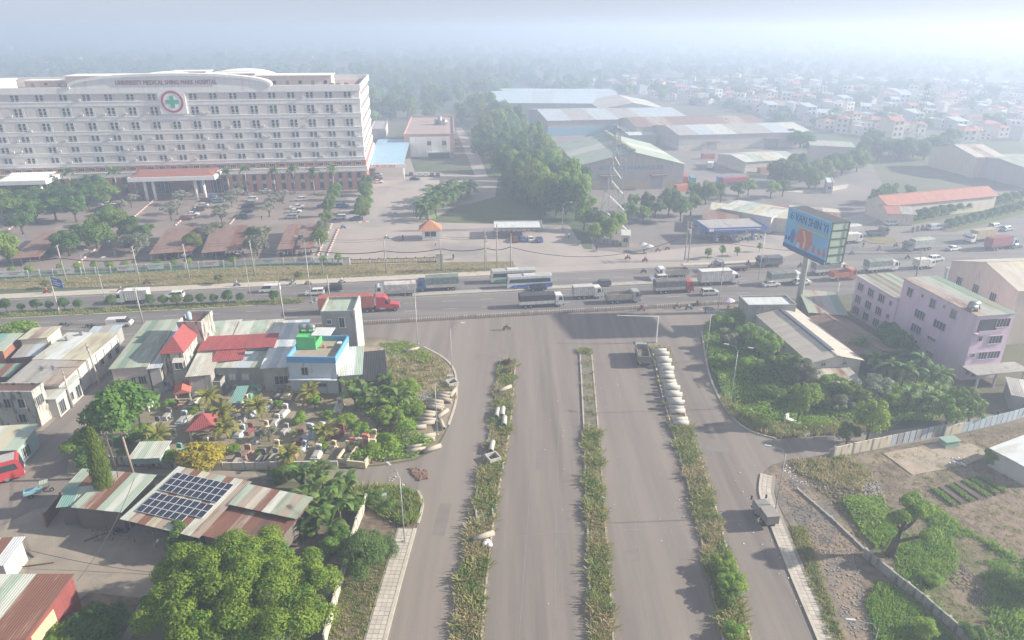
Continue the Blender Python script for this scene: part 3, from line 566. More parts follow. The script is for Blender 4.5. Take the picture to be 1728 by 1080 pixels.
def house(name, label, cat, cs, h, roof='flat', rise=1.2, wm=None, keys=('pale',), n=3, over=.35, wins=(), group=None, ang=None, base=0.0, world=False, fr=None, dims=None):
    if dims: c, a, sx, sy = dims
    else: c, a, sx, sy = fit_rect(cs if world else px(cs, h))
    if ang is not None: a = ang
    t = thing(name, label, cat, (c[0], c[1], 0), a, group); x, y = sx / 2, sy / 2; o = over; q = MB()
    zb, zf = h, h
    if roof == 'shed': prof = (h, h + rise)
    q.add([(-x, -y, base), (x, -y, base), (x, y, base), (-x, y, base)] + ([(-x, -y, h), (x, -y, h), (x, y, h + (rise if roof == 'shed' else 0)), (-x, y, h + (rise if roof == 'shed' else 0))]), [(0, 1, 5, 4), (1, 2, 6, 5), (2, 3, 7, 6), (3, 0, 4, 7), (3, 2, 1, 0), (4, 5, 6, 7)])
    if roof == 'gaby': q.add([(-x, -y, h), (x, -y, h), (0, -y, h + rise), (-x, y, h), (x, y, h), (0, y, h + rise)], [(0, 1, 2), (4, 3, 5)])
    if roof == 'gabx': q.add([(-x, -y, h), (-x, y, h), (-x, 0, h + rise), (x, -y, h), (x, y, h), (x, 0, h + rise)], [(1, 0, 2), (3, 4, 5)])
    q.build('wall', wm, t); e = .02
    if roof == 'shed':
        k = rise / sy; slope((-x - o, -y - o, h - k * o + e), (x + o, -y - o, h - k * o + e), (x + o, y + o, h + rise + k * o + e), (-x - o, y + o, h + rise + k * o + e), n, keys, 'X', t)
    elif roof == 'gaby':
        k = rise / x
        for s in (-1, 1): slope((s * (x + o), -y - o, h - k * o + e), (s * (x + o), y + o, h - k * o + e), (0, y + o, h + rise + e), (0, -y - o, h + rise + e), n, keys if s < 0 else keys[::-1], 'Y', t)
        q = MB(); q.box(-.22, .22, -y - o, y + o, h + rise - .02, h + rise + .14); q.build('ridge_cap', SH(keys[0], 'Y') if isinstance(keys[0], str) else keys[0], t)
    elif roof == 'gabx':
        k = rise / y
        for s in (-1, 1): slope((-x - o, s * (y + o), h - k * o + e), (x + o, s * (y + o), h - k * o + e), (x + o, 0, h + rise + e), (-x - o, 0, h + rise + e), n, keys if s < 0 else keys[::-1], 'X', t)
        q = MB(); q.box(-x - o, x + o, -.22, .22, h + rise - .02, h + rise + .14); q.build('ridge_cap', SH(keys[0], 'X') if isinstance(keys[0], str) else keys[0], t)
    elif roof == 'hip':
        r_ = max(0, (x - y)) if x > y else 0; ry = max(0, y - x); q = MB(); X, Y = x + o, y + o
        A = [(-X, -Y, h + e), (X, -Y, h + e), (X, Y, h + e), (-X, Y, h + e)]; T = [(-r_, -ry, h + rise), (r_, ry, h + rise)]
        if x > y: q.add(A + T, [(0, 1, 5, 4), (2, 3, 4, 5), (1, 2, 5), (3, 0, 4), (3, 2, 1, 0)])
        else: q.add(A + T, [(0, 1, 4), (1, 2, 5, 4), (2, 3, 5), (3, 0, 4, 5), (3, 2, 1, 0)])
        q.build('roof', SH(keys[0], 'X') if isinstance(keys[0], str) else keys[0], t)
    elif roof == 'flat':
        q = MB(); q.face([(-x + .15, -y + .15, h + .02), (x - .15, -y + .15, h + .02), (x - .15, y - .15, h + .02), (-x + .15, y - .15, h + .02)]); q.build('roof', SH(keys[0]) if isinstance(keys[0], str) else keys[0], t)
        if rise > 0:
            q = MB(); q.box(-x - .08, x + .08, -y - .08, -y + .14, h - .2, h + rise); q.box(-x - .08, x + .08, y - .14, y + .08, h - .2, h + rise); q.box(-x - .08, -x + .14, -y + .14, y - .14, h - .2, h + rise); q.box(x - .14, x + .08, -y + .14, y - .14, h - .2, h + rise); q.build('parapet', wm if len(keys) < 2 else keys[1], t)
    for w_ in wins:
        place_window(t, *w_[:5], sx, sy, fr, *(w_[5:] if len(w_) > 5 else ()))
    t['_s'] = 0; del t['_s']
    return t, sx, sy
def rowwins(side, us, zs, w, h, bars=2): return [(side, u, z, w, h, bars) for u in us for z in zs]
def tank(parent, x, y, z, r=.55, l=1.6, m=None, vertical=False):
    q = MB()
    if vertical: q.path([(x, y, z), (x, y, z + .1), (x, y, z + l), (x, y, z + l + .25)], [r, r, r, r * .3], 12)
    else:
        q.path([(x - l / 2 - .2, y, z + r + .5), (x - l / 2, y, z + r + .5), (x + l / 2, y, z + r + .5), (x + l / 2 + .2, y, z + r + .5)], [r * .5, r, r, r * .5], 12)
        for s in (-.5, .5): q.box(x + s * l - .05, x + s * l + .05, y - r, y + r, z, z + r * .7 + .5)
    return q.build('water_tank', m or STEEL, parent, True)
W_WHITE = wall('white_render', (.58, .56, .52), (.32, .29, .25), (.56, .78)); W_STAIN = wall('stained_render', (.52, .49, .44), (.12, .11, .095), (.47, .66), 1.0); W_GREY = wall('grey_cement', (.36, .35, .33), (.2, .19, .175), (.5, .75))
W_PINK = wall('pale_pink', (.60, .50, .46), (.32, .26, .22), (.56, .78)); W_BLUE = wall('pale_blue_render', (.56, .62, .68), (.30, .29, .28), (.55, .75), .9); W_CREAM = wall('cream_render', (.64, .57, .45), (.36, .31, .25), (.56, .8)); W_BRICK = mat('raw_brick', (.36, .17, .11), (.27, .13, .09), 2, .95)
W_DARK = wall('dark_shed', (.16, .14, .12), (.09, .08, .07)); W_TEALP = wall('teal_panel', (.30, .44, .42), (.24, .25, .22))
# ---------------------------------------------------------------- houses left of the junction
t, sx, sy = house('workshop', 'long white workshop with pale and cream sheet roof along the lane', 'workshop', [(66, 606), (150, 606), (193, 569), (109, 567)], 5, 'shed', .6, W_WHITE, ('pale', 'white', 'cream', 'cream'), 4, ang=R(-2), wins=[('r', -.7, 2.6, 1.0, 1.2), ('r', -.2, 2.6, 1.0, 1.2), ('r', .3, 2.6, 1.0, 1.2), ('r', .8, 2.6, 1, 1.2)])
for u in (-.95, -.45, .05, .55, .97):
    q = MB(); q.box(sx / 2, sx / 2 + .18, u * sy / 2 - .15, u * sy / 2 + .15, 0, 4.8); q.build('buttress', W_WHITE, t)
for x, y in ((-3, 2), (-1.5, 4.2)):
    q = MB(); q.path([(x, y, 5.2), (x, y, 6.1)], [.3, .3], 8); q.path([(x, y, 6.1), (x, y, 6.4)], [.5, .2], 8); q.build('roof_vent', STEEL, t)
house('workshop', 'low workshop with stepped grey-brown sheet roof beside the utility pole', 'workshop', [(14, 650), (99, 652), (140, 613), (58, 610)], 4.4, 'shed', .5, W_WHITE, ('grey', 'grey', 'rustpale', 'grey'), 3, wins=[('r', -.6, 2.2, 1.4, 1.8, 2), ('r', .2, 2.2, 1.2, 1.2), ('f', .5, 2.2, 1.2, 1.2)])
house('old_house', 'mould-stained two-storey house with dark flat roof and white corner room', 'house', [(-24, 663), (54, 664), (70, 650), (-6, 648)], 6.2, 'flat', .35, W_STAIN, ('darkbrown',), 1, wins=[('f', -.15, 4.4, 1.1, 1.6), ('f', .45, 4.4, 1.1, 1.6), ('r', .1, 4.4, .9, 1.6), ('r', -.5, 4.4, .9, 1.6), ('f', .3, 1.6, 1.2, 1.6)])
house('shop_house', 'narrow white shop house with grey awning roof on the lane edge', 'house', [(72, 672), (96, 674), (126, 640), (106, 636)], 3.6, 'shed', .4, W_WHITE, ('tan', 'pale'), 2, wins=[('r', -.7, 1.6, 1.6, 2.2, 3), ('r', .1, 1.8, 1.2, 1.4), ('r', .7, 1.6, 1.4, 2.2)])
house('kiosk', 'kiosk with cream roof and green edge board in front of the red bus', 'kiosk', [(-30, 760), (30, 757), (50, 730), (-8, 722)], 3.2, 'shed', .5, W_TEALP, ('pale', 'cream', 'green'), 3, over=.5, wins=[('r', -.3, 1.5, 1.8, 1.8, 3), ('f', .2, 1.5, 2, 1.8, 3)])
house('shed', 'cream box-shaped shed with rusty flat roof near the highway', 'shed', [(40, 571), (81, 570), (95, 551), (54, 551)], 5.2, 'shed', -.3, W_CREAM, ('cream', 'rustpale', 'cream'), 3, wins=[('f', -.2, 3, 2.2, 1)])
house('shed', 'open shed with weathered grey roof behind the cream shed', 'shed', [(22, 603), (60, 600), (84, 578), (46, 583)], 3.6, 'shed', .3, W_BRICK, ('grey', 'bluegrey'), 2)
house('house', 'brick house with teal roof at the left edge', 'house', [(-60, 594), (8, 592), (28, 570), (-30, 567)], 4.6, 'shed', .4, W_BRICK, ('teal', 'teal', 'green'), 3)
house('shed', 'lean-to with dark mossy roof between the brick house and the workshop', 'shed', [(-20, 637), (14, 633), (35, 620), (0, 618)], 3.0, 'shed', .4, W_DARK, ('dkgreen', 'rust', 'dkgreen'), 3)
house('awning', 'grey sheet awning on posts beside the highway', 'awning', [(155, 565), (197, 566), (198, 553), (157, 552)], 3.0, 'shed', .2, W_GREY, ('bluegrey', 'grey', 'bluegrey'), 3)
# middle row
t, sx, sy = house('workshop', 'long workshop with mossy green-grey sheet roof running down from the highway', 'workshop', [(199, 619), (248, 620), (298, 546), (243, 545)], 5.2, 'shed', .5, W_PINK, ('moss', 'dkgreen', 'moss', 'green', 'moss'), 5, wins=[('f', .1, 2.6, .8, 1.3), ('f', .6, 2.6, 1.3, 1.5, 3), ('f', -.5, 1.6, 1.8, 2.4)])
house('workshop', 'narrow building with blue-white sheet roof between mossy workshop and red-roofed house', 'workshop', [(250, 621), (275, 620), (301, 547), (293, 546)], 4.9, 'shed', .6, W_GREY, ('white', 'bluegrey'), 2)
RT = mat('red_tile', (.34, .08, .078), (.27, .07, .066), 1.5, .8, corr=('Y', .3))
t, sx, sy = house('tower_house', 'tall stained house with steep red hipped roof', 'house', [(275, 596), (311, 595), (336, 556), (302, 553)], 7.0, 'hip', 2.4, W_STAIN, (RT,), 1, over=.3, wins=[('f', .4, 4.6, 1.4, 1.5), ('r', -.5, 4.5, .7, 1.3), ('r', .3, 4.8, .7, 1.3), ('r', .2, 2, .7, 1.3)])
q = MB(); q.add([(.1, -sy / 2 - 1, 5.5), (2.1, -sy / 2 - 1, 5.5), (2.1, -sy / 2 - .03, 6.0), (.1, -sy / 2 - .03, 6.0)], [(0, 1, 2, 3)]); q.build('canopy', W_WHITE, t)
t, sx, sy = house('stair_tower', 'blackened concrete tower with flat roof and water tank behind the red hipped roof', 'house', [(304, 548), (340, 549), (356, 531), (318, 529)], 9.0, 'flat', .7, W_STAIN, ('darkbrown',), 1, wins=[('r', -.3, 6, .7, 1.2), ('r', .4, 4, .7, 1.2)])
tank(t, -sx * .25, 0, 9.05, .5, 1.3, paint((.35, .5, .62), .4), True)
house('house', 'low house with pale green roof behind the red roof strip', 'house', [(344, 572), (398, 570), (402, 545), (356, 546)], 5.0, 'shed', .4, W_WHITE, ('green', 'pale'), 2)
house('house', 'low house with wide mint-white roof left of the leaning roof', 'house', [(400, 571), (468, 569), (473, 545), (404, 545)], 5.1, 'shed', .4, W_WHITE, ('pale', 'green', 'pale'), 3)
house('house', 'house under a long strip of red tile roof', 'house', [(343, 589), (463, 586), (464, 570), (344, 572)], 5.2, 'shed', .5, W_GREY, ('red',) * 5, 5)
house('porch', 'small red tiled porch roof below the long red strip', 'porch', [(366, 608), (411, 607), (411, 586), (369, 587)], 4.6, 'shed', .6, W_GREY, ('red',) * 2, 2)
house('house', 'grey cement house with sagging pale roof facing the cemetery', 'house', [(322, 634), (356, 632), (372, 592), (336, 591)], 4.4, 'shed', .3, W_GREY, ('pale', 'tan'), 2)
t, sx, sy = house('house', 'long grey cement house with blue-white shutters facing the cemetery', 'house', [(358, 618), (446, 621), (455, 598), (372, 596)], 4.2, 'shed', .3, W_GREY, ('moss', 'pale', 'bluegrey', 'moss'), 4)
for u in (-.55, -.2, .3): place_window(t, 'f', u, 2.3, 1.2, 1.1, sx, sy, None, 2, gl=paint((.6, .65, .68), .6))
house('house', 'deep house with blue-white sheet roof next to the green stair room', 'house', [(446, 620), (494, 619), (518, 546), (476, 545)], 4.8, 'shed', .5, W_GREY, ('white', 'bluegrey', 'white', 'paleblue'), 4, wins=[('f', .2, 2.3, 2.4, 1.6, 3)])
# blue terrace house
t, sx, sy = house('terrace_house', 'two-storey white house with bright blue roof terrace wall and green stair room', 'house', [(495, 607), (569, 614), (582, 577), (506, 571)], 6.4, 'flat', .95, W_BLUE, (mat('terrace_floor', (.40, .33, .27), (.32, .27, .23), .8, .9), paint((.13, .36, .66), .7)), 1,
       wins=[('f', -.32, 4.6, 1.2, 1.4), ('f', -.4, 1.9, 1.3, .6), ('f', .35, 1.9, 1.4, .6)])
q = MB(); q.box(-sx / 2 + .2, -sx / 2 + 3.7, .3, sy / 2 - .3, 6.43, 8.9); q.build('stair_room', paint((.10, .55, .16), .8), t)
q = MB(); q.box(-sx / 2 + 2.9, -sx / 2 + 6.4, .6, sy / 2 - .2, 9.0, 9.12); q.build('canopy', SH('white'), t)
q = MB(); q.box(-sx / 2, sx / 2, -sy / 2 - .9, -sy / 2 - .01, 3.1, 3.25); q.build('balcony_slab', W_BLUE, t)
for x in (-sx / 2 + 1, -sx / 2 + 2.4): tank(t, x, 2.5, 8.95, .5, 1.2, STEEL)
q = MB(); q.path([(sx / 2 - .8, 1.6, 7.0), (sx / 2 - .8, 1.6, 7.35)], [.35, .5], 12); q.build('basin', WHITE, t)
q = MB(); q.ball((.6, 1.2, 6.75), .3); q.build('plant_pot', paint((.45, .12, .06), .8), t)
t, sx, sy = house('tower_house', 'narrow grey cement house with pale teal roof behind the blue terrace', 'house', [(546, 529), (598, 530), (600, 508), (553, 502)], 10.2, 'flat', .6, W_GREY, ('green',), 1, ang=R(4), wins=[('f', -.55, 8.6, .8, .8), ('f', .25, 8.4, 1, 2), ('f', .3, 5, 1, 1.6)])
q = MB(); q.box(sx / 2 + .09, sx / 2 + .4, -sy / 2 - .08, sy / 2, 0, 10.9); q.build('end_wall', W_WHITE, t)
house('house', 'low house with white-green sheet roof right of the blue terrace', 'house', [(574, 633), (614, 631), (606, 592), (580, 590)], 3.8, 'shed', .5, W_CREAM, ('pale', 'white', 'green'), 3)
house('shed', 'shed under a black tarred roof at the corner plot', 'shed', [(616, 641), (655, 641), (643, 597), (607, 597)], 3.4, 'shed', .3, W_DARK, ('black', 'black', 'black', 'black'), 4)
# ---------------------------------------------------------------- sheds around the courtyard
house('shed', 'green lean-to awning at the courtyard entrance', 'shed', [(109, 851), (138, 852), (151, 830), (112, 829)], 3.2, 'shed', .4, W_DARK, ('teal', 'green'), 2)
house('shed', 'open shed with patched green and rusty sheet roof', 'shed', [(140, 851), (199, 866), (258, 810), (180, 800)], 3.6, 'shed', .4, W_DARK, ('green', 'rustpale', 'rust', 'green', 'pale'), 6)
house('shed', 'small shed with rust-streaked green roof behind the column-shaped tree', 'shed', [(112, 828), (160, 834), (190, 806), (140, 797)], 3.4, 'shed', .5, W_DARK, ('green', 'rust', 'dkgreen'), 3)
c, a, sx, sy = fit_rect(px([(213, 874), (336, 907), (421, 826), (302, 797)], 3.9))
sol = thing('solar_shed', 'sheet-roofed shed carrying two arrays of dark solar panels', 'shed', (c.x, c.y, 0), a)
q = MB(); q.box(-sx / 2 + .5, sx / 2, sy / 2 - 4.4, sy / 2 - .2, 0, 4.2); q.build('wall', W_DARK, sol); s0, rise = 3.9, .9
for x in (-sx / 2 + .4, -sx / 6, sx / 6, sx / 2 - .4):
    for y in (-sy / 2 + .3, 0):
        q = MB(); q.path([(x, y, 0), (x, y, s0 + rise * (y + sy / 2) / sy)], .07, 6); q.build('post', STEEL, sol)
slope((-sx / 2 - .3, -sy / 2 - .3, s0), (sx / 2 + .1, -sy / 2 - .3, s0), (sx / 2 + .1, sy / 2 + .3, s0 + rise), (-sx / 2 - .3, sy / 2 + .3, s0 + rise), 9, ('pale', 'rustpale', 'rust', 'cream', 'rustpale', 'green', 'rust'), 'X', sol)
PV = mat('solar_cell', (.012, .016, .04), (.018, .024, .055), .6, .12, spec=.7); PVF = paint((.62, .64, .66), .4)
k = rise / sy; tl = math.atan(k); pw, pl_ = sx * .80 / 9, sy * .72 / 6
q = MB(); q.box(-pw / 2 + .02, pw / 2 - .02, -pl_ / 2 + .02, pl_ / 2 - .02, 0, .05, 0); q.box(-pw / 2 + .06, pw / 2 - .06, -pl_ / 2 + .06, pl_ / 2 - .06, .051, .056, 1); pvm = q.mesh('solar_panel', [PVF, PV])
for r_ in range(6):
    for cc in range(9):
        if r_ == 0 and cc > 6: continue
        x = -sx * .44 + pw * (cc + .5); y = -sy * .37 + pl_ * (r_ + .5) + (.45 if r_ > 2 else 0)
        ob('solar_panel', pvm, sol, (x, y, s0 + k * (y + sy / 2) + .2), rot=(tl, 0, 0))
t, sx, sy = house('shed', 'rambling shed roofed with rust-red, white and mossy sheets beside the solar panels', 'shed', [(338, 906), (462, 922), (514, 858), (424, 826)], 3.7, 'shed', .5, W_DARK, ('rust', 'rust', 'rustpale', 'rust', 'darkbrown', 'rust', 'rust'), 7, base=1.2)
c = P(430, 838, 4.4); q = MB()
house('shed', 'strip of weathered white and green roof sheets above the rust-red roof', 'shed', [(390, 850), (500, 872), (520, 845), (422, 822)], 4.6, 'shed', .2, W_DARK, ('green', 'rustpale', 'tan', 'rust', 'pale', 'moss', 'rustpale', 'moss'), 8, base=3.9)
t, sx, sy = house('warehouse', 'corner shed with green-white and rust-red roof and red and yellow panel walls', 'shed', [(-130, 1075), (44, 1082), (116, 979), (-40, 974)], 4.4, 'shed', .4, mat('red_panel', (.27, .075, .07), (.21, .06, .055), 1, .8, corr=('Y', .4)), ('paleblue', 'green', 'pale', 'green', 'pale', 'rust', 'rust', 'rust'), 8, over=.2)
q = MB(); q.box(sx / 2 + .01, sx / 2 + .1, -sy / 2 + .6, .2, .3, 3.9); q.build('panel', mat('yellow_panel', (.62, .56, .30), (.52, .47, .26), 1, .8), t)
house('shed', 'small white-roofed stall at the left edge above the corner shed', 'stall', [(-30, 955), (4, 950), (28, 925), (-20, 905)], 3.0, 'shed', .3, W_WHITE, ('white', 'rust', 'white'), 3)
# ---------------------------------------------------------------- right of the avenue
t, sx, sy = house('warehouse', 'low white warehouse with cream gabled roof and dark ridge skylight', 'warehouse', [(1372, 612), (1447, 606), (1345, 520), (1268, 524)], 4.6, 'gaby', 1.1, W_WHITE, ('tan',) * 6, 6, over=.4, wins=[('l', -.8, 3, .7, .7), ('l', -.5, 3, .7, .7), ('l', -.2, 3, .7, .7), ('l', .1, 3, .7, .7), ('f', -.5, 4.1, .8, .5), ('f', .35, 4.1, .8, .5)])
q = MB(); q.box(-.6, .6, -sy / 2 + 2, sy / 2 - 3, 5.6, 6.0, tx=.2); q.build('ridge_skylight', paint((.12, .14, .17), .5), t)
la = ob('lean_to', None, t); q = MB(); q.box(-sx / 2 + .3, sx / 2 - 2.5, -sy / 2 - 4.4, -sy / 2 - .01, 0, 2.4); q.build('wall', W_WHITE, la)
slope((-sx / 2, -sy / 2 - 5, 2.3), (sx / 2 - 2, -sy / 2 - 5, 2.3), (sx / 2 - 2, -sy / 2 - .05, 3.2), (-sx / 2, -sy / 2 - .05, 3.2), 4, ('grey', 'tan', 'rustpale', 'grey'), 'X', la)
house('office', 'grey box-shaped office with white roof at the highway end of the cream-roofed warehouse', 'office', [(1260, 520), (1335, 514), (1330, 499), (1254, 503)], 6.4, 'flat', .4, W_GREY, ('white',), 1, wins=[('l', 0, 4, 1, 1), ('f', -.6, 4.6, .8, .8)])
house('shed', 'long shed with red-brown sheet roof between the cream warehouse and lilac building', 'shed', [(1452, 604), (1500, 590), (1424, 532), (1368, 537)], 3.2, 'gaby', .8, W_DARK, ('brown',) * 4, 4)
house('shed', 'dark weathered shed behind the billboard pole', 'shed', [(1362, 530), (1420, 528), (1412, 496), (1356, 494)], 4.0, 'shed', .4, W_DARK, ('moss', 'rustpale', 'grey', 'dkgreen'), 4)
house('shed', 'narrow white-roofed lean-to against the lilac building', 'shed', [(1508, 605), (1516, 596), (1452, 556), (1442, 560)], 2.6, 'shed', .2, W_GREY, ('white',) * 3, 3)
W_LIL = wall('lilac_render', (.72, .55, .68), (.50, .39, .46), (.60, .85)); W_LILP = paint((.58, .45, .57), .8)
R_ = [Vector((76.6, 125.3, 0)), Vector((79.8, 108.2, 0))]
LILA = math.atan2(107.7 - 108.0, 86.9 - 79.6) ; la_ = R(-9.5)
t, sx, sy = house('apartment_block', 'four-storey lilac block with striped sheet roof, balcony and roof tanks', 'building', None, 13.0, 'shed', .35, W_LIL, ('rustpale', 'grey', 'moss', 'dkgreen'), 4, over=.25, dims=(Vector((85.0, 121.9, 0)), R(9.7), 7.6, 19.2),
   wins=[('l', .75, 11.3, 1.46, 1.72), ('l', .1, 11.3, 1.46, 1.72), ('l', -.45, 11.3, 1.34, 1.72), ('l', .4, 11.8, 0.55, 0.57), ('l', -.2, 11.8, 0.55, 0.57), ('l', .35, 8.0, 2.68, 1.61, 4), ('l', -.2, 8.0, 2.93, 1.49, 4), ('l', .35, 4.9, 2.68, 1.61, 4), ('l', -.1, 4.7, 2.20, 0.57, 3), ('l', .35, 1.8, 2.44, 1.84, 3), ('l', -.15, 1.8, 1.95, 0.57, 3),
         ('f', .45, 11.4, 2.68, 1.61, 4), ('f', .3, 8.1, 2.68, 1.49, 4), ('f', -.55, 8.4, 0.73, 0.80), ('f', -.15, 5.0, 1.83, 1.38, 3), ('f', .45, 5.0, 2.56, 1.38, 4), ('f', -.7, 5.2, 0.73, 0.80), ('f', -.2, 1.7, 1.83, 1.72, 3), ('f', .4, 1.9, 2.93, 1.84, 4), ('f', -.72, 1.9, 0.73, 0.92)], fr=paint((.52, .45, .50), .6))
q = MB(); q.box(-sx / 2 - .02, .9, -sy / 2 - 1.1, -sy / 2 - .01, 9.6, 9.75); q.box(-sx / 2, .9, -sy / 2 - 1.1, -sy / 2 - 1.02, 9.76, 10.5); q.build('balcony', W_LILP, t)
q = MB(); q.box(-sx / 2 + .6, .6, -sy / 2 - .08, -sy / 2 - .005, 9.8, 12.2); q.build('balcony_shade_panel', DKGREY, t)  # shade inside the balcony opening, painted as a dark grey panel on the wall
tank(t, -2.2, -6.6, 12.9, .6, 1.6); tank(t, -3.2, -7.6, 12.9, .45, 1.2)
po = ob('porch', None, t); q = MB(); q.box(-sx / 2 - .5, sx / 2 + 3, -sy / 2 - 3.6, -sy / 2 - .02, .0 + 2.9, 3.1); q.build('roof', W_GREY, po)
for x in (-sx / 2 + .2, 0, sx / 2 + 2): q = MB(); q.box(x, x + .25, -sy / 2 - 3.4, -sy / 2 - 3.1, 0, 2.89); q.build('post', W_LILP, po)
t2, sx, sy = house('apartment_block', 'lower three-storey lilac wing with green and brown striped roof', 'building', None, 8.8, 'shed', .5, W_LIL, ('grey', 'moss', 'brown', 'dkgreen', 'brown', 'moss', 'dkgreen', 'moss'), 8, over=.25, dims=(Vector((82.1, 138.0, 0)), R(9.7), 7.9, 13.4),
   wins=[('l', u, z, 1.9, 1.7, 3) for u in (.72, .2, -.32) for z in (7.3, 4.4, 1.7)] + [('l', -.75, 7.3, .9, .9), ('l', -.75, 4.4, .9, .9)], fr=paint((.52, .45, .50), .6))
W_BEI = wall('beige_render', (.66, .58, .47), (.40, .34, .28), (.56, .8))
t, sx, sy = house('factory_hall', 'large beige hall with green-white gabled roof behind the lilac block', 'building', None, 12.0, 'gaby', 2.8, W_BEI, ('tan', 'pale', 'tan', 'cream', 'tan'), 5, over=.3, dims=(Vector((112.8, 138.2, 0)), R(-83.6), 19, 26),
   wins=[('f', u, 8.3, 1.6, 2.2, 3) for u in (-.62, -.1, .42)] + [('f', u, 3.6, 1.6, 2.2, 3) for u in (-.62, -.1, .42)])
house('wall_screen', 'white corrugated parapet screen beside the beige hall', 'parapet', None, 9.0, 'flat', .6, SH('white'), ('white',), 1, dims=(Vector((104, 149.5, 0)), R(14), 9, .6))
house('house', 'low white hut with flat white roof at the right edge', 'house', [(1690, 760), (1745, 800), (1790, 770), (1728, 733)], 3.0, 'shed', .3, W_WHITE, ('white',) * 3, 3)
house('shed', 'small grey porch shed with pale roof below the lilac block', 'shed', [(1700, 668), (1760, 672), (1770, 648), (1712, 646)], 2.8, 'shed', .2, W_GREY, ('grey', 'pale', 'green'), 3)
# ---------------------------------------------------------------- petrol station and sheds behind
c, a, sx, sy = fit_rect(px([(1198, 386), (1281, 381), (1276, 369), (1172, 374)], 4.6))
gs = thing('petrol_station', 'petrol station with blue fascia canopy beside the highway', 'petrol station', (c.x, c.y, 0), R(7)); sy = max(sy, 11)
BF = paint((.09, .16, .50), .5)
q = MB(); q.box(-sx / 2, sx / 2, -sy / 2, sy / 2, 4.3, 4.6); q.build('canopy', SH('grey'), gs)
q = MB(); q.box(-sx / 2 - .15, sx / 2 + .15, -sy / 2 - .15, -sy / 2 - .01, 3.7, 5.0); q.box(-sx / 2 - .15, -sx / 2 - .01, -sy / 2, sy / 2, 3.7, 5.0); q.box(sx / 2 + .01, sx / 2 + .15, -sy / 2, sy / 2, 3.7, 5.0); q.build('fascia', BF, gs)
q = MB(); q.box(-sx / 2 + .3, -sx / 2 + 1.8, -sy / 2 - .2, -sy / 2 - .16, 3.9, 4.8); q.build('sign', WHITE, gs)
q = MB(); q.box(-sx / 2 + 2, sx / 2 - 2, -sy / 2 - .2, -sy / 2 - .16, 4.3, 4.45); q.build('stripe', WHITE, gs)
q = MB(); q.box(-sx / 2 + 1, sx / 2 - 2, sy / 2 - 3, sy / 2 - .2, 0, 4.28); q.build('office_wall', paint((.30, .38, .55), .8), gs)
for x in (-sx / 2 + 4, sx / 2 - 4): q = MB(); q.box(x - 1.3, x + 1.3, sy / 2 - 3.06, sy / 2 - 3.01, .8, 2.6); q.build('window', GLASS, gs)
for x in (-sx / 3, 0, sx / 3):
    q = MB(); q.box(x - .25, x + .25, -sy / 2 + 2, -sy / 2 + 2.5, 0, 4.29); q.build('column', BF, gs)
    pm_ = ob('pump', None, gs); q = MB(); q.box(x + .8, x + 1.5, -sy / 2 + 2, -sy / 2 + 2.6, .15, 1.9); q.build('body', WHITE, pm_); q = MB(); q.box(x + .85, x + 1.45, -sy / 2 + 1.96, -sy / 2 + 1.99, 1.2, 1.7); q.build('screen', DKGREY, pm_)
house('shed', 'white-green roofed shed behind the petrol station', 'shed', [(1225, 352), (1300, 368), (1330, 355), (1240, 338)], 5, 'shed', .4, W_WHITE, ('pale', 'green', 'cream', 'pale'), 4)
house('shed', 'brown-roofed shed left of the petrol station', 'shed', [(1180, 370), (1240, 372), (1250, 358), (1195, 357)], 4, 'shed', .3, W_BRICK, ('brown', 'rust', 'brown'), 3)
house('shed', 'cream-roofed shed among the trees behind the petrol station', 'shed', [(1195, 356), (1245, 360), (1250, 346), (1205, 345)], 4, 'shed', .3, W_CREAM, ('cream', 'rustpale'), 2)
house('warehouse', 'shed with tan roof behind the billboard', 'shed', [(1300, 366), (1420, 378), (1410, 352), (1310, 346)], 4.5, 'gabx', 1.0, W_CREAM, ('tan', 'rustpale', 'tan', 'rust'), 4)
house('guard_hut', 'small pale guard hut at the edge of the trees', 'hut', [(1049, 397), (1062, 397), (1063, 390), (1051, 390)], 3.6, 'shed', .3, W_CREAM, ('pale',), 1, wins=[('f', 0, 2.2, 1.4, 1.2)])
house('parking_shelter', 'long white flat-roofed motorbike shelter at the gate', 'shelter', [(833, 386), (916, 385), (914, 373), (834, 374)], 3.3, 'flat', .3, W_GREY, ('white',), 1, base=2.9)
# motorbike sheds of the hospital car park
for i, (cs, lb) in enumerate((([(18, 434), (72, 435), (112, 389), (74, 393)], 'brown-roofed parking shed under trees at the left end of the hospital fence'), ([(250, 428), (331, 424), (340, 384), (283, 387)], 'wide brown-roofed motorbike shed behind the hospital fence'), ([(347, 425), (412, 422), (414, 383), (352, 384)], 'brown-roofed motorbike shed just right of the widest one'),
     ([(468, 421), (496, 420), (508, 380), (485, 380)], 'long narrow rust-brown motorbike shed beside the forecourt'), ([(506, 419), (528, 417), (535, 379), (517, 379)], 'narrow brown motorbike shed closest to the forecourt kerb'), ([(190, 420), (222, 418), (232, 395), (205, 397)], 'small brown-roofed shed in the trees'))):
    c, a, sx, sy = fit_rect(px(cs, 2.6)); t = thing('parking_shed', lb, 'shed', (c.x, c.y, 0), a, 'hospital parking sheds'); y = sy / 2
    slope((-sx / 2, -y, 2.5), (sx / 2, -y, 2.5), (sx / 2, y, 2.9), (-sx / 2, y, 2.9), max(3, int(sx / 3)), ('brown', 'brown', 'rust', 'brown'), 'X', t)
    for x in np.linspace(-sx / 2 + .3, sx / 2 - .3, 4):
        for yy in (-y + .2, 0, y - .2): q = MB(); q.path([(x, yy, 0), (x, yy, 2.48)], .06, 5); q.build('post', STEEL, t)
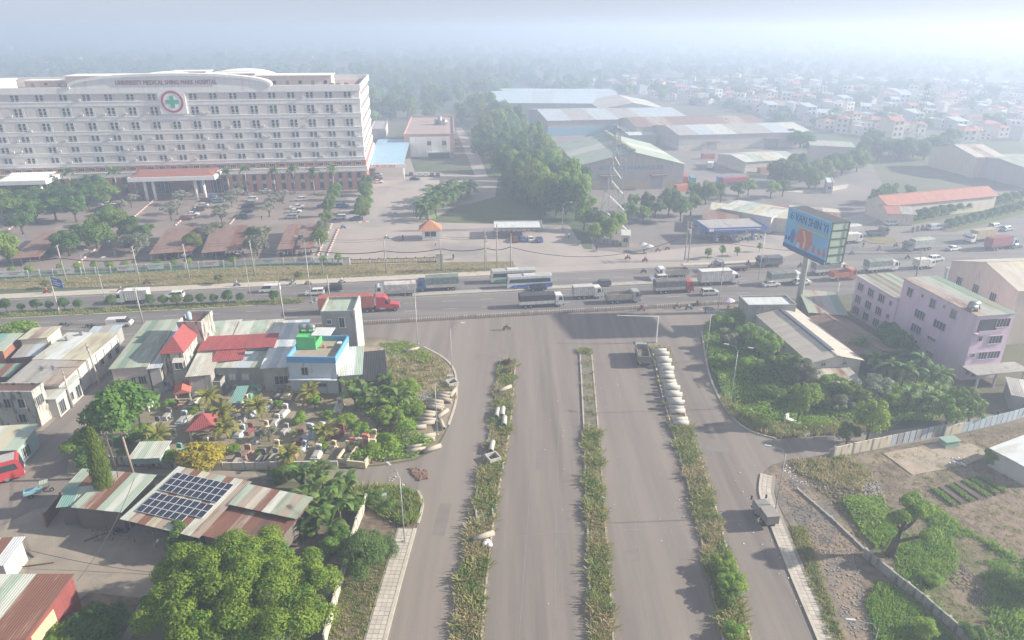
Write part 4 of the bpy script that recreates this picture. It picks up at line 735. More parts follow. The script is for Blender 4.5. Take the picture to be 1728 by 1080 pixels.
# ---------------------------------------------------------------- warehouses across the highway
W_WH = wall('warehouse_cladding', (.50, .47, .43), (.38, .36, .33), (.6, .85), .15); W_YEL = mat('yellow_plinth', (.62, .52, .34), (.52, .43, .28), .3, .9); W_LBL = mat('blue_plinth', (.25, .48, .62), (.22, .42, .55), .3, .9)
def big(label, cs, h, roof, rise, keys, n, plinth=None, ph=3, ang=None, name='warehouse', wm=None, doors=(), dims=None):
    t, sx, sy = house(name, label, 'warehouse', cs, h, roof, rise, wm or W_WH, keys, n, over=.6, ang=ang, group='warehouses across the highway', dims=dims)
    if plinth: q = MB(); q.box(-sx / 2 - .06, sx / 2 + .06, -sy / 2 - .06, sy / 2 + .06, .02, ph); q.build('plinth', plinth, t)
    for (side, u, w_, hh) in doors:
        d = ob('loading_door', None, t); q = MB()
        if side == 'f': q.box(u * sx / 2 - w_ / 2, u * sx / 2 + w_ / 2, -sy / 2 - .2, -sy / 2 - .07, .1, hh); q.build('shutter', mat('shutter', (.42, .41, .40), (.34, .33, .33), .5, .7, corr=('Z', .3)), d); q = MB(); q.box(u * sx / 2 - w_ / 2 - .8, u * sx / 2 + w_ / 2 + .8, -sy / 2 - 2.6, -sy / 2 - .07, hh + .2, hh + .5); q.build('canopy', SH('brown'), d)
        else: q.box(-sx / 2 - .2, -sx / 2 - .07, u * sy / 2 - w_ / 2, u * sy / 2 + w_ / 2, .1, hh); q.build('shutter', DKGREY, d)
    return t, sx, sy
bx = Vector(P(1151, 318)); fx = Vector(P(975, 321)); d = (bx - fx); wa = math.atan2(d.y, d.x); wl = d.length
ctr = (bx + fx) / 2 + Vector((-math.sin(wa), math.cos(wa), 0)) * 27
t, sx, sy = big('big gabled bonded warehouse with pale green roof, blue lettering and yellow base', None, 9.8, 'gaby', 5.2, ('green', 'green', 'pale', 'green', 'green'), 5, W_YEL, 3.6, dims=(ctr, wa, wl, 54), doors=(('f', -.45, 5, 5.5), ('f', .5, 5, 5.5)))
text('BONDED WAREHOUSE', 2.3, paint((.12, .22, .42), .5), t, (0, -sy / 2 - .02, 8.6), width=26)
q = MB(); q.box(-1.2, 1.2, -sy / 2 - .6, sy / 2, 15.2, 16.2, tx=.5); q.build('ridge_vent', SH('moss', 'Y'), t)
big('grey warehouse with pale blue base wall and long gabled roof', [(924, 208), (1130, 196), (1112, 178), (905, 186)], 9, 'gabx', 3, ('bluegrey', 'grey', 'bluegrey', 'grey', 'bluegrey'), 6, W_LBL, 5, ang=R(9))
big('warehouse with wide flat blue roof in front of the forest', [(845, 172), (1030, 178), (1028, 158), (850, 142)], 10, 'gabx', 3, ('paleblue', 'paleblue', 'bluegrey'), 6, ang=R(-3))
big('warehouse with cream arched gable behind the blue-based one', [(1005, 184), (1110, 184), (1100, 168), (1000, 170)], 10, 'gaby', 4, ('tan', 'pale'), 3, ang=R(2))
big('warehouse with rusty dark red roof', [(1085, 216), (1270, 208), (1245, 193), (1045, 204)], 8, 'gabx', 3, ('brown', 'rustpale', 'brown', 'brown'), 7, ang=R(10), doors=(('f', -.6, 8, 5),))
big('warehouse with pale walls and grey gabled roof facing the container yard', [(1155, 232), (1333, 220), (1310, 203), (1115, 215)], 8, 'gabx', 2.6, ('grey', 'bluegrey', 'pale', 'grey'), 7, W_CREAM, 2.4, ang=R(10), doors=(('f', .4, 8, 5), ('f', -.5, 5, 4)))
big('small grey-green hall at the edge of the town', [(1362, 243), (1430, 250), (1442, 240), (1378, 232)], 8, 'shed', -.8, ('moss', 'grey', 'moss'), 4, ang=R(-20))
big('low depot with pale green roof in the container yard', [(1232, 274), (1325, 268), (1320, 252), (1240, 262)], 5, 'gabx', 1.4, ('pale', 'green', 'cream'), 5, W_CREAM, 2, ang=R(18))
big('low white loading shed beside the dark red roof', [(1050, 226), (1092, 230), (1098, 218), (1060, 214)], 5, 'shed', .6, ('white', 'pale'), 2, ang=R(4))
big('yellow-walled school-like hall with long red tile roof by the hedges', [(1500, 352), (1655, 326), (1640, 316), (1490, 338)], 5.5, 'gabx', 2.2, ('tile',) * 5, 6, ang=None, wm=W_CREAM)
big('small red-roofed house in front of the long red hall', [(1493, 362), (1530, 358), (1532, 348), (1496, 350)], 4, 'gabx', 1.4, ('tile', 'grey'), 2, wm=W_CREAM)
big('wide grey-green roof at the far right edge', [(1660, 285), (1800, 290), (1790, 262), (1680, 265)], 7, 'gabx', 2.4, ('moss', 'grey', 'green'), 5, ang=R(12))
big('pale house with tan roof and lit side wall at the right', [(1600, 262), (1655, 264), (1660, 248), (1608, 248)], 9, 'gabx', 3, ('tan', 'rustpale'), 3, ang=R(6), wm=W_CREAM)
house('house', 'small white store behind the hospital canopy', 'house', [(628, 219), (652, 218), (652, 205), (630, 204)], 6, 'flat', .4, W_PINK, ('grey',), 1)
house('house', 'small red-roofed outbuilding on the lane behind the trees', 'house', [(878, 232), (895, 232), (892, 212), (878, 212)], 4, 'gaby', 1, W_CREAM, ('tan',), 2)
# ---------------------------------------------------------------- vegetation kit
def quad_mesh(name, V, mats, mi=None):
    n = len(V) // 4; me = bpy.data.meshes.new(name)
    me.vertices.add(n * 4); me.vertices.foreach_set('co', np.ascontiguousarray(V, dtype=np.float32).ravel())
    me.loops.add(n * 4); me.loops.foreach_set('vertex_index', np.arange(n * 4, dtype=np.int32))
    me.polygons.add(n); me.polygons.foreach_set('loop_start', np.arange(0, n * 4, 4, dtype=np.int32))
    for m in (mats if isinstance(mats, (list, tuple)) else [mats]): me.materials.append(m)
    if mi is not None: me.polygons.foreach_set('material_index', mi.astype(np.int32))
    me.update(calc_edges=True); return me
def unit(n, rng=RNG):
    v = rng.normal(size=(n, 3)); return v / np.linalg.norm(v, axis=1, keepdims=True)
def leaves(pos, nrm, size, asp=.55, rng=RNG, droop=0.0):
    n = len(pos); nrm = nrm / np.linalg.norm(nrm, axis=1, keepdims=True)
    t = np.cross(nrm, unit(n, rng)); t /= np.linalg.norm(t, axis=1, keepdims=True) + 1e-9
    if droop: t[:, 2] -= droop; t /= np.linalg.norm(t, axis=1, keepdims=True)
    b = np.cross(nrm, t); s = (size * rng.uniform(.65, 1.35, n))[:, None]
    V = np.empty((n, 4, 3)); V[:, 0] = pos + t * s * .5; V[:, 1] = pos + b * s * asp * .5; V[:, 2] = pos - t * s * .5; V[:, 3] = pos - b * s * asp * .5
    return V.reshape(-1, 3)
def clump_leaves(cl, n, size, asp=.55, rng=RNG, droop=0.0, up=.25):
    r2 = np.array([c[3] ** 2 for c in cl]); cnt = rng.multinomial(n, r2 / r2.sum()); out = []
    for c, k in zip(cl, cnt):
        d = unit(k, rng); d[:, 2] = np.where(d[:, 2] < -.6, -d[:, 2], d[:, 2]); p = np.array(c[:3]) + d * (c[3] * rng.uniform(.6, 1.06, k) ** .7)[:, None] * np.array([1, 1, .85])
        out.append(leaves(p, d + rng.normal(size=(k, 3)) * .45 + np.array([0, 0, up]), size, asp, rng, droop))
    return np.concatenate(out)
def crown_clumps(k, rz=.75, cz=.95, rr=(.26, .44), rng=RNG, inner=.35):
    cl = []
    for i in range(k):
        d = unit(1, rng)[0]
        f = rng.uniform(.5, .78) if rng.random() > inner else rng.uniform(.1, .45)
        r_ = rng.uniform(*rr); cl.append((d[0] * f, d[1] * f, cz + d[2] * f * rz, r_))
    return cl
CR = {}
CR['broad'] = [quad_mesh('crown', clump_leaves(crown_clumps(30), 5200, .14), LEAF) for _ in range(4)]
CR['loose'] = [quad_mesh('crown', clump_leaves(crown_clumps(24, rr=(.16, .30), inner=.25), 2600, .13), LEAF) for _ in range(3)]
CR['round'] = [quad_mesh('crown', clump_leaves([(0, 0, .9, .86)] + crown_clumps(16, rz=.9, cz=.9, rr=(.25, .36), inner=.1), 2600, .15), LEAF_D) for _ in range(3)]
def _fr():
    cl = crown_clumps(22, rz=.6, rr=(.15, .27), inner=.2); a = clump_leaves(cl, 1500, .13); b = clump_leaves([(c[0], c[1], c[2] + .06, c[3]) for c in cl], 520, .085, .9); V = np.concatenate([a, b]); mi = np.concatenate([np.zeros(len(a) // 4), np.ones(len(b) // 4)]); return quad_mesh('crown', V, [LEAF_G, FLOWER], mi)
CR['blossom'] = [_fr() for _ in range(3)]
CR['column'] = [quad_mesh('crown', clump_leaves([(RNG.normal() * .12, RNG.normal() * .12, z, .36 + .55 * math.sin(math.pi * min(1, (z + .6) / 6.2)) ** .8 * (1 if z < 4.6 else .6)) for z in np.linspace(.3, 5.4, 26)], 9000, .26, .3, droop=1.6), LEAF_L)]
CR['bamboo'] = [quad_mesh('crown', clump_leaves(crown_clumps(26, rz=.8, rr=(.24, .4)), 9000, .16, .22, droop=1.2), leafmat('leaf_bamboo', (.11, .20, .055), (.17, .25, .07), .1))]
CR['far'] = [quad_mesh('crown', clump_leaves(crown_clumps(12, rz=.85, cz=.85, rr=(.36, .52)), 700, .27), LEAF_D) for _ in range(4)]
def trunk_mesh(limbs=5, seed=0, top=1.05, r0=.085):
    g = random.Random(seed); q = MB(); pts = [(0, 0, 0), (g.uniform(-.03, .03), g.uniform(-.03, .03), .35), (g.uniform(-.06, .06), g.uniform(-.06, .06), top)]
    q.path(pts, [r0, r0 * .72, r0 * .3], 7)
    for i in range(limbs):
        a = 6.283 * i / limbs + g.uniform(-.4, .4); z = g.uniform(.35, .65); q.path([(pts[1][0] * .9, pts[1][1] * .9, z - .08), (math.cos(a) * .28, math.sin(a) * .28, z + .2), (math.cos(a) * .58, math.sin(a) * .58, z + .5)], [r0 * .45, r0 * .3, r0 * .1], 5)
    return q.mesh('trunk', BARK, True)
TR = [trunk_mesh(5, i) for i in range(3)]
def setmat(o, m, i=0):
    o.material_slots[i].link = 'OBJECT'; o.material_slots[i].material = m
def tree(x, y, h, w, kind, label, group=None, m=None, name='tree', z=0.0, cat='tree', trunk=True, rnd=random):
    """h total height, w crown width"""
    t = thing(name, label, cat, (x, y, z), rnd.uniform(0, 6.28), group); top = 1.75 if kind != 'column' else 5.9
    me = rnd.choice(CR[kind]); low = {'broad': .04, 'loose': .12, 'round': .22, 'blossom': .3, 'far': .05, 'column': .03, 'bamboo': .0}[kind] * h
    c = ob('crown', me, t, (0, 0, low), rnd.uniform(0, 6.28), (w / 2, w / 2, (h - low) / top))
    if m: setmat(c, m)
    if trunk: ob('trunk', rnd.choice(TR), t, (0, 0, 0), rnd.uniform(0, 6.28), (max(w / 2, h * .25) * .8, max(w / 2, h * .25) * .8, h * .72))
    return t
def trees(pts, fmt, group, kind='broad', h=(6, 8), w=(5, 7), m=None, name='tree', cat='tree', jit=0.0):
    pts = sorted(pts); n = len(pts)
    for i, p in enumerate(pts):
        v = P(p[0], p[1]); o_ = ORD[i] if i < len(ORD) else ''
        hh = p[2] if len(p) > 2 else random.uniform(*h); ww = p[3] if len(p) > 3 else random.uniform(*w)
        tree(v.x, v.y, hh, ww, kind if isinstance(kind, str) else random.choice(kind), fmt.format(o=o_, e='leftmost' if i == 0 else 'rightmost' if i == n - 1 else o_), group, m if not isinstance(m, (list, tuple)) else random.choice(m), name, cat=cat)
# ---- palms, bananas
def frond(l=2.6, w=.42, n=9, droop=1.0, lm=LEAF_P):
    q = MB(); sp = []
    for i in range(n + 1):
        t = i / n; sp.append(Vector((l * t * (1 - .25 * droop * t), 0, .55 * l * t * .9 - droop * l * .75 * t * t)))
    for i in range(n):
        a, b = sp[i], sp[i + 1]; ww = w * (math.sin(math.pi * min(.98, .12 + .86 * (i + .5) / n)) ** .6)
        for s in (-1, 1): q.add([a, b, b + Vector((.28 * l / n + .1, s * ww, -.34 * ww)), a + Vector((.28 * l / n + .1, s * ww * .9, -.42 * ww))], [(0, 1, 2, 3)])
    q.path(sp, [.035] * n + [.01], 4, 0, False); return q.mesh('frond', lm)
FR_ROYAL = frond(2.9, .5, 9, 1.0); FR_COCO = frond(3.4, .55, 10, 1.15); FR_YEL = frond(1.9, .34, 8, 1.0, leafmat('leaf_areca', (.22, .25, .045), (.32, .30, .06), .1))
def banleaf():
    q = MB(); n = 8; l = 3.0; sp = [Vector((l * t * (.85 - .2 * t), 0, l * (1.15 * t - .95 * t * t))) for t in [i / n for i in range(n + 1)]]
    for i in range(n):
        w0, w1 = [.29 * math.sin(math.pi * min(1, .1 + .9 * k / n)) ** .5 if k < n else .04 for k in (i, i + 1)]
        for s in (-1, 1): q.add([sp[i], sp[i + 1], sp[i + 1] + Vector((0, s * w1, .12 * w1)), sp[i] + Vector((0, s * w0, .12 * w0))], [(0, 1, 2, 3)])
    return q.mesh('leaf', LEAF_B)
BANL = banleaf()
PTR = {}
def palm(x, y, h, label, group, fr=FR_ROYAL, n=13, sc=1.0, name='palm_tree', z=0.0, r0=.24, m=None):
    t = thing(name, label, 'palm', (x, y, z), random.uniform(0, 6), group)
    lean = random.uniform(-.3, .3); q = MB(); q.path([(0, 0, 0), (lean * .3, 0, h * .4), (lean, 0, h)], [r0, r0 * .8, r0 * .55], 8); q.build('trunk', POLE_C if fr is FR_ROYAL else BARK, t, True)
    for i in range(n):
        el = .9 if i % 3 == 0 else (.35 if i % 3 == 1 else -.15)
        o = ob('frond', fr, t, (lean, 0, h), rot=(random.uniform(-.15, .15), -el + random.uniform(-.2, .2), 2.4 * i + random.uniform(-.2, .2)), scale=sc * random.uniform(.85, 1.1))
    return t
def banana(x, y, h, label, group, n=9, sc=1.0):
    t = thing('banana_plant', label, 'banana plant', (x, y, 0), random.uniform(0, 6), group)
    h *= .55; q = MB(); q.path([(0, 0, 0), (.05, 0, h)], [.2, .11], 7); q.build('stem', mat('banana_stem', (.20, .22, .08), (.26, .2, .1), 2, .8), t)
    for i in range(n): ob('leaf', BANL, t, (.05, 0, h - .15), rot=(random.uniform(-.25, .25), random.uniform(-.8, .1), 2.4 * i + random.uniform(-.3, .3)), scale=sc * random.uniform(.85, 1.25))
    return t
# ---- grass and undergrowth
def blades(pts, z, h, m, name, per=9, w=.09, spread=.35, lean=.5, kind='stuff', parent=None):
    """tufts of bent blades at points (x, y, scale)"""
    pts = np.array(pts, dtype=float); n = len(pts) * per; base = np.repeat(pts, per, axis=0)
    a = RNG.uniform(0, 6.283, n); r_ = np.sqrt(RNG.uniform(0, 1, n)) * spread * base[:, 2]; bx_ = base[:, 0] + np.cos(a) * r_; by_ = base[:, 1] + np.sin(a) * r_
    hh = base[:, 2] * RNG.uniform(h[0], h[1], n); la = a + RNG.normal(size=n) * .7; ld = hh * RNG.uniform(.1, lean, n); wa_ = RNG.uniform(0, 6.283, n)
    dx, dy = np.cos(wa_) * w * .5 * (.6 + base[:, 2]), np.sin(wa_) * w * .5 * (.6 + base[:, 2])
    V = np.empty((n, 4, 3)); V[:, 0] = np.stack([bx_ - dx, by_ - dy, np.full(n, z)], 1); V[:, 1] = np.stack([bx_ + dx, by_ + dy, np.full(n, z)], 1)
    V[:, 2] = np.stack([bx_ + np.cos(la) * ld + dx * .5, by_ + np.sin(la) * ld + dy * .5, z + hh], 1); V[:, 3] = np.stack([bx_ + np.cos(la) * ld - dx * .5, by_ + np.sin(la) * ld - dy * .5, z + hh * .97], 1)
    me = quad_mesh(name, V.reshape(-1, 3), m); o = ob(name, me, parent)
    if parent is None: o['kind'] = kind
    return o
def cell_noise(x, y, s):
    return .5 + .25 * (np.sin(x * s + 1.7 * np.sin(y * s * .83)) + np.sin(y * s * 1.13 + 2.1 * np.sin(x * s * .71)))
def undergrowth(name, poly, n, h, m, size=.45, s=.55, z=.1):
    pl_ = px(poly) if not isinstance(poly[0], Vector) else poly; pts = np.array(scatter(pl_, n))
    hgt = h * (.15 + .85 * cell_noise(pts[:, 0], pts[:, 1], s) ** 1.5) * RNG.uniform(.5, 1.0, n)
    pos = np.stack([pts[:, 0], pts[:, 1], z + hgt], 1); nr = RNG.normal(size=(n, 3)) * .5 + np.array([0, 0, .8])
    o = ob(name, quad_mesh(name, leaves(pos, nr, size), m)); o['kind'] = 'stuff'; return o
# ---------------------------------------------------------------- planting of the place
# medians
def med_pts(ln, hwid, dens, keep=lambda i, f: True, sc=(.5, 1.2)):
    out = []; L_ = [0]
    for i in range(len(ln) - 1): L_.append(L_[-1] + (ln[i + 1] - ln[i]).length)
    tot = L_[-1]; N_ = int(tot * dens)
    for k in range(N_):
        s = random.uniform(0, tot); i = max(j for j in range(len(L_)) if L_[j] <= s); i = min(i, len(ln) - 2); t = (ln[i + 1] - ln[i]).normalized(); p = ln[i] + t * (s - L_[i]); nn = Vector((-t.y, t.x, 0))
        o = random.uniform(-hwid, hwid); q = p + nn * o; f = s / tot
        big_ = .55 + .75 * float(cell_noise(q.x * 1.0, q.y * 1.0, .9))
        if keep(f, o): out.append((q.x, q.y, random.uniform(*sc) * big_))
    return out
for key, nm, keep, d in (('left', 'median_grass', lambda f, o: True, 21), ('right', 'median_grass', lambda f, o: f > .40 or (abs(o) > 1.05 and random.random() < .35) or f < .04, 23), ('centre', 'median_grass', lambda f, o: f > .42 or f < .03 or (random.random() < .13 and math.sin(f * 95) > 0), 21)):
    ln, hwid = MEDS[key]; a = med_pts(ln, hwid - .1, d, keep); half = [p for p in a if cell_noise(p[0] + 3, p[1] * .8, .5) > .5]; rest = [p for p in a if not cell_noise(p[0] + 3, p[1] * .8, .5) > .5]
    blades(half, .17, (.2, .55), GRASS, nm, 17, .10, .6, 1.6); blades(rest, .17, (.2, .55), STRAW, 'dry_median_grass', 17, .08, .6, 1.7)
ln, hwid = MEDS['right']
for k, (f, sz) in enumerate(((.86, 2.6), (.79, 2.3), (.825, 2.2), (.885, 2.0), (.97, 2.0))):
    p = ln[int(f * (len(ln) - 1))]; tree(p.x + random.uniform(-.3, .9), p.y, sz * 1.05, sz * 1.7, 'loose', 'bushy shrub on the right-hand median, %s counting from the bottom of the photo' % ORD[[1, 4, 3, 2, 0].index(k) if False else (1, 4, 3, 2, 0)[k] if False else [1, 4, 3, 2, 0].index(k)], 'shrubs on the right-hand median', LEAF_L if k != 3 else LEAF, 'shrub', cat='shrub')
ln, hwid = MEDS['left']
for f, sz in ((.05, 1.3), (.12, 1.1)):
    p = ln[int(f * (len(ln) - 1))]; tree(p.x, p.y, sz, 2.6, 'loose', 'brown-green weedy shrub at the far tip of the left median' if f < .1 else 'low weedy shrub just below the far tip of the left median', 'shrubs on the left median', leafmat('leaf_weed', (.14, .14, .05), (.2, .15, .08)), 'shrub', cat='shrub')
# grass verge of the highway, lots
pl_ = px([(0, 489), (0, 472), (430, 450), (860, 443), (868, 450), (860, 458), (430, 477)])
blades([(x, y, random.uniform(.3, .7)) for x, y in scatter(pl_, 2600)], .06, (.2, .6), STRAW, 'verge_grass', 6, .12, .8, .7)
blades([(p.x, p.y, random.uniform(.5, 1.0)) for p in [hw(random.uniform(-130, -50), random.uniform(-1.5, 1.5)) for _ in range(1300)]], .2, (.2, .5), GRASS, 'median_bed_grass', 7, .12, .6, .6)
cp = [(600, 690), (640, 650), (690, 660), (715, 690), (700, 740), (735, 748), (700, 773), (640, 783), (585, 785), (640, 720)]
undergrowth('undergrowth', cp, 9000, 2.0, LEAF_L, .42); undergrowth('undergrowth', [(640, 580), (690, 580), (730, 600), (720, 615), (660, 605)], 1800, .9, LEAF_L, .35)
blades([(x, y, random.uniform(.4, 1)) for x, y in scatter(px([(650, 580), (690, 580), (740, 605), (764, 635), (766, 680), (700, 690), (640, 640)]), 900)], .1, (.2, .7), STRAW, 'dry_grass', 10, .1, .6, .7)
undergrowth('creeper_mound', [(640, 690), (668, 690), (680, 720), (660, 745), (636, 730)], 2600, 2.6, leafmat('leaf_reddish', (.20, .12, .09), (.13, .13, .05), .05), .3)
undergrowth('undergrowth', [(560, 824), (662, 822), (698, 831), (709, 850), (703, 882), (680, 890), (668, 880), (640, 870), (600, 850)], 6000, 1.0, LEAF_L, .36)
blades([(x, y, random.uniform(.3, .8)) for x, y in scatter(px([(560, 960), (665, 900), (640, 1000), (610, 1090), (545, 1090)]), 700)], .08, (.15, .5), GRASS, 'roadside_grass', 8, .08, .5, .7)
blades([(x, y, random.uniform(.4, 1)) for x, y in scatter(px([(560, 826), (662, 823), (700, 832), (709, 850), (703, 882), (680, 890)]), 520)], .1, (.4, 1.2), GRASS, 'tall_grass', 10, .1, .5, .8)
# overgrown plot right of the avenue
og = [(1190, 548), (1250, 530), (1375, 640), (1440, 640), (1630, 660), (1600, 700), (1560, 716), (1400, 728), (1315, 736), (1272, 722), (1240, 700), (1215, 660), (1198, 618), (1186, 570)]
undergrowth('undergrowth', og, 26000, 1.9, LEAF_L, .42, .5); undergrowth('undergrowth', og, 9000, 1.2, GRASS_G, .4, .7)
blades([(x, y, random.uniform(.4, 1.1)) for x, y in scatter(px([(1215, 670), (1250, 690), (1290, 720), (1500, 715), (1500, 725), (1312, 739), (1268, 726), (1236, 704)]), 1200)], .1, (.3, .9), STRAW, 'dry_grass', 10, .1, .6, .7)
gb = px([(1420, 848), (1440, 836), (1480, 838), (1510, 870), (1560, 850), (1640, 900), (1728, 950), (1728, 1085), (1660, 1080), (1560, 1010), (1500, 960), (1460, 915)])
blades([(x, y, random.uniform(.4, 1.0) * (.3 + .9 * float(cell_noise(x, y, .7)))) for x, y in scatter(gb, 3600) if cell_noise(x * 1.3 + 2, y, .42) + random.uniform(-.22, .22) > .47], .09, (.3, .9), GRASS_G, 'bank_grass', 12, .1, .6, .7)
blades([(x, y, random.uniform(.4, 1.0)) for x, y in scatter(px([(1484, 984), (1520, 1002), (1580, 1052), (1610, 1086), (1482, 1086), (1464, 1020)]), 1300)], .11, (.2, .6), GRASS_G, 'ditch_grass_blades', 12, .1, .5, .7)
blades([(x, y, random.uniform(.3, .9)) for x, y in scatter(px([(1335, 780), (1430, 772), (1470, 800), (1450, 830), (1400, 820), (1350, 800)]), 700)], .08, (.2, .7), STRAW, 'dry_grass', 9, .1, .6, .7)
blades([(x, y, random.uniform(.3, .9)) for x, y in scatter(px([(1335, 890), (1360, 890), (1425, 1085), (1400, 1085)]), 420)], .1, (.2, .5), GRASS, 'roadside_grass', 8, .08, .5, .7)
undergrowth('undergrowth', [(1420, 850), (1445, 838), (1490, 842), (1505, 880), (1480, 930), (1455, 905)], 3000, 1.1, LEAF_L, .35)
wg = px([(1340, 785), (1430, 772), (1600, 742), (1728, 712), (1728, 1085), (1640, 1085), (1560, 1010), (1470, 930), (1400, 870)])
blades([(x, y, random.uniform(.25, .7)) for x, y in scatter(wg, 1500) if random.random() < .25 + .75 * float(cell_noise(x + 5, y * 1.2, .5) > .5)], .08, (.15, .5), GRASS, 'waste_ground_weeds', 8, .08, .5, .9)
blades([(x, y, random.uniform(.25, .6)) for x, y in scatter(wg, 900)], .08, (.1, .4), STRAW, 'waste_ground_straw', 7, .08, .6, 1.2)
# --- near left: big tree, cypress, dark tree, bamboo, bananas
def big_tree(x, y, label, m):
    t = thing('tree', label, 'tree', (x, y, 0)); rg = np.random.default_rng(5); cl = []
    for i in range(180):
        d = unit(1, rg)[0]; d[2] = abs(d[2]) if d[2] < -.2 else d[2]; f = rg.uniform(.6, 1.06) if i > 26 else rg.uniform(.2, .6)
        cl.append((d[0] * f * 9.9, d[1] * f * 8.0, 5.0 + d[2] * f * 3.2, rg.uniform(.55, 1.9)))
    ob('crown', quad_mesh('crown', clump_leaves(cl, 120000, .27, .6, rg), m), t)
    q = MB(); q.path([(0, 0, 0), (.2, .1, 2.2), (.1, .3, 6)], [.5, .36, .2], 10)
    for k in range(7): a = k * .9; q.path([(.15, .1, 1.6), (math.cos(a) * 3, math.sin(a) * 2.4, 3.6), (math.cos(a) * 6.4, math.sin(a) * 4.6, 5.4)], [.26, .17, .05], 6)
    q.build('trunk', BARK, t, True)
big_tree(-28.9, 54.6, 'huge bright green tree filling the bottom left of the photo', leafmat('leaf_big', (.15, .26, .025), (.25, .33, .04), 0.0, .4, (.10, .20, .025)))
v = P(175, 1075); tree(v.x, v.y - .5, 4.2, 6.5, 'broad', 'dark green tree tucked left of the huge bright tree', None, LEAF_D)
v = P(110, 1100); tree(v.x, v.y, 3.0, 4.5, 'broad', 'bright shrub at the bottom edge beside the corner shed', None, LEAF_L, 'shrub', cat='shrub')
v = P(188, 860); tree(v.x, v.y, 13.4, 2.7, 'column', 'tall column-shaped cypress beside the courtyard', None, leafmat('leaf_cypress', (.20, .27, .035), (.13, .20, .03), .05), 'cypress')
v = P(198, 768); tree(v.x, v.y + 3, 10.0, 10.8, 'broad', 'broad dark tree between the lane and the cemetery', None, LEAF)
v = P(140, 765); tree(v.x, v.y, 4.4, 6.0, 'broad', 'low green tree overhanging the lane', None, LEAF); v = P(155, 790); tree(v.x, v.y, 4.2, 5, 'broad', 'dark bush beneath the cypress', None, LEAF_D)
v = P(310, 935); tree(v.x, v.y, 5.0, 4.8, 'loose', 'small olive tree in front of the solar panels', None, LEAF)
v = P(618, 985); tree(v.x - .2, v.y + 2, 5.6, 6.4, 'bamboo', 'rounded feathery bamboo clump over the roadside wall', None, None, 'bamboo', cat='bamboo'); v = P(650, 945); tree(v.x, v.y + .5, 2.6, 3.4, 'bamboo', 'smaller feathery bush spilling onto the pavement', None, None, 'bamboo', cat='bamboo')
pts = [(545, 845, 4), (565, 855, 3.6), (575, 880, 3.4), (548, 885, 4.2), (530, 870, 3.8), (558, 905, 3.6), (585, 850, 3.2), (540, 825, 3), (512, 830, 2.6), (535, 905, 3)]
for i, (a, b, h) in enumerate(sorted(pts)): v = P(a, b); banana(v.x, v.y, h, 'banana plant in the clump by the rust-red shed, %s from the left' % ORD[i], 'bananas by the rust-red shed', 10, 1.5)
pts = [(600, 690, 3.4), (618, 685, 3.6), (640, 690, 3.0), (655, 668, 3.2), (590, 672, 2.6), (628, 700, 2.8), (672, 690, 2.4)]
for i, (a, b, h) in enumerate(sorted(pts)): v = P(a, b); banana(v.x, v.y, h, 'banana plant behind the cemetery below the black-roofed shed, %s from the left' % ORD[i], 'bananas behind the cemetery', 10, 1.35)
trees([(690, 668, 3.4, 4.4), (660, 720, 3.6, 5.5), (610, 740, 3, 4), (655, 760, 2.6, 4.2), (700, 700, 2.6, 3.6), (625, 770, 2.2, 3.6)], 'leafy shrub of the overgrown corner plot, {o} from the left', 'shrubs of the corner plot', ['loose', 'broad'], m=[LEAF, LEAF_L], name='shrub', cat='shrub')
trees([(490, 810, 2.6, 3.6), (470, 815, 2.2, 3.2), (520, 905, 3, 3.4), (575, 915, 2.6, 3.2), (600, 870, 2.6, 3.2), (630, 850, 2, 3), (655, 862, 1.6, 2.6), (560, 935, 2.4, 3)], 'green shrub around the banana clump by the side road, {o} from the left', 'shrubs by the side road', 'broad', m=LEAF, name='shrub', cat='shrub')
# yellow bush, areca palms in the cemetery
v = P(338, 800); tree(v.x, v.y + 1, 4.4, 6.8, 'broad', 'bright yellow-leaved bush at the cemetery wall', None, LEAF_Y, 'shrub', cat='shrub'); v = P(290, 785); tree(v.x, v.y, 2.4, 3.2, 'broad', 'yellow-green bush left of the yellow one', None, LEAF_L, 'shrub', cat='shrub')
for i, (a, b, h) in enumerate(sorted([(268, 752, 1.6), (358, 690, 2.4), (375, 720, 2.6), (438, 705, 2.2), (488, 785, 1.8), (552, 745, 1.6), (385, 740, 2.2), (525, 680, 1.8)])): v = P(a, b); palm(v.x, v.y, h, 'yellowish areca palm among the tombs, %s from the left' % ORD[i], 'areca palms in the cemetery', FR_YEL, 17, 1.5, r0=.12)
trees([(505, 715, 2.2, 3), (532, 690, 2.6, 2.8), (440, 770, 1.4, 2.2), (600, 760, 1.8, 2.2), (395, 765, 1.6, 2.4), (285, 690, 1.6, 2.6), (330, 700, 1.8, 2.8), (420, 690, 1.8, 2.6), (470, 690, 1.6, 2.4), (555, 710, 2, 3), (320, 770, 1.5, 2.4), (258, 760, 2.2, 3.2), (240, 740, 2.4, 3.4), (275, 735, 1.6, 2.4), (545, 760, 1.5, 2.4), (585, 720, 2.4, 3.4), (500, 735, 1.2, 1.8), (372, 770, 1.5, 2.2)], 'small green shrub between tombs, {o} from the left', 'shrubs among the tombs', ['loose', 'broad'], m=LEAF_L, name='shrub', cat='shrub')
v = P(455, 745); tree(v.x, v.y, 2.6, 3.4, 'loose', 'bare greyish shrub in the middle of the cemetery', None, LEAF_G, 'shrub', cat='shrub')
v = P(38, 588); tree(v.x, v.y, 6.5, 7.5, 'broad', 'bright leafy tree by the highway at the left edge', None, LEAF_L); v = P(8, 448); tree(v.x, v.y + 2, 9, 8, 'broad', 'bright green tree at the left end of the hospital fence', None, LEAF_L)
